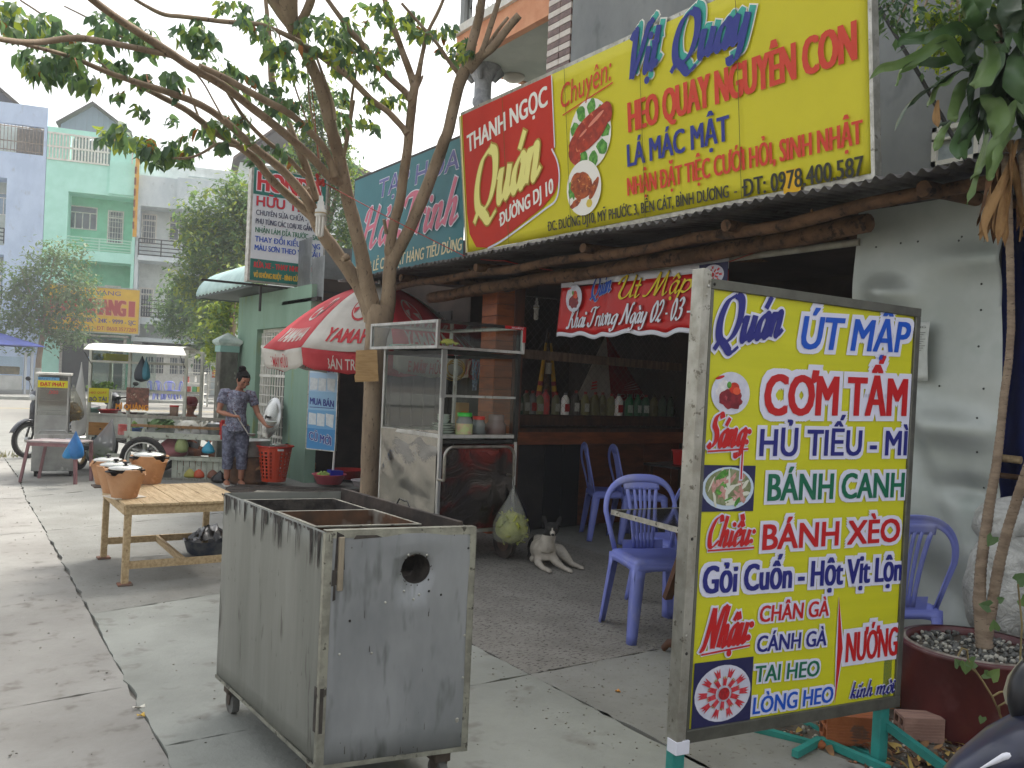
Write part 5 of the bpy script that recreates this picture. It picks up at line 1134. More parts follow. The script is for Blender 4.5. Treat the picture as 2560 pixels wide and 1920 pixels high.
limb([(1028,252,20,8.6),(1015,232,18,8.6),(980,200,18,8.5),(946,166,18,8.4),(905,110,17,8.3),(876,77,16,8.2),(845,35,14,8.1),(812,-10,13,8.)])
limb([(865,330,10,8.7),(875,300,9,8.7),(880,240,8,8.7),(890,180,6,8.7),(888,130,5,8.6)], n=6)
limb([(858,395,12,8.7),(868,345,12,8.7),(876,300,11,8.7),(884,250,10,8.65)], n=6); limb([(838,300,10,8.5),(830,255,9,8.5),(812,200,8,8.4),(790,140,7,8.4)], n=6)
limb([(800,410,8,8.9),(790,340,7,8.9),(775,260,6,8.9),(770,190,5,8.8),(765,100,4,8.8)], n=5)
limb([(770,310,5,8.7),(745,240,5,8.7),(720,160,5,8.6),(690,60,4,8.6)], n=5)
limb([(380,385,6,7.9),(410,393,7,7.9),(470,395,8,8.),(510,380,8,8.1),(545,360,10,8.1),(590,365,12,8.2)], n=6)
limb([(560,300,6,7.8),(535,255,5,7.8),(510,210,5,7.7),(483,175,6,7.5)], n=5)
limb([(440,150,6,7.2),(380,120,6,7.1),(300,90,5,7.),(230,50,5,6.8),(160,15,4,6.7)], n=5); limb([(280,185,7,6.9),(235,140,6,6.8),(180,95,6,6.7),(110,40,5,6.5),(50,0,5,6.4)], n=5)
limb([(550,390,10,8.4),(530,350,8,8.3),(500,300,7,8.2),(470,220,6,8.1)], n=5)
# stubs
limb([(868,642,24,9.),(856,648,14,8.95)], n=8); limb([(905,690,22,9.2),(925,702,13,9.15)], n=8); limb([(966,585,10,9.1),(960,548,10,9.05)], n=6)
# drooping leaf sprays: (x, y, rx, ry, distance, number, leaf px length)
SP = [(30,40,60,45,6,70,44),(95,60,70,40,6.2,80,46),(170,95,80,40,6.4,85,46),(150,160,70,45,6.5,85,48),(95,150,50,35,6.4,50,50),(200,190,50,28,6.7,34,50),(265,60,55,45,6.8,70,44),(330,85,60,45,7,70,44),(390,105,45,40,7.1,45,44),(470,70,50,35,7.3,60,42),(500,110,40,35,7.4,45,42),(300,165,50,25,7,34,46),(355,190,40,22,7.1,22,46),(450,200,42,30,7.5,34,44),(300,232,34,14,7.1,18,36),(345,268,26,22,7.2,18,34),(550,175,50,28,7.6,40,40),(600,195,34,18,7.8,22,38),
 (285,325,40,30,7.7,62,44),(340,355,55,30,7.8,85,46),(400,375,50,30,7.9,75,44),(450,388,34,34,8,48,44),(525,325,40,30,8,34,44),(545,365,34,24,8.1,26,42),(590,290,34,20,8.1,22,40),(430,300,20,40,8,14,40),(480,335,24,16,8,12,40),
 (590,30,45,35,7.8,48,38),(640,60,45,30,7.9,52,38),(685,110,50,40,8,66,40),(720,165,40,26,8.1,40,38),(770,70,40,50,8.2,60,36),(800,110,50,40,8.3,66,36),(850,60,60,40,8.3,75,36),(930,30,50,30,8.3,55,34),(870,120,55,40,8.4,72,36),(920,150,50,30,8.4,60,34),(960,120,40,40,8.5,50,34),(1010,70,45,50,8.5,60,34),(1050,60,40,50,8.5,52,34),(1090,90,40,40,8.6,46,34),(1130,110,35,30,8.6,30,32),(1150,140,30,24,8.5,24,34),(1170,110,24,26,8.5,22,34),
 (870,180,40,26,8.4,30,34),(925,200,34,18,8.5,18,34),(830,155,40,30,8.3,36,36),(650,220,50,26,8.1,42,38),(700,260,50,26,8.2,48,38),(740,290,40,18,8.3,22,36),(585,290,40,22,8.2,30,38),(600,330,34,20,8.2,26,38),(860,245,34,30,8.5,34,34),(930,255,34,20,8.6,34,32),(980,250,34,18,8.6,34,32),(1000,235,22,16,8.6,14,32),(890,290,44,24,8.6,50,34),(930,305,30,16,8.6,22,34),(870,320,22,14,8.6,14,32),(700,380,40,26,8.8,34,36),(650,390,40,20,8.7,26,36),(560,185,18,14,7.6,12,36),(1185,120,18,24,8.4,14,34)]
random.seed(17); allv = []
for (x, y, rx, ry, D_, n, L) in SP:
 D_ -= .8; L *= .8; k = D_/FPX; ns = max(1, int(n*1.15)//9); tops = []
 for s_ in range(ns):
  cx, cy = x+random.uniform(-1, 1)*rx*.8, y+random.uniform(-1, 1)*ry*.7; dd = D_+random.uniform(-.35, .35); c = PD(cx, cy, dd); az = random.random()*6.28; ax_ = Vector((math.cos(az), math.sin(az), -.15))
  ln = rx*k*random.uniform(.5, .9)
  for j in range(9):
   t = j/8; p = c+ax_*ln*(t-.5)+rdir()*.03; sd_ = -1 if j % 2 else 1; side = ax_.cross(Vector((0,0,1))).normalized()*sd_
   d = (side*.55+ax_*.35+Vector((0,0,-random.uniform(.3, 1.5)))+rdir()*.25); l = L*k*random.uniform(.75, 1.25)
   cm = 4 if random.random() < .02 else (2 if random.random() < (.28 if x > 700 else .10) else (3 if random.random() < .4 else random.choice((0, 0, 1))))
   allv.append((l/(dd), p, d, l, cm))
LM = [lfa, lfb, lfy, lfd, lfo]
allv.sort(key=lambda q: -q[0])
single = allv[:280]; rest = allv[280:]
lm = {}
for cm in range(5):
 for v_ in range(3):
  mb = MB(); mb.add(leaf_verts(Vector((0,0,0)), Vector((1,0,0)), Vector((0,0,1)), 1, .42+.05*v_, .2+.25*v_), LF, 0, True); me_o = mb.build('leaf', LM[cm], mt_); lm[(cm, v_)] = me_o.data; bpy.data.objects.remove(me_o)
for q in single:
 o = bpy.data.objects.new('leaf', lm[(q[4], random.randrange(3))]); COL.objects.link(o); o.parent = mt_; o.location = q[1]
 o.rotation_euler = q[2].to_track_quat('X', 'Z').to_euler(); o.rotation_euler.rotate_axis('X', random.uniform(-1, 1)); o.scale = (q[3],)*3
mb = MB()
for q in rest: mb.add(leaf_verts(q[1], q[2], rdir(), q[3], q[3]*.45, random.uniform(.1, .5)), LF, q[4], True)
mb.build('leaves', LM, mt_, kind='stuff')
# cardboard, lamp and twine on the tree
cb = thing('cardboard_sign', 'torn brown cardboard tied to the tree trunk below the fork', 'cardboard')
CBF = Fr(PD(915, 950, 8.22), R(-34)); cb.location = CBF.loc; cb.rotation_euler = CBF.rot
c_ = lambda x, y: CBF.uv(x, y)
cbm = M('cardboard', 'b8976a', 'a8865a', .9, sc=6, st=(1,1,8), bump=.1)
P = [c_(*q) for q in ((890,876),(942,874),(945,920),(888,922))]; MB().prism(P, (0, .006, 0)).build('upper_panel', cbm, cb)
P = [c_(*q)+Vector((0,-.004,0)) for q in ((888,919),(944,918),(947,953),(888,955),(886,940),(890,932))]; MB().prism(P, (0, .006, 0)).build('lower_panel', cbm, cb)
sc_ = MB()
for (xa, ya, xb, yb) in ((905,884,912,890),(911,884,906,894),(918,886,922,891),(893,903,900,909),(900,903,896,911),(905,905,925,906),(895,914,932,914),(898,925,935,926),(898,932,936,932)): a, b = c_(xa, ya), c_(xb, yb); sc_.beam((a.x, -.0065, a.z), (b.x, -.0065, b.z), .0005, .003, up=(0,1,0))
sc_.build('handwriting', M('pencil grey', '77664d', None, .9), cb)
bulb(PD(803, 489, 7.65), 'energy saving lamp hanging in front of the tree fork on a red string', 1.55, 0)
cord([PD(801, 452, 7.75), PD(790, 330, 7.75), PD(778, 200, 7.6)], .003, st, 'red string coming down from the branches to the lamp knot')
kn = MB();
for k in range(9): kn.ell(PD(801+random.uniform(-9, 9), 448+random.uniform(-14, 14), 7.72), (.016, .016, .022), 7, 5)
kn.tube([PD(803, 455, 7.72), PD(803, 489, 7.65)], .003, 5); kn.build('string_knot', st, label='knotted bunch of red string round the branch above the lamp', cat='string')
# ------------------------------------------------------------------ palm-like potted plant at the right
DB = Vector((3.876, 1.956, 0));
dp = thing('potted_palm', 'tall two stemmed corn plant with long drooping leaves', 'plant', (0, 0, 0))
caneM = M('cane bark', '978571', '7c6a58', .85, sc=8, bump=.5, st=(1,1,3), c3='5f5040', s3=26, st3=(1,1,4))
def cane(pts, m=caneM, name='stem', ring=True):
 raw = [PD(p[0], p[1], p[3]) for p in pts]; P = []; rs = []
 for i in range(len(raw)-1):
  k = 14
  for j in range(k): t = j/k; P.append(raw[i].lerp(raw[i+1], t)); rs.append(K(pts[i][2]+(pts[i+1][2]-pts[i][2])*t, pts[i][3])*(1+(.06 if (j % 2) else -.03)))
 P.append(raw[-1]); rs.append(K(pts[-1][2], pts[-1][3])); return MB().tube(P, rs, 10, bump=.06).build(name, m, dp)
cane([(2462,1618,40,3.8),(2455,1560,34,3.8),(2448,1500,30,3.8),(2452,1420,26,3.8),(2462,1340,26,3.8),(2474,1260,24,3.8),(2490,1170,22,3.8),(2500,1090,20,3.8),(2510,990,19,3.8),(2522,900,18,3.8),(2528,820,18,3.8),(2527,740,17,3.8),(2525,640,18,3.8),(2520,500,20,3.8),(2510,350,22,3.8),(2500,200,20,3.8),(2495,60,18,3.8)])
cane([(2464,1590,34,3.8),(2482,1500,26,3.78),(2500,1400,26,3.74),(2520,1320,25,3.7),(2545,1240,24,3.66),(2575,1150,22,3.6),(2600,1000,20,3.55),(2602,800,19,3.55),(2580,600,18,3.65),(2550,350,18,3.75)])
lg = M('palm leaf', '3d5c32', '547040', .42, sc=2.5, st=(1,1,1), lo=.35, hi=.65, tr=.15); lg2 = M('palm leaf pale', '6f8850', '5a7640', .42, sc=3, tr=.2); lgd = M('palm leaf dark', '26391f', '30472a', .4, sc=3, tr=.1); rib = M('rib pale', '7f9058', None, .5); dry = M('dry leaf', 'a27f54', '7c5a34', .85, sc=6, st=(3,3,1), bump=.3)
def strap(pts, wpx, m, name='leaf', D_=3.8, twist=0., seed=0):
 """long strap leaf through photo places (x, y, distance)"""
 raw = [PD(p[0], p[1], p[2] if len(p) > 2 else D_) for p in pts]; Q = [2*raw[0]-raw[1]]+raw+[2*raw[-1]-raw[-2]]; P = []
 for i in range(1, len(Q)-2):
  for j in range(6): t = j/6; P.append(.5*(2*Q[i]+(Q[i+1]-Q[i-1])*t+(2*Q[i-1]-5*Q[i]+4*Q[i+1]-Q[i+2])*t*t+(3*Q[i]-Q[i-1]-3*Q[i+1]+Q[i+2])*t**3))
 P.append(raw[-1]); n = len(P); vs = []; W_ = K(wpx, D_)*2
 for i, p in enumerate(P):
  t = i/(n-1); d = (P[min(i+1, n-1)]-P[max(i-1, 0)]).normalized(); wd = W_*(.28+.72*math.sin(min(1, t*1.5)*math.pi/2))*(1-max(0, (t-.55)/.45)**2.2)*.5
  s_ = d.cross(-fw).normalized(); u = s_.cross(d); a_ = twist*t+seed*.3; s2 = s_*math.cos(a_)+u*math.sin(a_); u2 = s2.cross(d); wv_ = .10*W_*math.sin(t*17+seed)
  vs += [p+s2*wd+u2*(wd*.35+wv_), p+s2*wd*.5+u2*wd*.06, p-u2*wd*.05, p-s2*wd*.5+u2*wd*.06, p-s2*wd+u2*(wd*.35-wv_)]
 fs = [(i*5+j, i*5+j+1, i*5+6+j, i*5+5+j) for i in range(n-1) for j in range(4)]
 mb = MB(); mb.add(vs, fs, 0, True); return mb.build(name, m, dp)
LV = [([(2520,330),(2440,165,3.7),(2400,75,3.6),(2340,95,3.5),(2262,100,3.5),(2245,120,3.5)],34,lg),
([(2490,190),(2430,175),(2390,125),(2350,75,3.6),(2320,90,3.5),(2262,98,3.45)],26,lg),
([(2480,160),(2420,140,3.7),(2400,150,3.6),(2360,100,3.5),(2300,135,3.45),(2240,160,3.4),(2200,170,3.4),(2172,200,3.4)],32,lg2),
([(2450,150),(2400,145),(2350,150),(2310,150,3.6),(2280,155,3.6)],36,lg),
([(2365,95,3.5),(2320,125,3.5),(2290,150,3.5),(2255,170,3.45),(2245,190,3.45),(2240,215,3.45)],34,lg2),
([(2500,180),(2440,160,3.7),(2390,180,3.65),(2350,200,3.6),(2320,222,3.6),(2290,240,3.5),(2255,280,3.5),(2235,330,3.45)],34,lgd),
([(2460,190),(2400,175,3.65),(2365,205,3.6),(2340,215,3.6),(2325,250,3.6),(2318,268,3.6)],30,lg2),
([(2520,120),(2490,110,3.6),(2480,160,3.55),(2460,190,3.5),(2440,222,3.5)],50,lg),
([(2470,100,3.6),(2475,150,3.5),(2450,200,3.45),(2438,224,3.45)],54,lg2),
([(2500,230),(2470,240,3.6),(2490,270,3.55),(2495,310,3.5),(2485,350,3.5)],48,lg2),
([(2500,180),(2420,205,3.7),(2400,235,3.65),(2385,290,3.6),(2395,286,3.6)],34,lg2),
([(2520,240),(2450,260,3.7),(2430,300,3.6),(2410,350,3.55),(2400,385,3.5),(2398,400,3.5)],52,lg),
([(2450,270),(2440,300,3.6),(2420,330,3.5),(2395,360,3.5)],34,lgd),
([(2560,240),(2540,270,3.6),(2520,330,3.55),(2500,370,3.5),(2480,430,3.5),(2475,452,3.5)],52,lg2),
([(2560,300),(2530,340),(2505,380,3.5),(2490,420,3.45),(2475,450,3.45)],40,lg2),
([(2580,60),(2540,40,3.5),(2530,90,3.45),(2520,130,3.4)],70,lg),
([(2500,60),(2470,40,3.5),(2480,80,3.5),(2500,100,3.5)],54,lg),([(2480,120),(2430,60,3.5),(2410,20,3.5),(2400,30,3.5)],60,lg),
([(2500,10),(2460,-20,3.5),(2450,30,3.5),(2455,60,3.5)],60,lg),([(2540,-30),(2520,20,3.4),(2530,60,3.4),(2545,80,3.4)],60,lgd),
([(2560,150),(2600,160,3.6),(2640,220,3.6)],60,lgd),([(2530,200),(2580,190),(2640,250)],50,lgd),([(2540,230),(2590,260),(2640,330)],54,lgd),([(2520,250),(2560,330,3.7),(2580,400,3.7)],54,lgd),
([(2500,200),(2530,260,3.9),(2560,340,3.9),(2555,420,3.9)],54,lgd),([(2480,240),(2490,330,3.9),(2480,400,3.9),(2470,440,3.9)],54,lgd),
([(2470,300),(2460,350,3.8),(2440,430,3.7),(2425,480,3.7),(2417,512,3.7)],30,lg2),([(2470,330),(2455,400,3.7),(2440,430,3.7),(2425,450,3.6)],26,lg2),
([(2440,220),(2400,250,3.8),(2375,300,3.7),(2350,310,3.7),(2345,320,3.7)],18,lgd),([(2380,300,3.7),(2355,330,3.6),(2345,360,3.6),(2335,378,3.6)],22,lg2),
([(2345,250,3.6),(2340,290,3.6),(2345,318,3.6)],18,dry),([(2560,100),(2545,180,3.5),(2556,260,3.5)],60,lg),([(2510,150),(2500,90,3.9),(2470,60,3.9),(2440,70,3.9)],60,lgd)]
random.seed(44)
for i in range(26):
 a_ = random.uniform(-2.9, 2.9); cx_, cy_ = 2520+random.uniform(-25, 40), random.uniform(-40, 330); l_ = random.uniform(110, 190); ex, ey = cx_+l_*math.sin(a_)*.8, cy_-l_*.35*math.cos(a_*.5)
 LV.append(([(cx_, cy_), (cx_+(ex-cx_)*.4, cy_-40, 3.75), (ex, ey+30, 3.65), (ex+30*math.sin(a_), ey+random.uniform(80, 170), 3.6)], random.uniform(36, 60), random.choice((lg, lgd, lgd, lg2))))
for i, (pp_, w_, m_) in enumerate(LV): strap(pp_, w_, m_, twist=random.uniform(-.7, .7), seed=i)
random.seed(9)
for i in range(16):
 x0 = 2520+random.uniform(-50, 50); x1 = 2500+random.uniform(-45, 60); y1 = 560+random.uniform(0, 75); d_ = 3.8+random.uniform(-.12, .12)
 strap([(x0*.6+2515*.4, 350, d_), ((x0+x1)/2, 440, d_), (x1, y1-60, d_), (x1+random.uniform(-15,15), y1, d_)], 24, dry if i % 4 else M('dry leaf dark', '6d4a2c', '4f341d', .9, sc=7), 'dry_leaf', twist=random.uniform(-2, 2), seed=i)
# bright bush behind and the leafy twigs over the side wall
hb_ = thing('hanging_bush', 'bright yellow green bush hanging behind the palm leaves', 'bush')
crown([bl(2330,40,5,60,50), bl(2380,70,5,60,60), bl(2360,140,5,45,30), bl(2440,40,5,60,60), bl(2300,20,5,30,20)], 900, .05, [lfy, M('leaf lime', 'cbd84a', 'b4c43c', .5, tr=.65), lfb, lfa], 31, 9, .5).build('leaves', [lfy, MC['leaf lime'], lfb, lfa], hb_, kind='stuff')
sm_ = MB();
for q in ([(2390,-30),(2370,40),(2330,70)], [(2390,-30),(2400,60),(2370,140)], [(2440,-30),(2440,60),(2420,120)], [(2330,-30),(2310,20),(2290,40)]): sm_.tube([PD(x, y, 5) for x, y in q], (.008, .006, .003), 5)
sm_.build('twigs', bark, hb_)
hb2 = thing('leafy_twig', 'dark leafy twigs hanging over the right end of the yellow sign', 'bush')
crown([bl(2230,10,4.6,40,24), bl(2260,40,4.6,34,22), bl(2240,65,4.6,14,12)], 110, .06, [lfa, lfd], 8, 7, .6).build('leaves', [lfa, lfd], hb2, kind='stuff')
sm_ = MB()
for q in ([(2290,-30),(2262,20),(2240,62)], [(2250,-30),(2230,10),(2210,20)]): sm_.tube([PD(x, y, 4.6) for x, y in q], (.006, .004, .002), 5)
sm_.build('twigs', bark, hb2)
# ------------------------------------------------------------------ griddle cart in the foreground
GC = Fr((1.12, 2.70, 0), R(-11)); gc = thing('griddle_cart', 'battered grey sheet metal griddle cart with open top and soot stained sides', 'food cart', GC)
GWd, GDp, Z0g, Z1g = .53, 1.013, .145, .93
zinc = M('zinc grey paint', '97999a', '787b7c', .5, .2, sc=2.6, st=(1,1,.4), lo=.36, hi=.64, bump=.12, c3='5d605e', s3=5, lo3=.56, hi3=.74, st3=(3,3,.7))
zinl = M('zinc side paint', '8a8b84', '73756e', .55, .3, sc=3, st=(1,3,.3), lo=.3, hi=.7, bump=.08, c3='4f4c46', s3=7, lo3=.62, hi3=.72, st3=(1,3,.5))
grime = M('soot', '2c2825', '4a443e', .8, .1, sc=14, bump=.4); rust2 = M('rusty tray', '6a4a33', '4b3a2d', .7, .3, sc=6, c3='8f8a80', s3=5, lo3=.5, hi3=.6, bump=.2); edgem = M('edge strip', 'a3a294', '86857a', .45, .6, sc=14, c3='55524a', s3=22, lo3=.6, hi3=.66)
hx_, hz_, hr = .315, .795, .052
# front panel with its round hole
mb = MB(); n = 32; ring = [(hx_+hr*math.cos(2*math.pi*i/n), hz_+hr*math.sin(2*math.pi*i/n)) for i in range(n)]
def sq(a):
 c, s_ = math.cos(a), math.sin(a); t = 1e9
 if c > 1e-6: t = min(t, (GWd-hx_)/c)
 if c < -1e-6: t = min(t, -hx_/c)
 if s_ > 1e-6: t = min(t, (Z1g-hz_)/s_)
 if s_ < -1e-6: t = min(t, (Z0g-hz_)/s_)
 return (hx_+c*t, hz_+s_*t)
out = []; angs = [2*math.pi*i/n for i in range(n)]
cor = sorted([math.atan2(z-hz_, x-hx_) % (2*math.pi) for x in (0, GWd) for z in (Z0g, Z1g)]); A2 = sorted(angs+cor)
def fdent(x, z): return .009*noise.noise(Vector((x*5, z*3, 1)))
vs = [];
for a_ in A2:
 o_ = sq(a_); i_ = (hx_+hr*math.cos(a_), hz_+hr*math.sin(a_))
 for k in range(7): t = (k/6)**1.0; x, z = i_[0]+(o_[0]-i_[0])*t, i_[1]+(o_[1]-i_[1])*t; vs.append((x, fdent(x, z)*math.sin(t*3.14), z))
m_ = len(A2); fs = [(i*7+k, ((i+1) % m_)*7+k, ((i+1) % m_)*7+k+1, i*7+k+1) for i in range(m_) for k in range(6)]
mb.add(vs, fs, 0, True); o = mb.build('front_panel', zinc, gc); thick(o, .003)
MB().tube([(hx_, .002, hz_), (hx_, .1, hz_)], hr, 24, cap=False).build('flue_sleeve', grime, gc); MB().box((.05, .2, .5), (.5, .205, .9)).build('inner_baffle', grime, gc)
mb = MB(); mb.grid(14, 10, lambda u, v: (.004*noise.noise(Vector((u*4, v*4, 2))), GDp*(1-u), Z0g+(Z1g-Z0g)*v)); thick(mb.build('side_panel', zinl, gc), .003)
mb = MB(); mb.grid(14, 10, lambda u, v: (GWd, GDp*u, Z0g+(Z1g-Z0g)*v)); thick(mb.build('side_panel', zinl, gc), .003)
MB().box((0, GDp-.003, Z0g), (GWd, GDp, Z1g)).build('back_panel', zinl, gc); MB().box((.005, .005, Z0g), (GWd-.005, GDp-.005, Z0g+.01)).build('bottom_panel', darkm, gc)
e = MB()
for q in (((GWd-.02,-.004,Z0g-.01),(GWd+.003,-.0005,Z1g+.004)),((GWd+.0005,-.004,Z0g-.01),(GWd+.004,.022,Z1g+.004)),((-.004,-.004,Z0g),(-.001,.014,Z1g-.002)),((-.0009,-.004,Z0g),(.022,-.0005,Z1g))): MB().box(*q).build('corner_strip', edgem, gc)
e = MB(); e.box((.022, -.005, Z1g-.02), (GWd-.02, -.0008, Z1g+.003)); e.box((.0, -.004, Z1g+.0035), (GWd, .022, Z1g+.007)); e.box((0, -.006, Z0g-.008), (GWd, -.0008, Z0g+.008)); e.box((-.006, 0, Z0g-.008), (-.0015, GDp, Z0g+.006)); e.build('rim_strip', edgem, gc)
random.seed(8)
gm = MB()
for i in range(70):          # uneven soot crust along the top of the long side
 y = random.random()*GDp; l = random.random()**3*.12+.008; w_ = random.uniform(.004, .03); z = Z1g-.004
 gm.add([(-.0045-.0001*(i % 9), y, z), (-.0045-.0001*(i % 9), y+w_, z), (-.0045-.0001*(i % 9), y+w_*.7, z-l), (-.0045-.0001*(i % 9), y+w_*.4, z-l*1.1), (-.0045-.0001*(i % 9), y+.1*w_, z-l*.6)], [(0,1,2,3,4)])
for i in range(26): y = random.random()*GDp; z = random.uniform(.2, .85); h_ = random.uniform(.006, .03); gm.add([(-.0046, y, z), (-.0046, y+.003, z), (-.0046, y+.002, z+h_)], [(0,1,2)])
for q in ((.03, .8, .035, .12), (.022, .75, .02, .05), (.09, .905, .1, .012), (.24, .91, .06, .006), (.028, .70, .01, .05)): gm.add([(q[0], -.0052, q[1]), (q[0]+q[2], -.0052, q[1]+.004), (q[0]+q[2]*.8, -.0052, q[1]+q[3]), (q[0]+.1*q[2], -.0052, q[1]+q[3]*1.1)], [(0,1,2,3)])
for i in range(22):
 a_ = random.random()*6.28; d_ = hr*random.uniform(1., 1.12); x, z = hx_+d_*math.cos(a_), hz_+d_*math.sin(a_)-.004; r_ = random.uniform(.001, .004); gm.add([(x+r_*math.cos(t*1.05)*random.uniform(.6, 1.2), -.0046-.00005*(i % 9), z+r_*math.sin(t*1.05)*random.uniform(.6, 1.6)) for t in range(6)], [(0,1,2,3,4,5)])
for i in range(40): x = random.random()*GWd; z = random.choice((random.uniform(Z0g, Z0g+.05), random.uniform(.86, Z1g-.02), random.uniform(.2, .9))); h_ = random.uniform(.003, .03); w_ = random.uniform(.0008, .004); gm.add([(x, -.0047, z), (x+w_, -.0047, z), (x+w_*.7, -.0047, z+h_), (x+.1*w_, -.0047, z+h_*.8)], [(0,1,2,3)])
gm.build('soot_stains', grime, gc, kind='stuff')
gm = MB(); gm.box((-.0052, .01, .26), (-.004, .028, .41)); gm.box((.0, -.0058, .26), (.012, -.0048, .41)); gm.build('torn_seam', grime, gc)
MB().rbox((.04, -.016, .735), (.058, -.001, .915), .003).build('latch_bar', M('bare strip', '9a8f7c', '7d7262', .5, .4, sc=8), gc)
for i, (x, z) in enumerate(((.235, .885), (.285, .845), (.352, .842), (.385, .858), (.275, .72), (.33, .705), (.365, .715), (.21, .685), (.31, .69), (.41, .70), (.06, .52), (.17, .515), (.09, .63), (.49, .25), (.24, .885), (.505, .86), (.505, .55), (.505, .4))):
 m2 = MB(); m2.ell((x, -.004, z), ((.008 if i == 13 else .0045), .002, (.010 if i == 13 else .0045)), 10, 5); m2.build('rivet', (darkm if i % 3 == 0 else alum), gc)
# trays
def tray(px, label_m, zt, zb):
 c = [GC.L(G(x, y, zt)) for x, y in px]; m2 = MB(); x0 = min(p.x for p in c); x1 = max(p.x for p in c); y0 = min(p.y for p in c); y1 = max(p.y for p in c); return x0, x1, y0, y1
def open_box(x0, x1, y0, y1, zt, zb, mats, name, lip=.012):
 m2 = MB(); t = .004
 m2.box((x0, y0, zb), (x1, y1, zb+t), 1)
 for q in ((x0, y0, x1, y0+t), (x0, y1-t, x1, y1), (x0, y0+t, x0+t, y1-t), (x1-t, y0+t, x1, y1-t)): m2.box((q[0], q[1], zb+t), (q[2], q[3], zt))
 for q in ((x0-lip, y0-lip, x1+lip, y0), (x0-lip, y1, x1+lip, y1+lip), (x0-lip, y0, x0, y1), (x1, y0, x1+lip, y1)): m2.box((q[0], q[1], zt-.004), (q[2], q[3], zt), 2)
 return m2.build(name, mats, gc)
open_box(.035, .40, .16, .50, .925, .80, [rust2, grime, edgem], 'tray'); open_box(.035, .40, .545, .86, .92, .80, [grime, grime, edgem], 'tray')
MB().box((.006, .90, .86), (.53, .915, .90)).build('cross_bar', grime, gc); MB().box((.42, .03, .87), (.53, 1.03, .874)).build('inner_ledge', rust2, gc); MB().box((.006, .02, .74), (.53, 1.04, .744)).build('inner_floor', grime, gc)
MB().rbox((GWd-.028, .06, .86), (GWd-.008, GDp, .945), .004).build('side_board', M('charred board', '4a4039', '2f2925', .85, sc=8, bump=.4), gc)
MB().tube([(GWd-.02, .52, .945), (GWd-.02, .50, .968), (GWd-.015, .47, .962), (GWd-.02, .44, .966), (GWd-.02, .42, .945)], .003, 6).build('wire_twist', blk, gc)
def caster(x, y, r=.045, name='caster'):
 m2 = MB(); m2.rbox((x-.03, y-.03, r*1.9), (x+.03, y+.03, Z0g), .004); m2.prism([(x-.02, y-.03, r*2.2), (x-.02, y+.03, r*2.2), (x-.02, y+.012, r*.8), (x-.02, y-.012, r*.8)], (.003, 0, 0)); m2.prism([(x+.017, y-.03, r*2.2), (x+.017, y+.03, r*2.2), (x+.017, y+.012, r*.8), (x+.017, y-.012, r*.8)], (.003, 0, 0))
 o = m2.build(name, M('rusty iron', '5f544a', '463c34', .8, .3, sc=9), gc); m2 = MB(); m2.tube([(x-.014, y, r), (x+.014, y, r)], r, 20); m2.build('wheel', M('hard grey wheel', '6f6f6c', '55544f', .8, sc=8), o)
for x, y in ((.05, .95), (.47, .07), (.05, .1), (.47, .95)): caster(x, y)
for o in gc.children_recursive:      # footprint skewed so both visible sides line up with the view
 if not o.get('skewed'):
  for v in o.data.vertices: v.co.x -= .235*v.co.y
  o['skewed'] = 1
for o in gc.children_recursive: del o['skewed']
# ------------------------------------------------------------------ low wooden table with clay stoves
TBF = Fr((1.12, 6.13, 0), R(-1)); tb = thing('low_table', 'low pale wooden table carrying clay stoves left of the griddle cart', 'table', TBF)
TW, TD, TH = .80, .98, .545
random.seed(3); x = 0
for i in range(7): w_ = TW/7; MB().rbox((i*w_+.0012, -.02, TH-.018+.001*random.random()), ((i+1)*w_-.0012, TD+.02, TH+.002*random.random()), .003).build('plank', wood, tb)
a = MB(); a.box((.01, .0, TH-.075), (TW-.01, .018, TH-.019)); a.build('apron', wood, tb); MB().box((.01, TD-.018, TH-.075), (TW-.01, TD, TH-.019)).build('apron', wood, tb); MB().box((0.0, .018, TH-.075), (.018, TD-.018, TH-.019)).build('apron', wood, tb); MB().box((TW-.018, .018, TH-.075), (TW, TD-.018, TH-.019)).build('apron', wood, tb)
for (x, y) in ((.03, .03), (TW-.03, .03), (.03, TD-.03), (TW-.03, TD-.03)): MB().beam((x-.006, y-.004, .012), (x, y, TH-.019), .042, .042).build('leg', wood, tb); MB().rbox((x-.05, y-.045, 0), (x+.04, y+.04, .014), .004).build('foot_pad', M('brick chip', '8f5b45', '6f6258', .9, sc=12), tb)
for q in (((.03, .03, .13), (TW-.03, .03, .13)), ((.03, TD-.03, .13), (TW-.03, TD-.03, .13)), ((.40, .05, .13), (.40, TD-.05, .13))): MB().beam(q[0], q[1], .02, .05).build('stretcher', wood, tb)
clay = M('raw clay', 'c2946c', 'b08058', .85, sc=4, bump=.15, c3='c99a72', s3=7); potb = M('black pot', '1c1b1b', '302c2a', .5, .2, sc=8); lidm = M('shiny lid', 'c9c7c0', 'b2b0a8', .22, .9, sc=3)
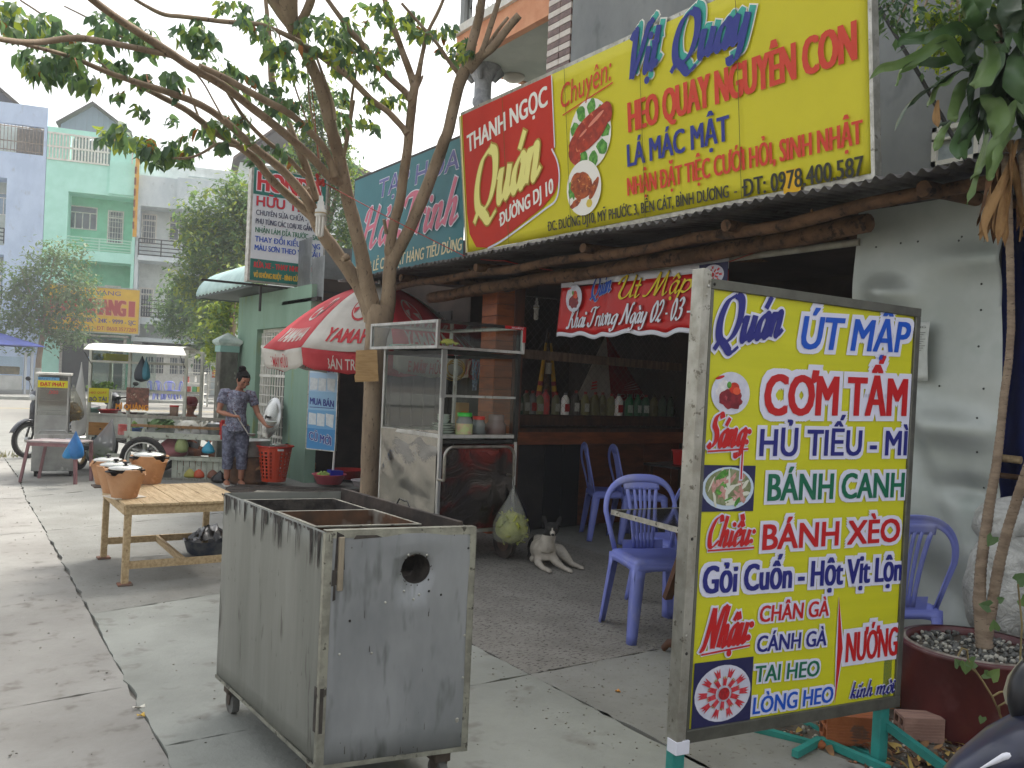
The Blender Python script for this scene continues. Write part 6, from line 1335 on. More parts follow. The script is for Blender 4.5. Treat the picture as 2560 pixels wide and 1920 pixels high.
def stove(px, py, rz, label, sc_=1.):
 p = G(px, py, TH+.005); t = thing('clay_stove', label, 'stove', Fr((p.x, p.y, TH+.003), R(rz)), 'clay stoves on the low table')
 m2 = MB(); n = 36; vs = []; prof = [(.080, 0), (.084, .02), (.10, .09), (.118, .165)]
 for r_, z in prof:
  for j in range(n): th = 2*math.pi*j/n; vs.append((r_*math.cos(th), r_*math.sin(th), z))
 for j in range(n): th = 2*math.pi*j/n; up = .045 if (j % 12) in (0, 1, 2, 3, 4) else (0 if (j % 12) in (7, 8, 9) else .02); vs.append((.13*math.cos(th), .13*math.sin(th), .175+up))
 for j in range(n): th = 2*math.pi*j/n; up = .045 if (j % 12) in (0, 1, 2, 3, 4) else (0 if (j % 12) in (7, 8, 9) else .02); vs.append((.108*math.cos(th), .108*math.sin(th), .175+up))
 for j in range(n): th = 2*math.pi*j/n; vs.append((.09*math.cos(th), .09*math.sin(th), .08))
 k = 7; fs = [(i*n+j, i*n+(j+1) % n, (i+1)*n+(j+1) % n, (i+1)*n+j) for i in range(k-1) for j in range(n)]; fs += [tuple(range(n-1, -1, -1)), tuple(range((k-1)*n, k*n))]
 m2.add(vs, fs, 0, False); m2.build('body', clay, t)
 MB().lathe([(0, .09), (.07, .1), (.092, .15), (.096, .215), (.102, .217), (.098, .222), (.09, .215), (.08, .15), (0, .12)], 28).build('pot', potb, t)
 MB().lathe([(.106, .219), (.107, .227), (.097, .236), (.06, .247), (.02, .251), (0, .251)], 32).build('lid', lidm, t)
 MB().lathe([(.008, .25), (.009, .258), (.019, .262), (.019, .272), (.0, .276)], 14).build('knob', blk, t)
 for s_ in (-1, 1): MB().tube([(s_*.09, -.03, .205), (s_*.125, -.022, .205), (s_*.125, .022, .205), (s_*.09, .03, .205)], .007, 6).build('pot_handle', blk, t)
 t.scale = (sc_, sc_, sc_*.88); return t
stove(311, 1243, 20, 'front most clay stove with domed lid standing on a white tile', 1.03); stove(287, 1230, 60, 'second clay stove half behind the front one'); stove(268, 1213, 100, 'leftmost clay stove at the far left of the table', .98); stove(371, 1207, -10, 'clay stove standing apart at the right with the widest lid', 1.12)
p = G(311, 1243, TH); MB().rbox((-.11, -.10, 0), (.11, .10, .006), .002).build('tile', M('white tile', 'cfcabc', None, .4), label='white tile under the front clay stove', cat='tile').matrix_world = Matrix.Translation((p.x, p.y, TH+.003)) @ Matrix.Rotation(R(15), 4, 'Z')
p = G(272, 1215, TH); MB().rbox((-.09, -.10, 0), (.05, .06, .012), .002).build('wood_chip', M('grey chip', '5f564e', None, .9), label='small grey board under the leftmost clay stove', cat='board').matrix_world = Matrix.Translation((p.x-.03, p.y-.03, TH+.003))
p = G(520, 1385); t = thing('basin', 'dark blue grey plastic basin under the low table', 'basin', (p.x, p.y, 0))
MB().lathe([(0, .003), (.13, .003), (.16, .03), (.185, .12), (.195, .125), (.178, .118), (.15, .03), (0, .012)], 28).build('bowl', M('dusty blue plastic', '3b4456', '6a6c70', .7, sc=9), t)
m2 = MB(); m2.grid(16, 10, lambda u, v: (-.14+.3*u+.03*noise.noise(Vector((u*5, v*5, 0))), -.1+.25*v, .13+.09*math.sin(u*3)*math.sin(v*3.1)+.04*noise.noise(Vector((u*8, v*6, 3))))); m2.build('bag', M('black bag', '141416', None, .25), label='crumpled black plastic bag lying in the basin', cat='bag').location = (p.x, p.y, 0)
# ------------------------------------------------------------------ glass food cabinet cart
KF = Fr((3.335, 5.86, 0), R(1)); kc = thing('glass_food_cart', 'stainless steel and glass food cabinet on wheels right of the tree trunk', 'food cart', KF)
KW, KD = .75, 1.02
mir = M('mirror steel', '8f8d88', '7b7973', .10, 1., sc=1.3, bump=.35, bsc=2.2, wave=.03, dist=.6); mir2 = M('dark steel panel', '4a4644', '2c2624', .16, .8, sc=2, c3='6a2a26', s3=3, lo3=.5, hi3=.6, bump=.5, bsc=3, wave=.03, dist=1)  # red-brown patches on the dark steel are reflections painted into its colour
def post(x0, y0, x1, y1, z0, z1, m=steel, name='frame_post'): return MB().rbox((x0, y0, z0), (x1, y1, z1), .003).build(name, m, kc)
s3 = .03
for (x, y) in ((0, 0), (KW-s3, 0), (0, KD-s3), (KW-s3, KD-s3)): post(x, y, x+s3, y+s3, .2, 1.72)
def rails(z0, z1, x0=0., x1=KW, y0=0., y1=KD, m=steel):
 post(x0+s3, y0+.001, x1-s3, y0+s3-.001, z0, z1, m, 'rail'); post(x0+s3, y1-s3+.001, x1-s3, y1-.001, z0, z1, m, 'rail'); post(x0+.001, y0+s3, x0+s3-.001, y1-s3, z0, z1, m, 'rail'); post(x1-s3+.001, y0+s3, x1-.001, y1-s3, z0, z1, m, 'rail')
rails(1.0, 1.03); rails(.24, .27); rails(1.66, 1.69, m=darkm)
post(s3, .002, KW-s3, .02, 1.325, 1.345, steel, 'shelf_rail')
MB().box((s3, s3, 1.325), (KW-s3, KD*.5, 1.331)).build('glass_shelf', glass('shelf glass', see=.8), kc)
MB().box((.004, s3, .27), (.008, KD-s3, 1.0)).build('steel_panel', mir, kc)
mb = MB(); mb.grid(50, 40, lambda u, v: (-.002-.020*noise.noise(Vector((u*2.2, v*2.5, 1.)))-.008*noise.noise(Vector((u*6+.4, v*5, 2))), KD-s3-(KD-2*s3)*u, .27+(1.02-.27)*v+.04*u*v)); mb.build('dented_panel', mir, kc)
mb = MB(); mb.grid(30, 30, lambda u, v: (s3+(KW-2*s3)*u, .004-.005*noise.noise(Vector((u*2.5, v*2.5, 7.))), .27+.68*v)); mb.build('dark_panel', mir2, kc)
MB().box((s3, KD-.008, .27), (KW-s3, KD-.004, 1.0)).build('back_panel', mir2, kc); MB().box((KW-.008, s3, .27), (KW-.004, KD-s3, 1.0)).build('side_panel', mir2, kc)
MB().rbox((.01, .01, .955), (KW-.01, KD-.01, .985), .004).build('counter_top', darkm, kc)
MB().box((.012, s3, 1.03), (.016, KD-s3, 1.66)).build('glass_pane', glass('mirror glass', (.85,.88,.85), .86), kc)
MB().box((s3, KD-.016, 1.03), (KW-s3, KD-.012, 1.66)).build('glass_pane', glass('back glass', (.93,.96,.93), 1.), kc); MB().box((KW-.016, s3, 1.03), (KW-.012, KD-s3, 1.66)).build('glass_pane', glass('back glass'), kc)
# top box, larger than the cabinet below
bx0, bx1, by0_, by1_, bz0, bz1 = -.09, KW+.0, -.05, KD+.10, 1.70, 1.925
for (x, y) in ((bx0, by0_), (bx1-.028, by0_), (bx0, by1_-.028), (bx1-.028, by1_-.028)): post(x, y, x+.028, y+.028, bz0, bz1, steel, 'box_post')
for z in (bz0, bz1-.024): post(bx0, by0_+.028, bx0+.026, by1_-.028, z, z+.024, steel, 'box_rail'); post(bx1-.026, by0_+.028, bx1, by1_-.028, z, z+.024, steel, 'box_rail'); post(bx0+.028, by0_, bx1-.028, by0_+.026, z, z+.024, steel if z < 1.8 else darkm, 'box_rail'); post(bx0+.028, by1_-.026, bx1-.028, by1_, z, z+.024, steel, 'box_rail')
MB().box((bx0+.008, by0_+.028, bz0+.024), (bx0+.012, by1_-.028, bz1-.024)).build('glass_pane', glass('shelf glass'), kc); MB().box((bx0+.028, by0_+.008, bz0+.024), (bx1-.028, by0_+.012, bz1-.024)).build('glass_pane', glass('front glass', see=.95), kc)
MB().box((bx0+.02, by0_+.02, bz0), (bx1-.02, by1_-.02, bz0+.006)).build('glass_shelf', glass('shelf glass'), kc); MB().box((bx0+.02, by0_+.02, bz1-.008), (bx1-.02, by1_-.02, bz1-.003)).build('glass_shelf', glass('shelf glass'), kc)
MB().rbox((bx1-.21, by0_-.006, bz1-.028), (bx1-.03, by0_-.001, bz1-.002), .002).build('red_sticker', inkred, kc); MB().rbox((bx1-.03, by0_-.006, bz1-.13), (bx1+.002, by0_-.001, bz1-.002), .002).build('red_sticker', inkred, kc)
letters(kc, 'XUÂN', (bx1-.15, bz1-.024), (bx1-.03, bz1-.024), .017, inkw, y=by0_-.008, bold=.02)
MB().rbox((-.012, -.0, 1.32), (.03, -.012, 1.70), .003).build('sheet_strip', M('grey strip', '8f8f8c', None, .5, .4), kc)
MB().rbox((KW-.035, -.004, .97), (KW+.0, .03, 1.9), .003).build('dark_post', darkm, kc)
hd = MB(); hp_ = [(-.0, -.09, .68), (-.0, -.09, .86)]
for k in range(7): a_ = math.pi-k*math.pi/12; hp_.append((.08+.08*math.cos(a_), -.09, .86+.08*math.sin(a_)))
for k in range(7): a_ = math.pi/2-k*math.pi/12; hp_.append((.58+.08*math.cos(a_), -.09, .86+.08*math.sin(a_)))
hp_ += [(.66, -.09, .70)]
hd.tube(hp_, .013, 10); hd.tube([(-.0, -.09, .68), (-.0, 0, .68)], .011, 8); hd.tube([(.66, -.09, .70), (.66, 0, .70)], .011, 8); hd.build('push_handle', M('worn chrome', '9b978f', '7b766d', .35, .8, sc=9), kc)
for (x, y) in ((.70, .05), (.70, .9), (.06, .05), (.06, .9)):
 w2 = MB(); w2.tube([(x-.02, y, .145), (x+.02, y, .145)], .145, 28); w = w2.build('wheel', M('old tyre', '4a3f38', '2f2925', .85, sc=9), kc); MB().tube([(x-.024, y, .145), (x+.024, y, .145)], .085, 20).build('rim', M('rusty rim', '6b5344', '4a3b32', .8, .3, sc=8), w); MB().rbox((x-.035, y-.03, .145), (x+.035, y+.03, .24), .004).build('fork', darkm, kc)
# plates, jars in the cabinet
def kl(x, y, z): return KF.M @ Vector((x, y, z))
dish = M('glazed white', 'cfd6cf', None, .2); rim_ = M('green glaze', '6f8f74', None, .2)
for k in range(6):
 r_ = .115-.006*k+.01*(k % 2); t = thing('plate', ['lowest plate of the stack in the glass cabinet', 'second plate from the bottom of the cabinet stack', 'third plate of the cabinet stack', 'fourth plate of the cabinet stack', 'fifth plate of the cabinet stack', 'top plate of the cabinet stack, under the bowls'][k], 'plate', tuple(kl(.16, .22, .987+.02*k)), 'plates stacked in the glass cabinet')
 MB().lathe([(0, .002), (r_*.5, .002), (r_, .018), (r_, .021), (r_*.5, .006), (0, .006)], 28).build('dish', dish, t); MB().lathe([(r_*.93, .0185), (r_*1.005, .0205), (r_*1.0, .022), (r_*.93, .0197)], 28).build('rim_band', rim_, t)
for k in range(3): MB().lathe([(0, 0), (.03, 0), (.055, .035), (.057, .037), (.05, .034), (0, .008)], 24).build('bowl', dish, label=['lower small white bowl on the cabinet plate stack', 'middle small white bowl on the cabinet plate stack', 'top small white bowl on the cabinet plate stack'][k], cat='bowl', group='bowls on the plate stack').location = kl(.16, .22, 1.108+.018*k)
def jar(x, y, z, r, h, lidc, body, lidh, label, wrap=None, sqr=False, fill=None):
 t = thing('jar', label, 'jar', tuple(kl(x, y, z))); n = 4 if sqr else 20
 m2 = MB(); m2.lathe([(0, 0), (r, 0), (r, h*.75), (r*.78, h*.9), (r*.78, h)], n if not sqr else 20); m2.build('body', body, t)
 if fill: MB().lathe([(0, .004), (r*.96, .004), (r*.96, h*fill[1]), (0, h*fill[1])], 20).build('contents', fill[0], t)
 if lidc: MB().lathe([(r*.86, h-.005), (r*.88, h+lidh), (0, h+lidh)][::1], 20).build('lid', lidc, t)
 if wrap: MB().lathe([(r*1.01, h*.12), (r*1.01, h*.68)], 20).build('paper_label', wrap, t)
 return t
jp = film('jar plastic', 'c9d2cf', .55, .1)
kx = lambda px: max(.05, KF.uv(px, 1105, .08).x)
jar(kx(1159), .08, .987, .068, .19, M('lime lid', '35b53a', None, .35), jp, .025, 'plastic jar with bright green lid and printed label', M('jar label', 'b9c98a', 'c9a48a', .5, sc=14, c3='e0ddd0', s3=9), fill=(M('cream filling', 'c2a688', None, .7), .15))
jar(kx(1198), .10, .987, .058, .165, M('red lid', 'c4301c', None, .35), jp, .022, 'plastic jar with red lid and black sauce', None, fill=(M('black sauce', '120e0d', None, .2), .68))
t = jar(kx(1245), .12, .987, .085, .16, None, film('jar plastic 2', 'b8aaa2', .5, .12), .02, 'wide clear plastic jar half full of red chilli sauce', None, fill=(M('red sauce', '7a2410', None, .3), .62))
MB().lathe([(.062, .15), (.066, .2), (.06, .203), (0, .203)], 20).build('lid', film('clear lid', 'b8aaa2', .4), t)
t = thing('paper_cup', 'brown printed carton standing behind the jars', 'carton', tuple(kl(kx(1175)+.05, .3, .987))); MB().rbox((-.05, -.03, 0), (.05, .03, .29), .004).build('box', M('carton brown', '9a7d56', None, .8), t); MB().box((-.03, -.032, .12), (.03, -.0305, .22)).build('print', M('orange print', 'b56a2a', None, .7), t)
for i, (x, y) in enumerate(((.06, .55), (.10, .70), (.08, .84))): MB().lathe([(0, 0), (.05, 0), (.085, .035), (.087, .037), (.08, .035), (0, .006)], 22).build('bowl', white, label=['upturned white dish in the cart top box, nearest the corner', 'middle white dish in the cart top box', 'white dish in the cart top box nearest the tree'][i], cat='bowl', group='dishes in the cart top box').location = kl(x, y, 1.708)
MB().rbox((-.1, -.13, 0), (.1, .13, .045), .01).build('tray', M('pale teal plastic', '7fa39a', None, .5), label='pale teal tray in the top box of the glass cart', cat='tray').matrix_world = KF.M @ Matrix.Translation((.16, .93, 1.71))
m2 = MB(); m2.grid(8, 8, lambda u, v: (.16*u, .14*v, .05+.04*math.sin(u*3)*math.sin(v*3)+.03*noise.noise(Vector((u*6, v*6, 0))))); thick(m2.build('sponge_bag', M('yellow cloth', 'b8a83a', 'c9b95a', .7, sc=9), label='crumpled yellow bag lying in the cart top box', cat='bag'), .003).matrix_world = KF.M @ Matrix.Translation((.05, .1, 1.70))
# hanging cabbage bag, black bag
def bag(F, H_, W_, D_, film_m, fill_m, label, name='plastic_bag', seed=0, fillh=.5, droop=.0, inner=True, cat='bag', n=26, lean=0.):
 t = thing(name, label, cat, F)
 def prof(v): return (.05+.95*math.sin(min(1, v*1.25)*math.pi/2)**1.3) * (1 if v < .82 else math.sqrt(max(0, 1-((v-.82)/.18)**2)))
 m2 = MB(); k = 16; vs = []; fs = []
 for i in range(k+1):
  v = i/k; r_ = max(.01, prof(v))
  for j in range(n):
   th = 2*math.pi*j/n; rr = r_*(1+.10*noise.noise(Vector((math.cos(th)*2+seed, math.sin(th)*2, v*3)))+.09*math.sin(j*2.4+seed)*(1-v))
   vs.append((W_/2*rr*math.cos(th)+lean*v, D_/2*rr*math.sin(th), -H_*v))
 for i in range(k):
  for j in range(n): fs.append((i*n+j, i*n+(j+1) % n, (i+1)*n+(j+1) % n, (i+1)*n+j))
 m2.add(vs, fs, 0, True); m2.build('film', film_m, t)
 if inner:
  random.seed(seed); mi = MB(); zc_ = -H_*(1-fillh/2)
  mi.ell((0, 0, 0), (1, 1, 1), 20, 14); mi.v = [(lean*.8+v[0]*W_*.43*(1+.22*noise.noise(Vector(v)*3+Vector((seed,0,0)))), v[1]*D_*.42*(1+.2*noise.noise(Vector(v)*4)), zc_+v[2]*H_*fillh*.43*(1+.1*noise.noise(Vector(v)*3))) for v in mi.v]
  for i in range(46):
   q = rdir()*random.random()**.15; c = Vector((W_*.43*q.x+lean*.8, D_*.42*q.y, zc_+H_*fillh*.46*q.z)); s_ = W_*.13; d = rdir(); mi.grid(3, 3, lambda u, v: c+rdir()*s_*.15+Vector(((u-.5)*s_*2*abs(d.x)+.01, (v-.5)*s_*2, s_*math.sin(u*3)*math.sin(v*3)*d.z+(u-.5)*s_*2*d.y)))
  mi.build('contents', fill_m, t)
 return t
cab = M('cabbage', 'd0d25a', 'a9b23c', .6, sc=12, tr=.2, c3='d6cf7a', s3=16)
clear = film('clear film', 'e2e3dd', .74, .2); clear2 = film('milky film', 'dcdcda', .4, .3)
hk = kl(.64, -.10, .70); cord([hk+Vector((0, -.015, 0)), hk+Vector((.004, -.02, -.05)), hk+Vector((.0, -.015, -.10))], .003, darkm, 'bent wire hook on the cart handle', 'hook', 'hook')
bag(Fr(hk+Vector((0, -.02, -.09)), R(-25)), .47, .30, .22, clear, cab, 'clear bag of shredded yellow green cabbage hanging on the cart handle', seed=3, fillh=.62, lean=-.0)
bag(Fr(hk+Vector((.06, .04, -.08)), 0), .45, .16, .06, M('black bag film', '131214', None, .3), None, 'thin black plastic bag hanging behind the cabbage bag', seed=5, inner=False, lean=.12)
# ------------------------------------------------------------------ plastic chairs
cblue = M('lilac blue plastic', '7a83cb', '6b76c4', .42, sc=2, c3='9a9cbf', s3=4, lo3=.55, hi3=.8)
def chair(loc, rz, label, group, m=cblue, s_=1.):
 t = thing('plastic_chair', label, 'chair', Fr(loc, R(rz)), group)
 zs = .455; w2, d2 = .21, .20
 def seatf(u, v):
  x = (u-.5)*2; y = (v-.5)*2; k = max(abs(x), abs(y))
  return (x*w2*(1-.06*(y < 0)*0), y*d2, zs-.012*(1-x*x)*(1-y*y)*1.4-(.03*max(0, (k-.82)/.18)**1.5))
 thick(MB().grid(20, 20, seatf).build('seat', m, t), .006)
 sk = MB()
 for (a_, b_) in (((-w2, -d2), (w2, -d2)), ((w2, -d2), (w2, d2)), ((w2, d2), (-w2, d2)), ((-w2, d2), (-w2, -d2))):
  n = 12; vs = []
  for i in range(n+1): u = i/n; x, y = a_[0]+(b_[0]-a_[0])*u, a_[1]+(b_[1]-a_[1])*u; dr = .035+.07*(abs(u-.5)*2)**6; vs += [(x, y, zs-.028), (x*1.015, y*1.015, zs-.028-dr)]
  sk.add(vs, [(2*i, 2*i+1, 2*i+3, 2*i+2) for i in range(n)], 0, True)
 thick(sk.build('seat_skirt', m, t), .006)
 for sx in (-1, 1):
  for sy in (-1, 1):
   lg_ = MB(); n = 8; vs = []
   for i in range(n+1):
    f = i/n; z = (zs-.06)*(1-f); ox = sx*(w2-.004+.035*f); oy = sy*(d2-.004+.045*f); wl = .058-.020*f
    vs += [(ox-sx*wl, oy+sy*.004, z), (ox-sx*.008, oy+sy*.004, z), (ox+sx*.004, oy-sy*.008, z), (ox+sx*.004, oy-sy*wl, z)]
   lg_.add(vs, [(i*4+j, i*4+j+1, i*4+5+j, i*4+4+j) for i in range(n) for j in range(3)], 0, True); thick(lg_.build('leg', m, t), .005, 0)
 # arched backrest: frame band, fan of slats
 def bp(x, z): h = (z-zs)/.45; return (x, d2-.005+.115*h-.05*(1-(x/.24)**2)*.8*math.sin(h*2), z)
 fr_ = MB(); P = []
 for i in range(25):
  a_ = math.pi*(1-i/24); x = .225*math.copysign(abs(math.cos(a_))**.75, math.cos(a_))*(1.06); z = zs+.20+.225*abs(math.sin(a_))**.9
  P.append((x, z))
 P = [(-.19, zs-.03), (-.215, zs+.08)]+P+[(.215, zs+.08), (.19, zs-.03)]
 vs = []; n = len(P)
 for i, (x, z) in enumerate(P):
  a_ = P[max(0, i-1)]; b_ = P[min(n-1, i+1)]; dx, dz = b_[0]-a_[0], b_[1]-a_[1]; l = math.hypot(dx, dz); nx_, nz_ = dz/l, -dx/l; w_ = .026+.02*max(0, math.sin(i/(n-1)*math.pi))**4
  for k in (-.5, -.2, .2, .5): q = bp(x+nx_*w_*(k+.5), z+nz_*w_*(k+.5)); vs.append((q[0], q[1]-(.008 if abs(k) < .3 else 0), q[2]))
 fr_.add(vs, [(i*4+j, i*4+j+1, i*4+5+j, i*4+4+j) for i in range(n-1) for j in range(3)], 0, True); thick(fr_.build('back_frame', m, t), .007, 0)
 sl_ = [(-.075, -.095), (-.042, -.05), (-.012, -.015), (.018, .015), (.048, .05), (.08, .095)]
 cp = MB(); cp.grid(10, 3, lambda u, v: bp(-.115+.23*u, zs+.335+.05*v-.0*u)); thick(cp.build('back_crest', m, t), .006, 0)
 for i, (xb, xt) in enumerate(sl_):
  s2 = MB(); wd = .017 if 0 < i < 5 else .022; s2.grid(2, 8, lambda u, v: bp((xb*.75+(xt-xb*.75)*v**1.3)+(u-.5)*wd, zs-.01+.36*v)); thick(s2.build('back_slat', m, t), .006, 0)
 MB().grid(10, 2, lambda u, v: bp(-.13+.26*u, zs-.03+.07*v)).build('back_base', m, t)
 t.scale = (s_,)*3; return t
chair((3.665, 3.76, 0), -20, 'lilac blue plastic chair nearest the camera beside the folding table', 'lilac plastic chairs', s_=1.04)
def ch2(loc, rz, label, s_=1.04): c = dup(CH0, loc, R(rz), label); return c
CH0 = [o for o in COL.objects if o.name.startswith('plastic_chair')][0]
ch2((5.55, 6.35, 0), 60, 'first of the two dim chairs inside, nearest the counter'); ch2((5.72, 6.12, 0), 62, 'second of the two dim chairs inside, beside the red box')
ch2((4.25, 4.15, 0), 170, 'chair behind the folding table half hidden by the menu board edge'); ch2((3.98, 2.51, 0), 156, 'chair turned to the metal sheet wall right of the menu board')
ch2((6.0, 5.2, 0), -120, 'dark far chair inside behind the menu board edge')
# folding table with steel top
FT = Fr((3.56, 3.42, 0), R(-6)); p = G(1530, 1272, .73); q = G(1704, 1318, .73); FT = Fr((p.x, p.y, 0), math.atan2(q.y-p.y, q.x-p.x))
ft = thing('folding_table', 'folding table with steel top and curved brown wooden legs behind the menu board', 'table', FT)
MB().rbox((0, 0, .70), (1.15, .58, .722), .004).build('table_top', M('mirror table steel', 'a9a8a4', '8f8d88', .12, .95, sc=3, bump=.1, bsc=3), ft)
m2 = MB(); m2.box((-.003, -.003, .695), (1.153, -.0005, .725)); m2.box((-.003, .0, .695), (-.0005, .58, .725)); m2.build('edge_trim', alum, ft)
for i in range(6): MB().ell((.06+.19*i, -.004, .71), (.005, .003, .005), 8, 4).build('screw', darkm, ft)
lw = M('brown leg wood', '5b3a26', '43291a', .55, sc=5, bump=.1)
for (x0, x1, yy_o) in ((.30, .62, .08), (.30, .62, .5)):
 MB().beam((x0+.33, yy_o, .69), (x0-.02+.18, yy_o, .30), .03, .05, up=(0,1,0)).build('leg', lw, ft)
 pts = [(x0+.22, yy_o+.01, .70), (x0+.33, yy_o+.01, .45), (x0+.40, yy_o+.01, .28), (x0+.36, yy_o+.01, .14), (x0+.26, yy_o+.01, .08), (x0+.17, yy_o+.01, .05), (x0+.13, yy_o+.01, .01)]
 MB().tube(pts, (.024, .022, .022, .022, .02, .018, .016), 8, sq=(.7, 1.3)).build('leg', lw, ft)
# inside table with red box and chopsticks
IT = Fr((5.85, 5.55, 0), R(8)); it = thing('inner_table', 'dark table inside the stall with a red box on it', 'table', IT)
MB().rbox((0, 0, .72), (.9, .6, .745), .004).build('table_top', M('dim table', '3a3836', None, .3, .6), it); MB().box((0, -.004, .718), (.9, -.001, .748)).build('edge_trim', steel, it)
for x, y in ((.05, .05), (.85, .05), (.05, .55), (.85, .55)): MB().rbox((x-.02, y-.02, 0), (x+.02, y+.02, .72), .003).build('leg', darkw, it)
rb_ = thing('red_box', 'red plastic box on the dim table inside the stall', 'box', Fr(IT.M @ Vector((.16, .12, .747)), R(8)))
m2 = MB(); m2.prism([(0, 0, 0), (.40, 0, 0), (.42, 0, .13), (-.02, 0, .13)], (0, .24, 0)); m2.build('body', M('red plastic', 'a81410', None, .4), rb_); MB().rbox((-.03, -.01, .13), (.43, .25, .145), .004).build('rim', M('red plastic', 'a81410'), rb_)
cp = thing('chopstick_cup', 'dark cup with chopsticks on the red box', 'cup', Fr(IT.M @ Vector((.42, .3, .893)), 0)); MB().lathe([(0, 0), (.04, 0), (.045, .06)], 14).build('cup', darkm, cp)
for k in range(5): MB().tube([(.01*k-.02, .005*k, .01), (.015*k+.03, .01*k, .17+.01*(k % 2))], .003, 5).build('chopstick', wood, cp)
# ------------------------------------------------------------------ menu board
BLp = PD(1683, 1860, 2.93); BRp = PD(2243, 1754, 3.45); MF = facing(BLp, BRp); MF = Fr((BLp.x, BLp.y, 0), MF.rot[2], 0, R(1.0));
mbd = thing('menu_board', 'yellow standing menu board with steel frame on teal legs', 'sign', MF)
MW = (Vector((BRp.x, BRp.y))-Vector((BLp.x, BLp.y))).length
mu = lambda x, y: (lambda p: (p.x, p.z))(MF.uv(x, y))
zb_ = (BLp.z+BRp.z)/2; zt_l = MF.uv(1767, 715).z; zt_r = MF.uv(2295, 755).z; zt_ = (zt_l+zt_r)/2
my = M('menu yellow', 'd2cf1c', 'c8c716', .42, sc=1.5, lo=.3, hi=.7, bump=.12, bsc=90, st=(1,1,14))
X0m, X1m = .041, MW
MB().box((X0m, 0, zb_+.035), (X1m-.03, .02, zt_-.035)).build('yellow_sheet', my, mbd)
gf = M('grey frame', '6f6f66', '5f5f57', .45, .6, sc=9)
for q in (((X0m-.002, -.012, zb_), (X1m, .03, zb_+.045)), ((X0m-.002, -.012, zt_-.035), (X1m, .03, zt_)), ((X0m-.002, -.0115, zb_+.045), (X0m+.014, .03, zt_-.035)), ((X1m-.03, -.0115, zb_+.045), (X1m, .03, zt_-.035))): MB().rbox(*q, .003).build('frame_bar', gf, mbd)
sv = M('silver angle', 'b5b3aa', '9c998e', .4, .7, sc=10, c3='6f6b60', s3=26, lo3=.62, hi3=.68)
MB().rbox((-.001, -.02, zb_-.01), (.019, -.016, zt_+.03), .001).build('angle_strip', sv, mbd); MB().rbox((.020, -.014, zb_-.005), (.038, .03, zt_+.025), .002).build('angle_strip', sv, mbd); MB().rbox((-.005, -.02, zb_-.01), (-.001, .04, zt_+.03), .001).build('angle_strip', sv, mbd)
for i, (x, z) in enumerate(((.02, zt_-.03), (.045, zt_-.02), (.014, zt_-.06), (.01, .95), (.01, .62), (.014, .56), (.01, 1.3))): MB().ell((x, -.021, z), (.006, .003, .006), 8, 4).build('rivet', darkm if i % 2 else alum, mbd)
MB().rbox((-.008, -.022, zb_-.03), (.05, .03, zb_+.015), .002).build('tape', inkw, mbd)
tl_ = M('teal paint leg', '2f8f86', '277b73', .5, sc=6, bump=.05)
for x in (.02, MW-.075):
 lg_ = MB().rbox((x-.022, .0, 0), (x+.030, .04, zb_+.3), .003).build('leg', tl_, mbd)
MB().beam((MW-.05, .02, zb_-.07), (MW+.04, -.42, 0.012), .03, .03).build('brace', tl_, mbd); MB().beam((MW-.05, .03, .012), (MW-.42, .62, .03), .03, .03).build('brace', tl_, mbd)
MB().beam((MW-.05, .03, .02), (MW-.05, .62, .02), .03, .03).build('base_bar', tl_, mbd); pass
a_ = MF.L(G(2050, 1850, .02)); b_ = MF.L(G(1987, 1885, .02)); c_ = MF.L(G(2222, 1925, .02))
MB().beam(a_, b_, .028, .028).build('brace', tl_, mbd); MB().beam(a_+Vector((.0, 0, 0)), c_, .028, .028).build('brace', tl_, mbd)
Yt = -.0032
NV = M('menu navy', '1b1f7a', None, .45); BU = M('menu blue', '0a52c0', None, .45); RD = M('menu red', 'bf0f14', None, .45); GN = M('menu green', '04684a', None, .45); WH = M('menu white', 'dcdcee', None, .5)
def mt(body, a, b, h, m, bold=.05, ew=.085, **k): letters(mbd, body, mu(*a), mu(*b), h, m, y=Yt-.003, bold=bold*.8, edge=WH, edgew=ew, **k)
script(mbd, 'Quán', mu(1780, 862), mu(1955, 836), .165, NV, Yt-.004, .2, .06, .22, edge=WH, edgew=.06)
mt('ÚT MẬP', (1995, 872), (2268, 882), .125, BU, .06, slant=.15)
mt('CƠM TẤM', (1905, 1038), (2264, 1040), .152, RD, .06)
mt('HỦ TIẾU - MÌ', (1895, 1140), (2266, 1138), .1, NV, .055)
mt('BÁNH CANH', (1915, 1252), (2258, 1242), .1, GN, .055)
mt('BÁNH XÈO', (1902, 1375), (2248, 1353), .095, RD, .075)
mt('Gỏi Cuốn - Hột Vịt Lộn', (1752, 1484), (2252, 1450), .098, NV, .055)
mt('CHÂN GÀ', (1895, 1555), (2070, 1538), .060, RD, .05, slant=.05); mt('CÁNH GÀ', (1888, 1630), (2064, 1612), .060, NV, .05, slant=.05)
mt('TAI HEO', (1883, 1705), (2046, 1688), .060, GN, .05, slant=.05); mt('LÒNG HEO', (1878, 1785), (2080, 1753), .062, BU, .05, slant=.05)
mt('NƯỚNG', (2110, 1655), (2240, 1636), .115, RD, .035, wt=.015)
script(mbd, 'kính mời', mu(2122, 1745), mu(2232, 1727), .062, NV, Yt-.004, .17, .05, .22, edge=WH, edgew=.05)
script(mbd, 'Sáng:', mu(1764, 1118), mu(1868, 1112), .115, RD, Yt-.004, .2, .04, .22, edge=WH, edgew=.05)
script(mbd, 'Chiều:', mu(1762, 1368), mu(1880, 1358), .105, RD, Yt-.004, .19, .04, .22, edge=WH, edgew=.05)
script(mbd, 'Nhậu:', mu(1752, 1625), mu(1872, 1600), .14, RD, Yt-.004, .17, .04, .22, edge=WH, edgew=.05)
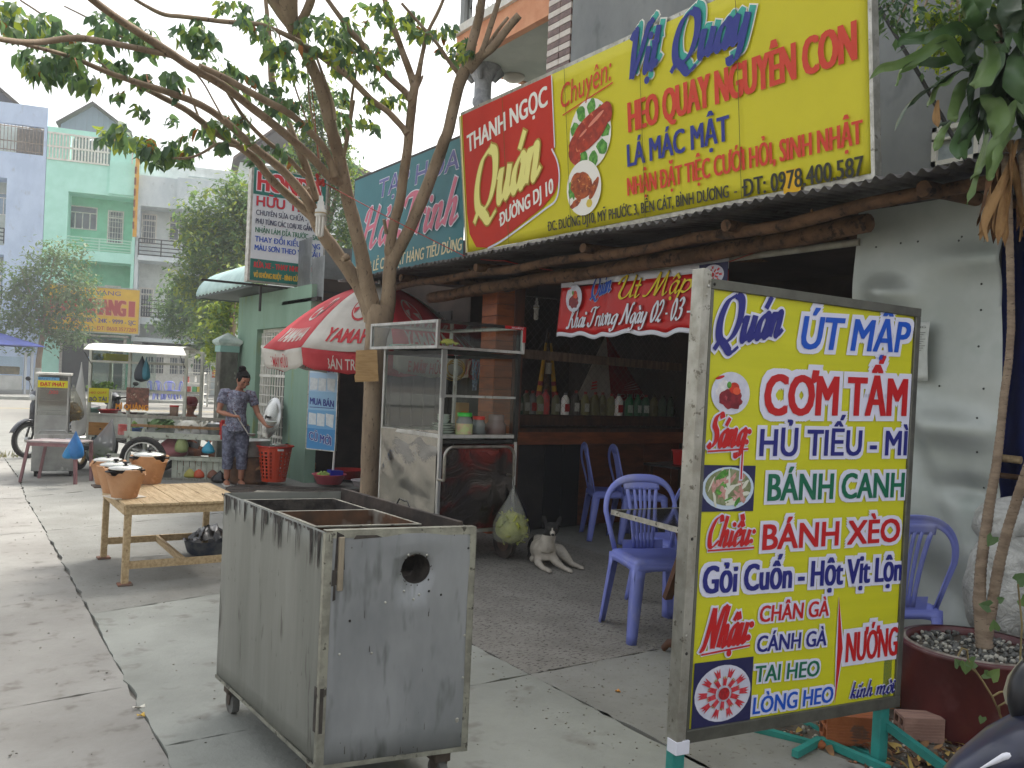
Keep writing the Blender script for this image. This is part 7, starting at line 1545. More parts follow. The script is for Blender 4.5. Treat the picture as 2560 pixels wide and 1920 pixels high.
def bar(a, b, w_, m, y, nm='underline'): a = mu(*a); b = mu(*b); MB().prism([(a[0], y, a[1]-w_/2), (b[0], y, b[1]-w_/2), (b[0], y, b[1]+w_/2), (a[0], y, a[1]+w_/2)], (0, .0008, 0)).build(nm, m, mbd)
for a, b in (((1766, 1128), (1868, 1122)), ((1766, 1376), (1882, 1368)), ((1750, 1636), (1872, 1612))): bar(a, b, .016, WH, Yt-.0005); bar(a, b, .006, RD, Yt-.0045)
a = mu(1853, 1120); MB().box((a[0]-.008, Yt-.0035, a[1]-.115), (a[0]+.008, Yt-.0025, a[1])).build('underline', WH, mbd); MB().box((a[0]-.003, Yt-.0055, a[1]-.11), (a[0]+.003, Yt-.0045, a[1])).build('underline', RD, mbd)
a = [mu(2095, 1490), mu(2104, 1620), mu(2084, 1758), mu(2091, 1620)]; blob(mbd, [(q[0]*1, q[1]) for q in (a[0], (a[1][0]+.01, a[1][1]), a[2], (a[3][0]-.008, a[3][1]))], WH, Yt-.001); blob(mbd, a, RD, Yt-.0022)
c = mu(1825, 983); pic_meal(mbd, c[0], c[1], .088, .075, Yt-.001)
def pic_square(x0, y0, x1, y1): a = mu(x0, y0); b = mu(x1, y1); blob(mbd, [(a[0], a[1]), (b[0], a[1]), (b[0], b[1]), (a[0], b[1])], M('navy print', '1b1c4e'), Yt-.0006); return (a[0]+b[0])/2, (a[1]+b[1])/2, (b[0]-a[0])/2, (a[1]-b[1])/2
cx, cz, rx, rz_ = pic_square(1754, 1162, 1881, 1277)
blob(mbd, ellp(cx, cz, rx*.97, rz_*.93), M('bowl print', 'c3d2e4', None, .5), Yt-.001); blob(mbd, ellp(cx, cz+.004, rx*.86, rz_*.8), M('broth print', '8f9470', '737c52', .5, sc=40), Yt-.0016)
random.seed(12)
for k in range(46):
 a_ = random.random()*6.28; d_ = random.random()**.5*.72; x, z = cx+rx*d_*math.cos(a_), cz+rz_*d_*math.sin(a_); mm = random.choice([M('noodle print', 'd8d8c8', None, .5)]*3+[M('shrimp print', 'b88478', 'cf9f98', .5, sc=60)]*2+[lf])
 blob(mbd, ellp(x, z, rx*random.uniform(.12, .26), rz_*random.uniform(.04, .12), 10, random.random()*3.1, .4, k), mm, Yt-.0018-.00004*k)
cx, cz, rx, rz_ = pic_square(1735, 1658, 1873, 1803); pic_flowers(mbd, cx, cz, rx*.95, rz_*.85, Yt-.0012, 10)
# ------------------------------------------------------------------ people and dog
skin = M('skin', 'a9745a', '9b6850', .55, sc=8); hairm = M('black hair', '0b0908', '14100e', .75, sc=30, st=(4,4,1), spec=.15)
def fl(mb, pts, rs, n=10, sq=None): mb.tube(pts, rs, n, sq=sq)
def hand(mb, wrist, d, n, curl=.6, s_=1., side=1):
 """palm, four unequal bent fingers and a thumb from its side"""
 d = Vector(d).normalized(); n = Vector(n); n = (n-d*n.dot(d)).normalized(); a = d.cross(n)*side; w = Vector(wrist)
 mb.tube([w, w+d*.03*s_, w+d*.075*s_], (.018*s_, .024*s_, .022*s_), 8, sq=(1.3, .75)); mb.ell(w+d*.05*s_, (.028*s_, .028*s_, .022*s_), 8, 6)
 for k, l in enumerate((.055, .065, .06, .045)):
  b = w+d*.075*s_+a*((k-1.5)*.0165*s_); f = d; P = [b-d*.02*s_, b]
  for j in range(3): f = (f*math.cos(curl*.6)+n*math.sin(curl*.6)).normalized(); nn = n; P.append(P[-1]+f*l*s_/3)
  mb.tube(P, (.0085*s_, .0088*s_, .008*s_, .0075*s_, .006*s_), 6)
 b = w+d*.03*s_-a*.026*s_; mb.tube([b+a*.01*s_, b-a*.01*s_+d*.015*s_, b-a*.012*s_+d*.04*s_+n*.012*s_, b-a*.004*s_+d*.06*s_+n*.02*s_], (.011*s_, .0105*s_, .009*s_, .0075*s_), 6)
def head(par, c, tilt, yaw, hair='bun', s_=1., cap=None, skinm=skin):
 """face looking along -y before it is turned"""
 Mx = Matrix.Translation(Vector(c)) @ Matrix.Rotation(yaw, 4, 'Z') @ Matrix.Rotation(tilt, 4, 'X') @ Matrix.Scale(s_, 4)
 return Mx
def face(mb, Mx):
 T0 = mb.T; mb.T = Mx
 mb.ell((0, 0, 0), (.073, .09, .105), 18, 14); mb.ell((0, -.03, -.055), (.052, .055, .055), 14, 10); mb.ell((0, -.045, -.088), (.028, .028, .02), 10, 8)
 mb.tube([(0, -.082, .02), (0, -.096, -.012), (0, -.104, -.028)], (.008, .011, .015), 8); mb.ell((-.012, -.094, -.03), (.009, .009, .008), 8, 6); mb.ell((.012, -.094, -.03), (.009, .009, .008), 8, 6)
 for s_ in (-1, 1): mb.ell((s_*.03, -.076, .032), (.024, .014, .01), 10, 6); mb.ell((s_*.045, -.06, -.02), (.024, .025, .026), 10, 6); mb.ell((s_*.074, .005, -.008), (.01, .018, .028), 8, 8)
 mb.ell((0, -.088, -.058), (.022, .012, .006), 10, 6); mb.ell((0, -.085, -.066), (.018, .012, .006), 10, 6)
 mb.T = T0
def features(par, Mx):
 for s_ in (-1, 1):
  m2 = MB(); m2.T = Mx; m2.ell((s_*.03, -.0815, .012), (.013, .008, .006), 10, 6); m2.build('eye', M('eye dark', '1c1512', None, .3), par)
  m2 = MB(); m2.T = Mx; m2.tube([(s_*.014, -.088, .036), (s_*.03, -.09, .042), (s_*.046, -.08, .036)], (.002, .0032, .0015), 5); m2.build('eyebrow', hairm, par)
 m2 = MB(); m2.T = Mx; m2.ell((0, -.097, -.059), (.021, .006, .0045), 10, 6); m2.ell((0, -.094, -.067), (.017, .006, .005), 10, 6); m2.build('mouth', M('lips', '8a4236', None, .5), par)
wp = G(583, 1213); wo = thing('person', 'woman in patterned grey purple blouse and trousers ladling soup into a bowl', 'person', Fr((wp.x, wp.y, 0), R(-8)))
Mh = head(wo, (.05, -.10, 1.36), R(34), R(24))
bd = MB(); face(bd, Mh)
nb = Vector((.02, -.0, 1.21)); fl(bd, [nb, Vector((.035, -.035, 1.27)), Vector((.045, -.06, 1.33))], (.05, .044, .045), 12)
bd.ell((.01, -.0, 1.16), (.13, .07, .065), 14, 8); bd.ell((.0, 0, 1.0), (.11, .07, .2), 12, 8); bd.ell((0, 0, .8), (.12, .08, .14), 12, 8)
shL = Vector((-.165, .0, 1.175)); shR = Vector((.18, -.01, 1.16))
elL = Vector((-.22, -.03, .94)); wrL = Vector((-.07, -.20, .90)); elR = Vector((.26, -.06, .92)); wrR = Vector((.33, -.24, .79))
for a, b, c in ((shL, elL, wrL), (shR, elR, wrR)): fl(bd, [a, (a+b)/2, b, (b*2+c)/3, c], (.046, .043, .034, .035, .021), 10)
hand(bd, wrL, (.85, -.35, -.1), (.1, -.3, -1), 1.5, 1.05, 1); hand(bd, wrR, (.55, -.75, -.25), (.1, -.3, .9), .5, 1.05, -1)
for sx, fy in ((-.075, .0), (.08, -.03)):
 fl(bd, [Vector((sx, 0, .78)), Vector((sx*1.05, fy-.01, .45)), Vector((sx*1.1, fy+.0, .28)), Vector((sx*1.1, fy+.01, .08))], (.085, .058, .05, .034), 10)
 fl(bd, [Vector((sx*1.1, fy+.035, .035)), Vector((sx*1.15, fy-.05, .035)), Vector((sx*1.2, fy-.15, .022))], (.035, .036, .026), 10, (1.1, .8))
b_ = bd.build('body', skin, wo); fuse(b_, .0085, 3, .5)
features(wo, Mh)
hr_ = MB(); hr_.T = Mh; hr_.ell((0, .026, .03), (.081, .09, .088), 18, 12); hr_.ell((0, -.02, .078), (.062, .05, .028), 14, 8); hr_.ell((-.02, .07, .115), (.052, .046, .044), 12, 8); hr_.ell((0, .08, -.02), (.05, .035, .06), 12, 8); hr_.ell((-.065, -.01, .02), (.018, .04, .05), 10, 8); hr_.ell((.065, -.01, .02), (.018, .04, .05), 10, 8)
o = hr_.build('hair', hairm, wo); fuse(o, .008, 2); m2 = MB(); m2.T = Mh; m2.tube([(.05*math.cos(a*.5), .05+.04*math.sin(a*.5)*.6, .085+.025*math.sin(a*.5)) for a in range(7)], .006, 6); m2.build('hair_band', M('tan band', '9a7a5a', None, .6), wo)
floral = M('floral cloth', '8d90a2', '5a5c70', .85, sc=24, lo=.42, hi=.56, c3='4e2f3c', s3=30, lo3=.56, hi3=.62, bump=.2)
bl_ = MB();
bl_.tube([Vector((.0, 0, .70)), Vector((.0, .0, .80)), Vector((.0, 0, .93)), Vector((0, -.005, 1.04)), Vector((.0, -.01, 1.12)), Vector((.005, -.0, 1.185)), Vector((.01, .0, 1.215))], (.172, .168, .148, .156, .162, .15, .075), 24, sq=(1.2, .8), cap=True)
for a, b in ((shL, elL), (shR, elR)): bl_.tube([a.lerp(Vector((.005, 0, 1.19)), .45), a+Vector((0, 0, .005)), a.lerp(b, .30), a.lerp(b, .55)], (.062, .066, .062, .058), 14, cap=True)
o = bl_.build('blouse', floral, wo); fuse(o, .011, 3)
m2 = MB(); m2.ell((.02, -.105, 1.165), (.055, .03, .055), 14, 8); m2.build('neckline_skin', skin, wo)
m2 = MB()
for k in range(9): t = k/8; a_ = math.pi*t; m2.ell((.02+.068*math.cos(a_+math.pi), -.118+.03*abs(math.cos(a_)), 1.155-.07*math.sin(a_)+.03), (.018, .012, .016), 8, 5)
m2.build('frill', M('wine frill', '47242e', None, .8), wo)
tr_ = MB(); tr_.tube([Vector((0, .0, .86)), Vector((0, 0, .74)), Vector((0, 0, .68))], (.145, .155, .14), 18, sq=(1.1, .8))
for sx, fy in ((-.075, .0), (.08, -.03)): tr_.tube([Vector((sx, 0, .76)), Vector((sx*1.05, fy-.01, .5)), Vector((sx*1.08, fy, .3)), Vector((sx*1.1, fy+.01, .21))], (.1, .082, .07, .066), 14)
o = tr_.build('trousers', M('floral trousers', '74788c', '4c4e62', .85, sc=22, lo=.42, hi=.56, bump=.2), wo); fuse(o, .011, 2)
for sx, fy in ((-.075, .0), (.08, -.03)): MB().rbox((sx*1.18-.045, fy-.18, .0), (sx*1.18+.045, fy+.07, .018), .008).build('sandal', M('pale sandal', 'b9b6b0', None, .6), wo)
ld = thing('ladle', 'steel ladle held in the woman\'s right hand', 'ladle', Fr(wo.location, R(-8)))
hh = wrL+Vector((.055, -.04, -.02)); MB().tube([hh+Vector((-.06, .0, .09)), hh, hh+Vector((.13, -.02, -.20))], .0075, 8).build('handle', M('worn steel', 'cfcdc8', None, .35, .7), ld); MB().lathe([(0, -.035), (.035, -.028), (.052, -.0), (.055, .002), (.048, 0), (0, -.028)], 18, hh+Vector((.17, -.02, -.2))).build('cup', steel, ld)
bw_ = thing('soup_bowl', 'white bowl held in the woman\'s left hand', 'bowl', Fr(wo.location, R(-8))); MB().lathe([(0, 0), (.035, 0), (.075, .05), (.078, .052), (.07, .048), (0, .008)], 26, wrR+Vector((.055, -.085, .005))).build('bowl', dish, bw_)
# man in the red cap behind the rack
mp = PD(476, 1010, 12.6); mn = thing('person', 'man in a dark red cap seated behind the white rack', 'person', Fr((mp.x, mp.y, 0), R(20)))
hz0 = mp.z-.0; Mh2 = head(mn, (0, -.02, hz0-.02), R(8), R(-20)); bd = MB(); face(bd, Mh2)
fl(bd, [(0, 0, hz0-.2), (0, -.01, hz0-.08)], (.055, .05), 10); bd.ell((0, 0, hz0-.25), (.2, .1, .1), 14, 8); bd.ell((0, .02, hz0-.45), (.16, .11, .28), 14, 8)
for s_ in (-1, 1):
 fl(bd, [(s_*.18, 0, hz0-.25), (s_*.24, -.03, hz0-.5), (s_*.15, -.24, hz0-.52)], (.05, .04, .025), 10); hand(bd, (s_*.15, -.24, hz0-.52), (-s_*.3, -1, 0), (0, 0, -1), .5, 1, s_)
 fl(bd, [(s_*.09, .0, hz0-.68), (s_*.12, -.4, hz0-.68), (s_*.12, -.38, .08)], (.08, .06, .04), 10); fl(bd, [(s_*.12, -.35, .04), (s_*.13, -.5, .03)], (.035, .03), 8)
o = bd.build('body', M('tanned skin', '8e5a42', None, .6), mn); fuse(o, .012, 3); features(mn, Mh2)
m2 = MB(); m2.T = Mh2; m2.lathe([(.086, .03), (.09, .045), (.085, .09), (.055, .125), (0, .135)], 20); m2.grid(10, 4, lambda u, v: (.075*math.cos(math.pi*(1+u)), (.06+.075*v)*math.sin(math.pi*(1+u))-.03*v, .035-.012*v)); m2.build('cap', M('dark red cap', '6e1620', '5a1018', .8, sc=9), mn)
m2 = MB(); m2.tube([(0, .01, hz0-.75), (0, .01, hz0-.5), (0, 0, hz0-.3), (0, 0, hz0-.18)], (.16, .17, .19, .08), 18, sq=(1.15, .75)); o = m2.build('shirt', M('grey shirt', '9a9c9e', None, .85), mn); fuse(o, .013, 2)
MB().rbox((-.18, -.15, 0), (.18, .15, hz0-.76), .02).build('stool', M('red stool', '9a2018', None, .5), None, label='low stool under the man in the red cap', cat='stool').location = mn.location
# dog
dg_ = G(1385, 1418); dog = thing('dog', 'black and white dog lying on the concrete with its head up', 'dog', Fr((dg_.x+.03, dg_.y+.08, 0), R(-40)))
dm = MB()
dm.tube([Vector((-.10, .22, .10)), Vector((-.11, .12, .115)), Vector((-.08, .0, .125)), Vector((-.05, -.08, .135)), Vector((-.03, -.13, .14))], (.075, .10, .085, .09, .075), 14, sq=(1, 1.08))
dm.tube([Vector((-.04, -.1, .15)), Vector((-.03, -.13, .22)), Vector((-.01, -.15, .285))], (.072, .06, .052), 12)
dm.ell((0, -.155, .315), (.06, .064, .056), 14, 10); dm.tube([Vector((.005, -.18, .31)), Vector((.012, -.225, .295)), Vector((.015, -.255, .285))], (.032, .023, .017), 10); dm.ell((.015, -.262, .29), (.017, .014, .012), 8, 6)
for s_ in (-1, 1):
 e_ = Vector((s_*.04, -.14, .345)); dm.ell(e_+Vector((s_*.018, .005, .034)), (.027, .011, .044), 10, 8, M=Matrix.Rotation(s_*.35, 3, 'Y'))
dm.tube([Vector((-.09, -.08, .1)), Vector((-.10, -.15, .045)), Vector((-.05, -.24, .022)), Vector((-.01, -.29, .018))], (.042, .03, .021, .02), 10); dm.ell((0, -.3, .018), (.024, .03, .017), 10, 6)
dm.tube([Vector((.0, -.08, .1)), Vector((.05, -.13, .05)), Vector((.11, -.2, .025)), Vector((.15, -.245, .018))], (.042, .032, .021, .019), 10); dm.ell((.16, -.255, .018), (.024, .028, .017), 10, 6)
dm.tube([Vector((-.03, .22, .08)), Vector((.06, .10, .10)), Vector((.12, .02, .06)), Vector((.17, -.05, .03)), Vector((.23, -.10, .02))], (.06, .055, .04, .024, .018), 10); dm.ell((.245, -.11, .018), (.026, .024, .016), 10, 6)
dm.tube([Vector((-.14, .2, .06)), Vector((-.17, .1, .04)), Vector((-.15, .0, .03))], (.05, .035, .02), 10)
for (x, y) in ((0, -.3), (.16, -.255), (.245, -.11)):
 for k in (-1, 0, 1): dm.ell((x+k*.013+.006, y-.022, .013), (.007, .012, .009), 6, 5)
dm.tube([Vector((-.12, .27, .08)), Vector((-.17, .36, .04)), Vector((-.12, .44, .025)), Vector((-.02, .46, .022))], (.026, .02, .016, .008), 8)
o = dm.build('body', M('white fur', 'b9b2a6', 'a49c90', .9, sc=12, bump=.3, bsc=60), dog); fuse(o, .007, 5)
# fur colour by place: black mask and ears, white blaze
fm = o.data; dmat = M('white fur', 'b9b2a6')
nt_ = dmat.node_tree; N_ = nt_.nodes; L__ = nt_.links; pb_ = N_['Principled BSDF']; src = pb_.inputs['Base Color'].links[0].from_socket
tc_ = N_.new('ShaderNodeTexCoord'); sp = N_.new('ShaderNodeSeparateXYZ'); L__.new(tc_.outputs['Object'], sp.inputs[0])
def mth(op, a, b):
 m_ = N_.new('ShaderNodeMath'); m_.operation = op
 for i, v in ((0, a), (1, b)):
  if isinstance(v, (int, float)): m_.inputs[i].default_value = v
  else: L__.new(v, m_.inputs[i])
 return m_.outputs[0]
hi_ = mth('GREATER_THAN', sp.outputs[2], .268); hy = mth('LESS_THAN', sp.outputs[1], -.09); bz = mth('GREATER_THAN', mth('ABSOLUTE', mth('SUBTRACT', sp.outputs[0], .008), 0), .0055); muz = mth('GREATER_THAN', sp.outputs[1], -.228)
hd_ = mth('MULTIPLY', mth('MULTIPLY', hi_, hy), mth('MULTIPLY', mth('MAXIMUM', bz, mth('GREATER_THAN', sp.outputs[2], .335)), muz)); nose_ = mth('LESS_THAN', sp.outputs[1], -.262); nose2 = mth('MULTIPLY', nose_, mth('GREATER_THAN', sp.outputs[2], .27))
pt = mth('MULTIPLY', mth('LESS_THAN', sp.outputs[0], -.155), mth('GREATER_THAN', sp.outputs[1], .03)); tl2 = mth('GREATER_THAN', sp.outputs[1], .31)
fac = mth('MAXIMUM', mth('MAXIMUM', hd_, nose2), mth('MAXIMUM', pt, tl2)); mx = N_.new('ShaderNodeMix'); mx.data_type = 'RGBA'; L__.new(fac, mx.inputs['Factor'])
ca = [i for i in mx.inputs if i.name == 'A' and i.type == 'RGBA'][0]; cb2 = [i for i in mx.inputs if i.name == 'B' and i.type == 'RGBA'][0]; L__.new(src, ca); cb2.default_value = (.012, .011, .010, 1); L__.new([q for q in mx.outputs if q.type == 'RGBA'][0], pb_.inputs['Base Color'])
for s_ in (-1, 1): MB().ell((.008+s_*.026, -.201, .322), (.007, .005, .006), 8, 6).build('eye', M('amber eye', '4a3018', None, .1), dog)
# ------------------------------------------------------------------ shared hawker bits
def wheel_(par, c, r, w_, ax='x', tyre=rubber, rimm=None, hub=True, spokes=0, name='wheel'):
 c = Vector(c); a = Vector((1,0,0)) if ax == 'x' else Vector((0,1,0)); b_ = Vector((0,1,0)) if ax == 'x' else Vector((1,0,0)); n = 30; k = 8; vs = []; fs = []; tr = w_/2
 for i in range(n):
  th = 2*math.pi*i/n; d = b_*math.cos(th)+Vector((0,0,1))*math.sin(th)
  for j in range(k): ph = 2*math.pi*j/k; vs.append(c+d*(r-tr+tr*math.cos(ph))+a*(tr*math.sin(ph)))
 for i in range(n):
  for j in range(k): fs.append((i*k+j, ((i+1) % n)*k+j, ((i+1) % n)*k+(j+1) % k, i*k+(j+1) % k))
 m2 = MB(); m2.add(vs, fs, 0, True); o = m2.build(name, tyre, par); rimm = rimm or steel
 m3 = MB(); R0 = r-2*tr*.95
 for i in range(n):
  th, t2 = 2*math.pi*i/n, 2*math.pi*(i+1)/n; d, d2 = [b_*math.cos(t)+Vector((0,0,1))*math.sin(t) for t in (th, t2)]
  m3.add([c+d*R0-a*tr*.6, c+d2*R0-a*tr*.6, c+d2*R0+a*tr*.6, c+d*R0+a*tr*.6, c+d*(R0-.015)-a*tr*.6, c+d2*(R0-.015)-a*tr*.6, c+d2*(R0-.015)+a*tr*.6, c+d*(R0-.015)+a*tr*.6], [(0,1,2,3), (4,5,6,7), (0,1,5,4), (3,2,6,7)])
 m3.build('rim', rimm, o)
 if hub: MB().tube([c-a*w_*.5, c+a*w_*.5], r*.16, 14).build('hub', rimm, o)
 m4 = MB()
 for i in range(spokes): th = 2*math.pi*i/spokes; d = b_*math.cos(th)+Vector((0,0,1))*math.sin(th); m4.tube([c+a*(w_*.3*(1 if i % 2 else -1)), c+d*R0], .0018, 4, cap=False)
 if spokes: m4.build('spokes', steel, o, kind='stuff')
 return o
def scooter(loc, rz, label, body, acc, lettersm=None, scale=1.):
 """underbone motorcycle, front wheel towards -y"""
 t = thing('motorcycle', label, 'motorcycle', Fr(loc, R(rz))); bm_ = M('bike '+body, body, None, .25, coat=.6); am = M('bike '+acc, acc, None, .3, coat=.4)
 wheel_(t, (0, -.62, .28), .28, .07, spokes=24); wheel_(t, (0, .60, .28), .28, .08, spokes=24)
 m2 = MB(); n = 12
 vs = []
 for i in range(n+1):
  a_ = math.pi*(.12+.62*i/n)
  for s_, dz in ((-.055, -.02), (-.035, .01), (.035, .01), (.055, -.02)): vs.append((s_, -.62-.31*math.cos(a_), .28+(.315+dz)*math.sin(a_)))
 m2.add(vs, [(i*4+j, i*4+j+1, i*4+5+j, i*4+4+j) for i in range(n) for j in range(3)], 0, True); thick(m2.build('front_fender', bm_, t), .004)
 for s_ in (-1, 1): MB().tube([(s_*.06, -.62, .28), (s_*.06, -.52, .62), (s_*.04, -.46, .86)], .016, 8).build('fork_leg', darkm, t)
 m2 = MB(); m2.tube([(0, -.42, .40), (0, -.44, .62), (0, -.46, .82), (0, -.44, .98)], (.10, .13, .11, .07), 14, sq=(1.35, .6)); m2.build('leg_shield', bm_, t)
 m2 = MB(); m2.tube([(0, -.40, .42), (0, -.15, .40), (0, .1, .46), (0, .35, .58), (0, .75, .66)], (.08, .085, .10, .11, .05), 14, sq=(1.1, .9)); m2.build('body', bm_, t)
 m2 = MB(); m2.tube([(0, -.08, .68), (0, .05, .72), (0, .3, .74), (0, .55, .77), (0, .66, .78)], (.05, .10, .12, .11, .05), 14, sq=(1.1, .42)); m2.build('seat', blk, t)
 m2 = MB(); m2.tube([(0, -.57, .90), (0, -.53, .97), (0, -.44, 1.0), (0, -.38, .98)], (.05, .085, .09, .05), 14, sq=(1.25, .8)); hc = m2.build('handlebar_cowl', am, t)
 MB().ell((0, -.575, .93), (.07, .03, .05), 14, 8).build('headlight', M('lens', 'b9bcbc', None, .1), hc)
 m2 = MB(); m2.tube([(-.34, -.30, 1.02), (-.2, -.4, 1.0), (0, -.44, .99), (.2, -.4, 1.0), (.34, -.30, 1.02)], .012, 8); m2.build('handlebar', darkm, t)
 for s_ in (-1, 1):
  MB().tube([(s_*.36, -.29, 1.02), (s_*.25, -.37, 1.01)], .019, 10).build('grip', rubber, t)
  MB().tube([(s_*.24, -.38, 1.02), (s_*.27, -.4, 1.12), (s_*.31, -.4, 1.18)], .005, 6).build('mirror_stem', darkm, t); m2 = MB(); m2.ell((s_*.33, -.4, 1.21), (.055, .018, .035), 14, 8); m2.build('mirror', blk, t)
 MB().tube([(.09, -.05, .3), (.12, .3, .27), (.12, .8, .33)], (.02, .045, .045), 12).build('exhaust', steel, t)
 m2 = MB(); m2.ell((0, .02, .32), (.10, .17, .10), 14, 8); m2.build('engine', M('engine grey', '55534f', '3a3836', .6, .5, sc=10), t)
 MB().tube([(-.08, .02, .22), (-.10, .06, 0.01)], .01, 6).build('side_stand', darkm, t)
 for s_ in (-1, 1): MB().prism([(s_*.145, -.46, .5), (s_*.12, -.5, .78), (s_*.15, -.38, .72)], (s_*.004, 0, 0)).build('side_blade', M('silver blade', 'c9cbcd', None, .25, .5), t)
 t.scale = (scale,)*3; return t
def lumps(par, c, r, mat, n, s_, name='contents', seed=0, flat=.6):
 random.seed(seed); m2 = MB()
 for i in range(n): q = rdir()*random.random()**.5; p = Vector(c)+Vector((q.x*r[0], q.y*r[1], abs(q.z)*r[2])); k = s_*random.uniform(.6, 1.3); m2.ell(p, (k, k*random.uniform(.6, 1), k*flat), 7, 5, M=Matrix.Rotation(random.random()*3, 3, rdir()))
 return m2.build(name, mat, par)
def tub(par_or_loc, r, h, mat, label=None, cat='basin', name='basin', taper=.75, n=28, group=None, lip=.01):
 m2 = MB(); m2.lathe([(0, .002), (r*taper, .002), (r, h), (r+lip, h), (r+lip, h-.008), (r-.006, h-.012), (r*taper-.005, .012), (0, .012)], n); o = m2.build(name, mat, None, label=label, cat=cat)
 if group: o['group'] = group
 o.location = par_or_loc; return o
# ------------------------------------------------------------------ steel bread cabinet
pl_ = G(76, 1192); pr_ = G(176, 1196); BC = Fr((pl_.x, pl_.y, 0), R(-10)); bcw = .51
bc = thing('bread_cabinet', 'narrow stainless bread cabinet on casters with a yellow printed name strip', 'food cart', BC)
V = lambda px, py, o=0.: BC.uv(px, py, o)
zc1 = V(78, 1178).z; zm = V(80, 1103).z; zg = V(88, 1085).z; zt = V(90, 936).z; xl_ = V(88, 1000).x; xr_ = V(172, 1000).x
zinc3 = M('dull stainless', 'a3a5a2', '8b8d8a', .4, .7, sc=3, bump=.04, c3='b7b8b5', s3=5)
MB().rbox((0, 0, zc1), (bcw, .42, zm), .006).build('base_cabinet', zinc3, bc); MB().rbox((.02, .01, zm), (bcw-.03, .4, zg), .005).build('burner_box', steel, bc)
for k in range(3): MB().rbox((.10+.14*k, .004, zm+.03), (.17+.14*k, .012, zm+.042), .002).build('vent_slot', inkw, bc)
hdl = MB(); hdl.tube([(.06, -.02, zg+.0), (.09, -.02, zg+.05), (bcw-.14, -.02, zg+.05), (bcw-.1, -.02, zg+.0)], .008, 8); hdl.build('handle', steel, bc)
m2 = MB(); m2.ell((.28, -.003, zm-.05), (.045, .004, .012), 14, 6); m2.build('badge', plw, bc)
for (x, y) in ((xl_, .02), (xr_-.02, .02), (xl_, .38), (xr_-.02, .38)): MB().rbox((x, y, zg), (x+.02, y+.02, zt), .002).build('frame_post', steel, bc)
MB().box((xl_+.02, .03, zg), (xr_-.02, .034, zt-.02)).build('front_glass', glass('cabinet glass', (.8,.82,.8), .6), bc); MB().box((xl_+.02, .385, zg), (xr_-.02, .39, zt)).build('back_panel', zinc3, bc)
MB().rbox((xl_-.01, -.0, zt), (xr_+.02, .42, zt+.03), .004).build('top_lid', white, bc)
for k in range(4): z = zg+(zt-zg)*(.2+.18*k); MB().box((xl_+.02, .05, z), (xr_-.02, .38, z+.008)).build('shelf', steel, bc)
MB().box((xl_+.01, .018, zg), (xr_-.01, .028, zg+(zt-zg)*.32)).build('lower_panel', zinc3, bc)
zy0 = V(92, 968).z; zy1 = V(92, 950).z; MB().box((xl_+.02, .018, zy0), (xr_-.02, .024, zy1)).build('yellow_strip', yel, bc); MB().box((xl_+.02, .018, zy1+.002), (xr_-.12, .024, zy1+.04)).build('blue_strip', M('pale blue strip', '6fa6cf', None, .6), bc)
letters(bc, 'ĐẠT PHÁT', (xl_+.05, zy0+.018), (xr_-.05, zy0+.018), .05, RD, y=.015, bold=.05); letters(bc, 'BÁNH MÌ', (xl_+.03, zy1+.008), (xr_-.16, zy1+.008), .024, M('mid blue ink', '2c6fa8'), y=.015, bold=.02)
letters(bc, '.000', (xl_+.14, zy0-.08), (xl_+.26, zy0-.08), .045, RD, y=.015, bold=.02)
for (x, y) in ((.05, .05), (bcw-.06, .05), (.05, .36), (bcw-.06, .36)): o = MB().rbox((x-.02, y-.02, .06), (x+.02, y+.02, zc1), .003).build('caster', darkm, bc); MB().tube([(x-.015, y, .04), (x+.015, y, .04)], .04, 16).build('wheel', rubber, o)
# maroon plastic table in front of it
pk_ = G(50, 1205); lt = thing('plastic_table', 'low faded maroon plastic table in front of the bread cabinet', 'table', Fr((pk_.x, pk_.y-.0, 0), R(-34)))
zt2 = PD(62, 1106, 10.3).z; mar = M('faded maroon plastic', '8f6a6c', '7c5557', .6, sc=5)
tx = (PD(190, 1108, 10.3)-PD(60, 1106, 10.3)).xy.length
MB().rbox((.05, -.0, zt2-.012), (.05+tx, .42, zt2+.012), .006).build('table_top', M('dusty maroon', 'a39a98', '8f7f7f', .6, sc=6), lt)
m2 = MB(); m2.box((.06, .01, zt2-.055), (.04+tx, .02, zt2-.013)); m2.build('skirt', mar, lt)
for x0, x1, y in ((.0, .075, .0), (.05+tx, .02+tx, .0), (.0, .07, .42), (.05+tx, .02+tx, .40)): MB().beam((x0, y, 0), (x1, y+.02, zt2-.013), .045, .03).build('leg', mar, lt)
# ------------------------------------------------------------------ noodle cart with roof
D7 = 12.0; a0 = PD(216, 1040, D7); b0_ = PD(462, 1050, D7); NF = facing(a0, b0_); nw = (b0_-a0).xy.length
nc = thing('noodle_cart', 'white framed noodle cart with glass cabinet and white metal roof flap', 'food cart', NF)
V = lambda px, py, o=0.: NF.uv(px, py, o)
wf = M('cream frame paint', 'c9cabf', 'b4b5aa', .6, sc=7); zr = V(220, 865).z; zct = V(220, 1033).z; zdr = V(220, 1092).z; zmid = V(225, 975).z
for (x, y) in ((0, 0), (nw-.04, 0), (0, .62), (nw-.04, .62), (V(318, 960).x, 0)): MB().rbox((x, y, (.25 if x in (0, nw-.04) else zct)), (x+.04, y+.04, zr), .003).build('frame_post', wf, nc)
for z in (zct-.02, zr-.03, zmid-.01):
 MB().rbox((.041, .002, z), (nw-.041, .03, z+.03), .003).build('rail', wf, nc); MB().rbox((.041, .632, z), (nw-.041, .655, z+.03), .003).build('rail', wf, nc)
MB().rbox((.0, .0, zct-.025), (nw, .66, zct-.021), .001).build('counter', steel, nc)
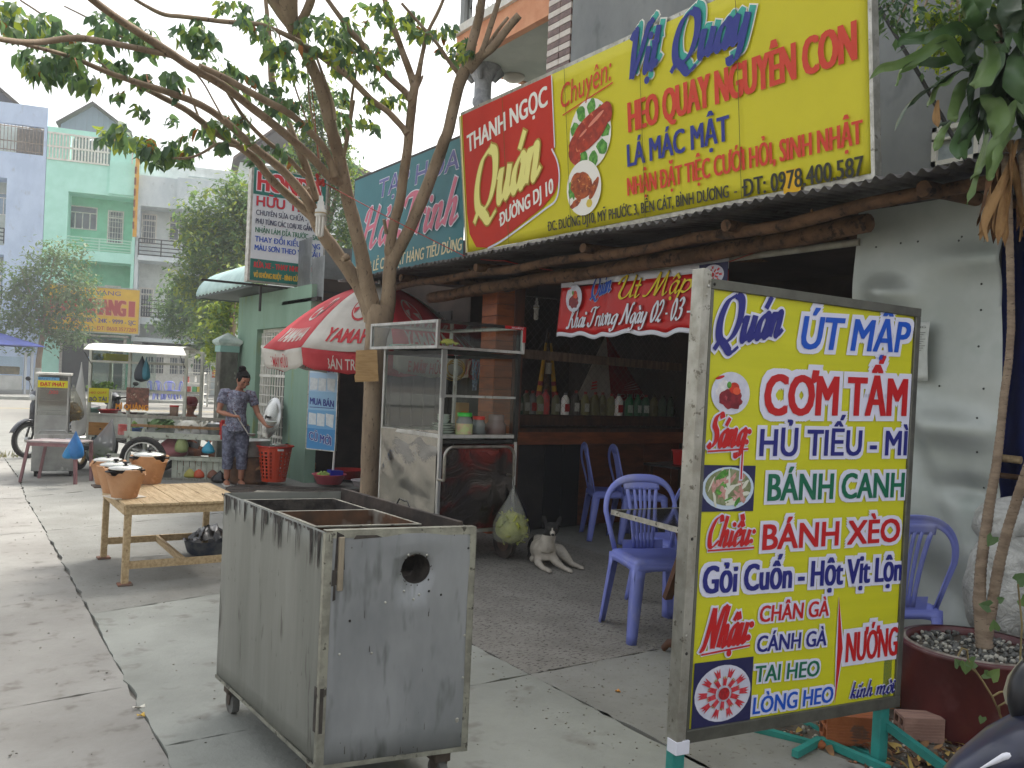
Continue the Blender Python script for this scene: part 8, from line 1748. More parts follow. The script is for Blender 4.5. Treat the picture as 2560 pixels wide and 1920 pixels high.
MB().box((.005, .005, zdr), (nw*.99, .65, zct-.026)).build('drawer_case', wf, nc); MB().rbox((V(222, 1060).x, -.008, V(222, 1087).z), (V(280, 1060).x, .004, V(280, 1060).z+.015), .003).build('drawer', M('orange wood drawer', 'b5813f', '9c6a2e', .6, sc=5, st=(1,1,5)), nc)
m2 = MB(); m2.ell((V(252, 1070).x, -.014, V(252, 1072).z), (.014, .01, .014), 10, 6); m2.build('knob', darkm, nc)
# roof: arched sheet and front flap
MB().grid(10, 8, lambda u, v: (-.04+(nw-.06)*u, -.05+.75*v, zr+.005+.05*math.sin(math.pi*v))).build('roof_sheet', white, nc)
fl_ = MB(); fl_.prism([(.02, -.04, zr+.02), (nw-.06, -.04, zr+.03), (nw+.12, -.36, zr-.09), (.10, -.36, zr-.06)], (0, 0, .012)); fl_.build('roof_flap', white, nc)
MB().rbox((-.05, -.06, zr-.005), (nw-.06, -.045, zr+.03), .003).build('roof_edge', wf, nc)
for x in (.05, nw-.02): MB().tube([(x, -.02, zr-.25), (x+.04, -.33, zr-.08)], .006, 6).build('flap_stay', darkm, nc)
MB().box((.01, .04, zmid), (.014, .62, zr-.04)).build('side_glass', glass('cabinet glass'), nc); MB().box((.041, .61, zmid), (nw*.5, .614, zr-.04)).build('back_glass', glass('clear glass'), nc)
MB().box((.041, .010, zmid+.02), (V(318, 960).x, .014, zr-.04)).build('front_glass', glass('clear glass'), nc); MB().box((.041, .05, V(225, 905).z), (V(318, 960).x, .6, V(225, 905).z+.012)).build('shelf', wf, nc)
MB().rbox((.04, .002, zr-.22), (nw-.04, .02, zr-.19), .002).build('rail', wf, nc)
wheel_(nc, (V(200, 1180).x, -.02, .20), .20, .075, 'y' if 0 else 'x', rubber, M('yellowish rim', '8f7440', '6b5630', .7, .2, sc=9)); MB().rbox((V(200, 1180).x-.06, -.3, .30), (V(200, 1180).x+.3, .3, .36), .01).build('axle_frame', darkm, nc)
o = wheel_(nc, (nw-.1, .3, .22), .22, .06, 'x')
# goods on the noodle cart
def put(F, px, py, off, z=None): q = F.uv(px, py, off); w = F.M @ Vector((q.x, off, q.z if z is None else z)); return w
MB().rbox((-.16, -.1, 0), (.16, .1, .10), .006).build('board', yel, None, label='red and yellow box on the top shelf of the noodle cart', cat='box').location = put(NF, 290, 890, .35, zr-.19)
bb = lumps(None, (0, 0, 0), (.12, .08, .06), M('blue bag print', '5f88a8', '9db3bf', .5, sc=9), 9, .055, 'bag', 3); bb.location = put(NF, 246, 892, .3, zr-.185); tag(bb, 'blue plastic bundle on the top shelf of the noodle cart', 'bag')
for i, (px, py, c_, l_) in enumerate(((240, 958, '8fb36b', 'heap of pale greens in the noodle cart glass case'), (270, 958, 'a5c93e', 'bright lime greens in the noodle cart glass case'))):
 o = lumps(None, (0, 0, 0), (.13, .12, .10), M('greens'+c_, c_, '6d8f4a', .7, sc=30), 30, .035, 'vegetables', i+5); o.location = put(NF, px, py, .28, zmid+.02); tag(o, l_, 'vegetables', kind='stuff')
MB().rbox((0, 0, 0), (.28, .012, .2), .003).build('menu_card', yel, None, label='yellow printed card on the front of the noodle cart', cat='sign').matrix_world = NF.M @ Matrix.Translation((V(222, 1000).x, -.012, V(222, 1005).z))
letters(nc, 'HEO QUAY', (V(225, 985).x, V(225, 984).z), (V(268, 984).x, V(268, 984).z), .03, RD, y=-.018, bold=.03); letters(nc, 'BÒ TÁI', (V(225, 1004).x, V(225, 1003).z), (V(268, 1003).x, V(268, 1003).z), .06, NV, y=-.018, bold=.03)
m2 = MB(); x0, x1, z0, z1 = V(316, 1000).x, V(372, 1000).x, V(316, 1022).z, V(316, 968).z
MB().box((x0, -.01, z0), (x1, 0, z1)).build('photo_card', M('noodle photo', '8d5a48', '5c3a2c', .5, sc=14, c3='c9b59a', s3=20), nc); letters(nc, 'MÌ QUẢNG', (V(290, 1022).x, V(290, 1022).z), (V(372, 1026).x, V(372, 1026).z), .075, M('orange yellow ink', 'e09a12', None, .5), y=-.016, bold=.05, edge=RD, edgew=.02)
tub(put(NF, 236, 1030, .1, zct-.018), .075, .09, M('pale teal plastic', '7fa39a'), 'pale teal plastic tub on the noodle cart counter', 'tub', 'tub'); tub(put(NF, 272, 1030, .12, zct-.018), .135, .08, redm, 'wide red basin on the noodle cart counter')
for i, (px, c_, l_) in enumerate(((325, '6e4a36', 'brown sauce tray on the noodle cart counter'), (350, 'c9ccc8', 'steel tray of sliced meat on the noodle cart counter'), (385, 'dcdcd6', 'white dish of noodles on the noodle cart counter'), (410, 'dad9d2', 'second white dish on the noodle cart counter'))):
 w = put(NF, px, 1035, .15+.1*(i % 2), zct-.018); o = tub(w, .10, .05, M('dishc'+c_, c_, None, .4), l_, 'dish', 'dish');
w = put(NF, 435, 1030, .1, zct-.018); t = thing('plastic_tub', 'clear plastic tub with red rimmed lid on the noodle cart', 'tub', tuple(w)); MB().lathe([(0, 0), (.055, 0), (.06, .16)], 18).build('body', film('tub film', 'b59a8a', .3), t); MB().lathe([(.064, .155), (.064, .175), (0, .177)], 18).build('lid', redm, t)
# black and teal bag hanging from the flap
w = put(NF, 356, 890, -.2); t = bag(Fr(w, R(-30)), .36, .21, .14, M('navy bag film', '15232e', '0f1a22', .35, sc=4), None, 'dark navy bag hanging under the noodle cart roof', seed=6, inner=False)
w = put(NF, 366, 893, -.22); t = bag(Fr(w, R(-30)), .32, .12, .10, M('teal bag film', '1d6f80', '175a68', .35, sc=4), None, 'teal bag hanging beside the dark navy bag', seed=7, inner=False)
bag(Fr(put(NF, 204, 905, -.15), R(-34)), 1.05, .20, .16, clear2, M('bag contents white', 'c9ced0', None, .6), 'tall knotted white plastic bag hanging on the noodle cart post', seed=8, inner=False)
bag(Fr(put(NF, 184, 962, -.3), R(-34)), .50, .30, .2, film('clear film 3', 'd2d2c8', .7, .2), M('rice cracker', 'b5975c', 'a3834a', .8, sc=12), 'clear bag of tan rice crackers hanging left of the noodle cart', seed=9, fillh=.5)
bag(Fr(put(NF, 190, 1078, -1.75), R(-34)), .34, .20, .18, M('blue bag film', '1f6fae', '175a94', .35, sc=4), None, 'bright blue bag hanging between the bread cabinet and the noodle cart', seed=10, inner=False)
bag(Fr(put(NF, 171, 1112, -1.8), R(-34)), .17, .12, .11, M('blue bag film 2', '1a80b8', '1570a4', .35, sc=4), None, 'small blue bag beside the bigger blue bag', seed=11, inner=False)
bag(Fr(put(NF, 240, 1085, .0), R(-34)), .40, .24, .18, M('dark teal bag', '1d4f50', '163c3d', .4, sc=4), None, 'dark teal bag in the shade under the noodle cart', seed=12, inner=False)
bag(Fr(put(NF, 282, 1046, -.35), R(-34)), .58, .34, .2, film('mesh film', 'd0d0d2', .6, .25), M('limes', '7f9a52', '617d3a', .7, sc=14), 'white carrier bag of green vegetables hanging between cart and rack', seed=13, fillh=.36, lean=-.18)
# ------------------------------------------------------------------ white slatted rack
D8 = 11.3; a0 = PD(312, 1200, D8); b1_ = PD(566, 1200, D8); KR = facing(a0, b1_); rw = (b1_-a0).xy.length; V = lambda px, py, o=0.: KR.uv(px, py, o)
rk = thing('rack', 'white painted wooden rack with vegetables and bags in front of the noodle cart', 'rack', KR); wp_ = M('worn white wood', 'b9bdae', 'a2a697', .75, sc=8, c3='6f6a5a', s3=16, bump=.2)
zA = V(320, 1040).z; zB = V(330, 1063).z; zC = V(330, 1084).z; zD = V(330, 1142).z; zE = V(330, 1190).z
for (x, y) in ((0, 0), (rw-.045, 0), (0, .5), (rw-.045, .5)): MB().rbox((x, y, .05), (x+.045, y+.045, zA+.015), .003).build('leg', wp_, rk)
MB().rbox((.0, -.012, zA-.02), (rw+.02, -.001, zA+.025), .003).build('top_board', M('grey wood board', '8f8c80', '77746a', .8, sc=6, st=(5,1,1)), rk); MB().rbox((.046, .005, zB-.018), (rw-.046, .02, zB+.018), .003).build('rail_board', M('orange brown board', '8f6a3f', '745430', .7, sc=6, st=(5,1,1)), rk)
MB().rbox((-.03, -.014, zC-.045), (rw+.01, -.001, zC+.03), .003).build('shelf_edge', wp_, rk); MB().box((.0, .0, zC-.045), (rw, .54, zC-.03)).build('shelf_board', wp_, rk)
MB().rbox((.3, -.014, zD-.02), (rw, -.001, zD+.025), .003).build('shelf_edge', wp_, rk); MB().box((0, 0, zD-.02), (rw, .54, zD-.01)).build('shelf_board', wp_, rk); MB().rbox((-.25, .0, zD-.01), (0, .03, zD+.03), .003).build('side_rail', wp_, rk)
MB().rbox((.3, -.014, zE-.03), (rw, .0, zE-.0), .003).build('bottom_rail', M('grey wood board', '8f8c80'), rk)
for i in range(9): MB().rbox((.60+i*.078, .02, zE-.01), (.67+i*.078, .03, zD-.02), .002).build('slat', wp_, rk)
zs_ = zC-.029
w = put(KR, 333, 1080, .2, zs_); tub(w, .115, .10, M('blue basin', '3f62a8', None, .45), 'blue basin of lettuce on the white rack'); o = lumps(None, (0, 0, 0), (.10, .10, .09), M('lettuce', '8fae58', '6f9040', .6, sc=20), 34, .032, 'lettuce', 21); o.location = w+Vector((0, 0, .08)); tag(o, 'heap of lettuce leaves in the blue basin', 'vegetables', kind='stuff')
w = put(KR, 402, 1080, .2, zs_+.27); bag(Fr(w, R(-34)), .28, .40, .3, film('mesh film', 'd0d0d2'), M('herbs', '4f6a3c', '6c8a58', .8, sc=18), 'big clear bag stuffed with green herbs on the white rack', seed=22, fillh=.95)
for i, (px, W_, l_) in enumerate(((470, .34, 'left white bag of noodles on the white rack'), (505, .40, 'wide white bag of noodles in the middle of the white rack'))): w = put(KR, px, 1080, .16+.14*i, zs_+.26-.02*i); bag(Fr(w, R(-34)), .26-.02*i, W_, .28, film('noodle film', 'e2e2e0', .25, .3), M('rice noodles', 'd6d4ca', 'c4c0b2', .6, sc=14), l_, seed=23+i, fillh=.95)
w = put(KR, 548, 1078, .25, zs_); tub(w, .15, .20, M('bright aluminium pot', 'd3d5d6', None, .3, .8), 'bright aluminium pot at the right end of the white rack', 'pot', 'pot', .92); MB().rbox((-.03, -.05, 0), (.03, .05, .26), .008).build('canister', redm, None, label='red canister behind the rack leg', cat='canister').location = put(KR, 556, 1078, .02, zs_)
MB().rbox((-.05, -.05, 0), (.05, .05, .14), .008).build('box', M('red white box', 'b04a42', 'c98a84', .6, sc=9), None, label='small red box at the left end of the white rack', cat='box').location = put(KR, 306, 1078, .1, zs_)
zs_ = zD-.009
w = put(KR, 430, 1110, .25, zs_+.3); bag(Fr(w, R(-34)), .3, .42, .25, M('pink bag', 'a8686a', '94565a', .5, sc=5), None, 'dusty pink bag under the rack shelf', seed=31, inner=False)
w = put(KR, 455, 1090, .05, zs_+.36); bag(Fr(w, R(-34)), .28, .18, .16, M('olive bag', '8f9a62', '7c8850', .5, sc=5), None, 'olive green bag under the rack shelf', seed=32, inner=False)
w = put(KR, 522, 1092, -.03, zC-.05); bag(Fr(w, R(-34)), .17, .17, .12, M('bright teal bag', '2a9ab8', '1f86a4', .3, sc=5), None, 'bright turquoise bag hanging from the rack shelf', seed=33, inner=False)
w = put(KR, 360, 1120, .0, zs_+.12); bag(Fr(w, R(-34)), .15, .26, .2, clear2, None, 'white carrier bag slumped on the lower rack shelf', seed=34, inner=False)
w = put(KR, 480, 1190, .1, zE+.01)
for i, (px, c_, l_) in enumerate(((478, 'a8a04a', 'yellow bag on the lowest level of the rack'), (500, 'c4512c', 'orange red bag on the lowest level of the rack'), (535, '7a4a34', 'brown bundle on the lowest level of the rack'))):
 w = put(KR, px, 1160, .05, zE+.17); bag(Fr(w, R(-34)), .17, .17, .14, M('lowbag'+c_, c_, None, .5), None, l_, seed=44+i, inner=False)
w = put(KR, 550, 1185, -.08, 0.13); t = bag(Fr((w.x, w.y, .16), R(-34)), .16, .22, .18, M('black bag film', '131214'), None, 'black rubbish bag on the ground at the rack end', seed=50, inner=False)
# motorcycles
q = G(365, 1190); scooter((q.x+.05, q.y+1.15, 0), -150, 'black motorcycle parked behind the white rack', '1a1a1d', '22252a')
q = G(62, 1160); scooter((q.x+.62, q.y+1.2, 0), -56, 'dark motorcycle with silver front blade parked behind the bread cabinet', '23252c', '33363e')
wt = thing('spare_wheel', 'wire spoked tyre standing behind the clay stoves', 'wheel', Fr(G(368, 1218, 0)+Vector((0, .3, 0)), R(-34))); wheel_(wt, (0, 0, .30), .30, .075, 'y', spokes=24, name='tyre')
# ------------------------------------------------------------------ cooking corner
q = G(628, 1214); fn_ = thing('clay_furnace', 'brown clay furnace carrying the big soup pot', 'furnace', (q.x+.05, q.y+.25, 0)); MB().lathe([(0, 0), (.24, 0), (.25, .05), (.235, .34), (.22, .36), (.16, .36), (.14, .1), (0, .1)], 28).build('body', M('scorched clay', '6b4c34', '3f2d20', .9, sc=5, c3='9a7048', s3=7, bump=.3), fn_)
pt_ = thing('soup_pot', 'big aluminium soup pot on the clay furnace by the woman', 'pot', (q.x+.05, q.y+.25, .362)); MB().lathe([(0, 0), (.24, 0), (.25, .02), (.25, .2), (.265, .205), (.265, .212), (.245, .205), (.24, .03), (0, .012)], 34).build('body', M('pot aluminium', 'b9b9b4', '9a9a94', .35, .8, sc=6, bump=.05), pt_); MB().lathe([(.244, .17), (0, .17)], 30).build('soup', M('soup', 'a08a62', None, .2), pt_)
for s_ in (-1, 1): MB().tube([(s_*.25, -.05, .14), (s_*.29, -.03, .15), (s_*.29, .03, .15), (s_*.25, .05, .14)], .008, 6).build('pot_handle', darkm, pt_)
q = G(683, 1212); bk_ = thing('slotted_basket', 'tall orange slotted plastic basket with dishes in its top', 'basket', (q.x, q.y, .05)); orb = M('orange plastic', 'c9411c', 'b83a18', .45, sc=3)
rings = [(.155+.07*z/.46, z) for z in (0, .03, .075, .12, .165, .21, .255, .30, .345, .39, .44, .46)]; n = 40; vs = []; fs = []
for r_, z in rings: vs += [(r_*math.cos(2*math.pi*j/n), r_*math.sin(2*math.pi*j/n), z) for j in range(n)]
for i in range(len(rings)-1):
 for j in range(n):
  if 1 <= i <= 8 and j % 2 == 0 and (j % 10 != 8):
   a_, b_, c_, d_ = i*n+j, i*n+(j+1) % n, (i+1)*n+(j+1) % n, (i+1)*n+j; A_, B_, C_2, D_2 = [Vector(vs[k]) for k in (a_, b_, c_, d_)]
   z1_ = A_.lerp(D_2, .35); z2_ = B_.lerp(C_2, .35); k = len(vs); vs += [tuple(z1_), tuple(z2_)]; fs.append((a_, b_, k+1, k)); continue
  fs.append((i*n+j, i*n+(j+1) % n, (i+1)*n+(j+1) % n, (i+1)*n+j))
fs.append(tuple(range(n-1, -1, -1))); m2 = MB(); m2.add(vs, fs, 0, False); thick(m2.build('slotted_wall', orb, bk_), .004); MB().lathe([(.222, .445), (.245, .45), (.247, .468), (.222, .466)], 36).build('rim', M('red rim', 'c4301f', None, .45), bk_); MB().rbox((-.04, -.236, .41), (.04, -.222, .435), .004).build('handle_slot', plw, bk_)
for k in range(4): MB().lathe([(0, 0), (.06, 0), (.10, .03), (.102, .032), (.09, .028), (0, .006)], 22).build('bowl', dish, label=['white dish at the back of the orange basket', 'white dish tilted at the right of the orange basket', 'white dish in the middle of the orange basket', 'topmost white dish in the orange basket'][k], cat='bowl', group='dishes in the orange basket').matrix_world = Matrix.Translation((q.x-.08+.06*k, q.y+.05-.03*(k % 2), .475+.008*k)) @ Matrix.Rotation(R(12*(k-1.5)), 4, 'Y')
dk = M('greasy boards', '3f372f', '2b2621', .85, sc=6, st=(4,1,1), bump=.3, c3='5f564a', s3=8)
q0 = G(540, 1235); q1 = G(915, 1250); PLf = facing(q0, q1); pw = (q1-q0).length; pal = thing('board_platform', 'greasy wooden boards laid on the ground under the basket and basins', 'platform', PLf)
for i in range(4): MB().rbox((0+.05*(i % 2), .02+.17*i, .0), (pw-.1*(i % 3), .18+.17*i, .035+.004*(i % 2)), .004).build('board', dk, pal)
MB().rbox((.45, -.04, .036), (1.1, .12, .05), .004).build('loose_board', M('grey wood board', '8f8c80'), pal)
# lid leaning at the wall
lc = PX(678, 1045, 4.1); ld2 = thing('pan_cover', 'large ribbed aluminium pot lid leaning against the green wall', 'lid', tuple(lc)); m2 = MB(); m2.lathe([(0, .05), (.07, .046), (.15, .038), (.23, .026), (.29, .012), (.30, .004), (.325, 0)], 40); m2.build('plate', M('bright lid', 'c9cac8', 'b4b5b3', .25, .9, sc=2), ld2); MB().tube([(0, 0, .05), (0, 0, .085), (.0, 0, .09)], (.02, .02, .035), 12).build('knob', darkm, ld2); ld2.rotation_euler = (0, R(-79), R(6)); ld2.scale = (.92,)*3
q = G(770, 1196); cs = thing('clay_stove', 'small two part brown clay stove beside the repair board', 'stove', (q.x, q.y+.1, 0)); MB().lathe([(0, 0), (.12, 0), (.135, .11), (.12, .115)], 24).build('lower_part', M('brown clay', '8a6448', '6d4c36', .9, sc=6), cs); MB().lathe([(.11, .12), (.14, .13), (.14, .21), (.12, .22), (.10, .215), (.09, .13)], 24).build('upper_part', M('tan clay', 'a0764f', '87603e', .9, sc=6), cs)
q = G(822, 1217); w = (q.x, q.y, .04); tub(w, .215, .13, M('pink plastic', 'cf5a68', 'c25060', .4, sc=3), 'pink basin with greens and a blue scoop', taper=.72)
o = lumps(None, (-.08, 0, .10), (.09, .10, .06), M('cut greens', 'a9bf6a', '8aa84e', .6, sc=20), 30, .025, 'vegetables', 51); o.location = w; tag(o, 'cut pale greens in the pink basin', 'vegetables', kind='stuff')
MB().prism([(-.02, -.08, .10), (.16, -.08, .10), (.17, -.06, .17), (-.0, -.06, .18)], (0, .14, 0)).build('scoop', M('royal blue plastic', '1a239a', None, .35), None, label='royal blue plastic scoop in the pink basin', cat='scoop').location = w
MB().tube([(.07, .05, .15), (.125, .12, .95)], .016, 10).build('stick', white, None, label='white plastic broom handle standing in the pink basin', cat='stick').location = w
q = G(880, 1206); tub((q.x, q.y+.12, .04), .23, .13, M('red basin', 'b5201c', 'a31c18', .4, sc=3), 'large red basin behind the pink one')
q = G(903, 1222); tub((q.x, q.y-.05, .04), .15, .085, M('translucent white plastic', 'c9c2c4', 'b8b0b3', .4, sc=9), 'whitish plastic colander beside the tree trunk', 'colander', 'colander')
MB().rbox((0, 0, 0), (.28, .02, .5), .004).build('dark_board', M('sooty board', '26211d', '171412', .8, sc=6), None, label='sooty board leaning behind the orange basket', cat='board').matrix_world = Matrix.Translation(G(740, 1195)+Vector((0, .2, 0))) @ Matrix.Rotation(R(-60), 4, 'Z') @ Matrix.Rotation(R(18), 4, 'X')
# ------------------------------------------------------------------ parasol
uc = PD(942, 900, 9.75); UR = 1.24; zrim = PD(672, 872, 9.75).z; zap = PD(960, 712, 9.75).z
um = thing('parasol', 'red and white advertising parasol behind the tree trunk', 'parasol', Fr((uc.x, uc.y, 0), math.atan2(-uc.y, -uc.x)-R(37.5)))
ured = M('parasol red', 'd04a50', 'c63c44', .7, sc=3, tr=.25); uwh = M('parasol white', 'dcd8d0', 'cdc9c0', .75, sc=3, tr=.25)
import itertools
def udome(a, t):
 """point on the canopy: a angle, t 0 apex..1 rim, flat between ribs"""
 k = 2*math.pi/8; i = math.floor(a/k); f = a/k-i; p0 = Vector((math.cos(i*k), math.sin(i*k), 0)); p1 = Vector((math.cos((i+1)*k), math.sin((i+1)*k), 0)); d = p0.lerp(p1, f)
 z = zap-(zap-zrim)*t**1.7-.03*math.sin(f*math.pi)*t; return Vector((d.x*UR*t, d.y*UR*t, z))
for i in range(8):
 k = 2*math.pi/8; thick(MB().grid(6, 10, lambda u, v: udome((i+u*.9999)*k, .02+.98*v)).build('canopy_panel', (ured if i % 2 else uwh), um), .003)
 def val(u, v): p = udome((i+u*.9999)*k, 1); q2 = (p.x*(1.0+.02*math.sin(u*9+i)-.03*v), p.y*(1.0+.02*math.sin(u*9+i)-.03*v), p.z-(.225-.02*abs(math.sin(u*math.pi*2))-.05*(1-min(1, min(u, 1-u)*8)))*v); return q2
 thick(MB().grid(14, 4, val).build('valance', (uwh if i % 2 else ured), um), .002)
MB().tube([(0, 0, 0), (0, 0, zap+.05)], .022, 12).build('pole', steel, um);
for i in range(8): a_ = i*math.pi/4; m2 = MB(); m2.tube([udome(a_+.0001, t*.1)*1.0+Vector((0, 0, -.012)) for t in range(1, 11)], .006, 6); m2.tube([(0, 0, zrim-.05), udome(a_+.0001, .55)+Vector((0, 0, -.02))], .005, 6); m2.build('rib', steel, um)
MB().lathe([(.22, .0), (.24, .06), (.05, .09), (.03, .2)], 24).build('base', M('concrete base', '8d8880', None, .9), um)
def on_panel(i, fn, m, name, off=.010):
 """lay flat marks on canopy panel i; fn gives polygons in (u -.5...5, w 0..1 down the panel)"""
 k = 2*math.pi/8
 for poly in fn:
  m2 = MB(); P = []
  for (u, w_) in poly:
   t = w_; p = udome((i+.5+u*.98)*k, t); c = udome((i+.5)*k, t); nrm = Vector((math.cos((i+.5)*k), math.sin((i+.5)*k), .75)).normalized(); P.append(p+nrm*off)
  m2.add(P, [tuple(range(len(P)))]); m2.build(name, m, um)
def on_val(i, text, m, k0=.12, k1=.88, mirror=False, inner=False):
 k = 2*math.pi/8; v0, f0 = text_mesh(text, .012); x0 = min(v.x for v in v0); x1 = max(v.x for v in v0); m2 = MB(); P = []
 for v in v0:
  u = (v.x-x0)/(x1-x0); u = k0+(k1-k0)*u; p = udome((i+min(.999, max(0, u)))*k, 1); sc2 = (1.012 if not inner else .985); h = .07+.11*(1-v.y/.72); P.append((p.x*sc2*(1-.03*h/.2), p.y*sc2*(1-.03*h/.2), p.z-h))
 m2.add(P, f0); m2.build('lettering', m, um)
k = 2*math.pi/8
def emblem(i, m, bgm):
 c = (0, .58); ring = [(c[0]+.17*math.cos(a_*.2618), c[1]+.15*math.sin(a_*.2618)) for a_ in range(24)]; on_panel(i, [ring], m, 'emblem', .008)
 on_panel(i, [[(c[0]+.145*math.cos(a_*.2618), c[1]+.128*math.sin(a_*.2618)) for a_ in range(24)]], bgm, 'emblem', .011)
 ps = []
 for s_ in range(3):
  a_ = s_*2.094+.52; d = (math.cos(a_), math.sin(a_)); e = (-d[1], d[0]); ps.append([(c[0]+d[0]*.02+e[0]*.025, c[1]+(d[1]*.02+e[1]*.025)*.9), (c[0]+d[0]*.13+e[0]*.06, c[1]+(d[1]*.13+e[1]*.06)*.9), (c[0]+d[0]*.13-e[0]*.03, c[1]+(d[1]*.13-e[1]*.03)*.9)])
 on_panel(i, ps, m, 'emblem', .014)
 v0, f0 = text_mesh('YAMAHA', .03); x0 = min(v.x for v in v0); x1 = max(v.x for v in v0); m2 = MB(); P = []
 for v in v0:
  u = -.34+.68*(v.x-x0)/(x1-x0); w_ = .93-.12*(v.y/.72); u += .03*(v.y) ; p = udome((i+.5+u*.98)*k, w_); nrm = Vector((math.cos((i+.5)*k), math.sin((i+.5)*k), .55)).normalized(); P.append(p+nrm*.012)
 m2.add(P, f0); m2.build('lettering', m, um)
for i in range(8): emblem(i, (uwh if i % 2 else M('parasol ink', 'b5202a', None, .7)), (ured if i % 2 else uwh))
for i in range(8): on_val(i, 'XE MÁY HỮU TÌNH', M('parasol ink', 'b5202a'), inner=True)
for i in range(8): on_val(i, 'XE BÁN TRẢ GÓP' if i % 2 == 0 else 'XE MÁY HỮU TÌNH', (uwh if i % 2 == 0 else M('parasol ink', 'b5202a')))
# ------------------------------------------------------------------ far side stalls
FS = lambda px, py, D_: PD(px, py, D_)
s1 = thing('market_stall', 'far stall with blue canopy and grey glass counter at the left edge', 'stall', facing(G(-40, 988), G(85, 990))); F1 = facing(G(-40, 988), G(85, 990)); V = lambda px, py, o=0.: F1.uv(px, py, o)
m2 = MB(); x0, x1 = V(-40, 900).x, V(84, 870).x; zc_ = V(84, 866).z; zp = V(0, 832).z
m2.add([(x0, -.4, zc_), (x1+.3, -.6, zc_), (x1-.8, 1.2, zp), (x0, 1.2, zp+.2), (x1+.3, 3, zc_), (x0, 3, zc_)], [(0,1,2,3), (1,4,2), (3,2,4,5)]); thick(m2.build('canopy', M('blue canopy', '2d3f8a', '25356f', .7, sc=2, tr=.1), s1), .02)
MB().rbox((x0, 0, .25), (V(56, 950).x, .9, V(0, 938).z), .02).build('counter', M('pale metal counter', 'b5b7b4', 'a0a29f', .5, .3, sc=1.5), s1); MB().box((x0, .0, V(0, 935).z), (V(56, 950).x, .04, V(0, 890).z)).build('glass', glass('clear glass'), s1)
for px in (60, 76): MB().rbox((V(px, 950).x, 0, 0), (V(px+6, 950).x, .1, V(px, 880).z), .01).build('post', M('pale post', 'a9aeb2', None, .7), s1)
MB().rbox((x0, .2, V(0, 935).z), (V(54, 950).x, .8, V(0, 915).z), .05).build('goods', M('brown goods', '8a7250', '6c5a40', .8, sc=5), s1)
F2 = facing(G(455, 1012), G(505, 1014)); s2 = thing('display_rack', 'far white rack of drinks and boxes across the road', 'rack', F2); V = lambda px, py, o=0.: F2.uv(px, py, o)
for k, z in enumerate((1010, 985, 960, 932)): MB().box((V(458, z).x, 0, V(458, z).z), (V(508, z).x, .5, V(458, z).z+.05)).build('shelf', white, s2)
for px in (458, 506): MB().rbox((V(px, 1000).x, 0, 0), (V(px+2, 1000).x, .06, V(px, 930).z), .005).build('post', white, s2)
random.seed(6)
for i, (px, py, c_) in enumerate(((462, 1005, 'b5653a'), (478, 1004, 'c9c6b8'), (492, 1004, '8f8a7a'), (466, 980, 'c0432c'), (484, 981, '4f9a5c'), (496, 981, 'c9b23a'), (462, 955, 'b8432f'), (480, 954, 'c9c8c4'))): MB().rbox((V(px-6, py).x, .1, V(px, py+4).z+.05), (V(px+5, py).x, .35, V(px, py-14).z), .01).build('box', M('goods'+c_, c_, None, .6), s2)
def pchair(px, py, c_, l_, g='plastic chairs across the road'):
 q = G(px, py); c = dup(CH0, (q.x, q.y, 0), R(random.uniform(-180, 180)), l_, g)
 return c
bm2 = M('deep blue plastic', '2d4fb0', None, .4)
for i, (px, py, l_) in enumerate(((388, 1003, 'far blue chair seen through the noodle cart, left'), (405, 1002, 'far blue chair seen through the noodle cart, second'), (424, 1003, 'far blue chair seen through the noodle cart, third'), (436, 1001, 'far blue chair seen through the noodle cart, right'))):
 c = pchair(px, py, 0, l_)
F3 = facing(G(520, 1018), G(570, 1020)); s3_ = thing('metal_shelf', 'far grey metal shelving beside the gate pillar', 'shelf', F3); V = lambda px, py, o=0.: F3.uv(px, py, o)
for z in (1000, 975, 955, 938): MB().box((V(516, z).x, 0, V(516, z).z), (V(566, z).x, .5, V(516, z).z+.03)).build('shelf_board', alum, s3_)
for px in (516, 540, 564): MB().rbox((V(px, 1000).x, 0, 0), (V(px, 1000).x+.05, .06, V(px, 930).z), .005).build('post', alum, s3_)
q = G(541, 1015); nt2 = thing('small_sign', 'small orange notice on a grey post across the road', 'sign', Fr((q.x, q.y, 0), R(-34))); zz_ = PD(541, 935, proj_d := (q-CAMP).dot(fw)).z; MB().rbox((-.03, 0, 0), (.03, .05, zz_), .005).build('post', alum, nt2); MB().rbox((-.24, -.03, zz_-.16), (.24, -.0, zz_+.18), .01).build('panel', M('brick orange', 'a8582c', None, .7), nt2)
for k in range(3): MB().box((-.17+.02*k, -.034, zz_+.08-.09*k), (.17-.03*k, -.031, zz_+.115-.09*k)).build('line', M('sign yellow', 'dcd21a'), nt2)
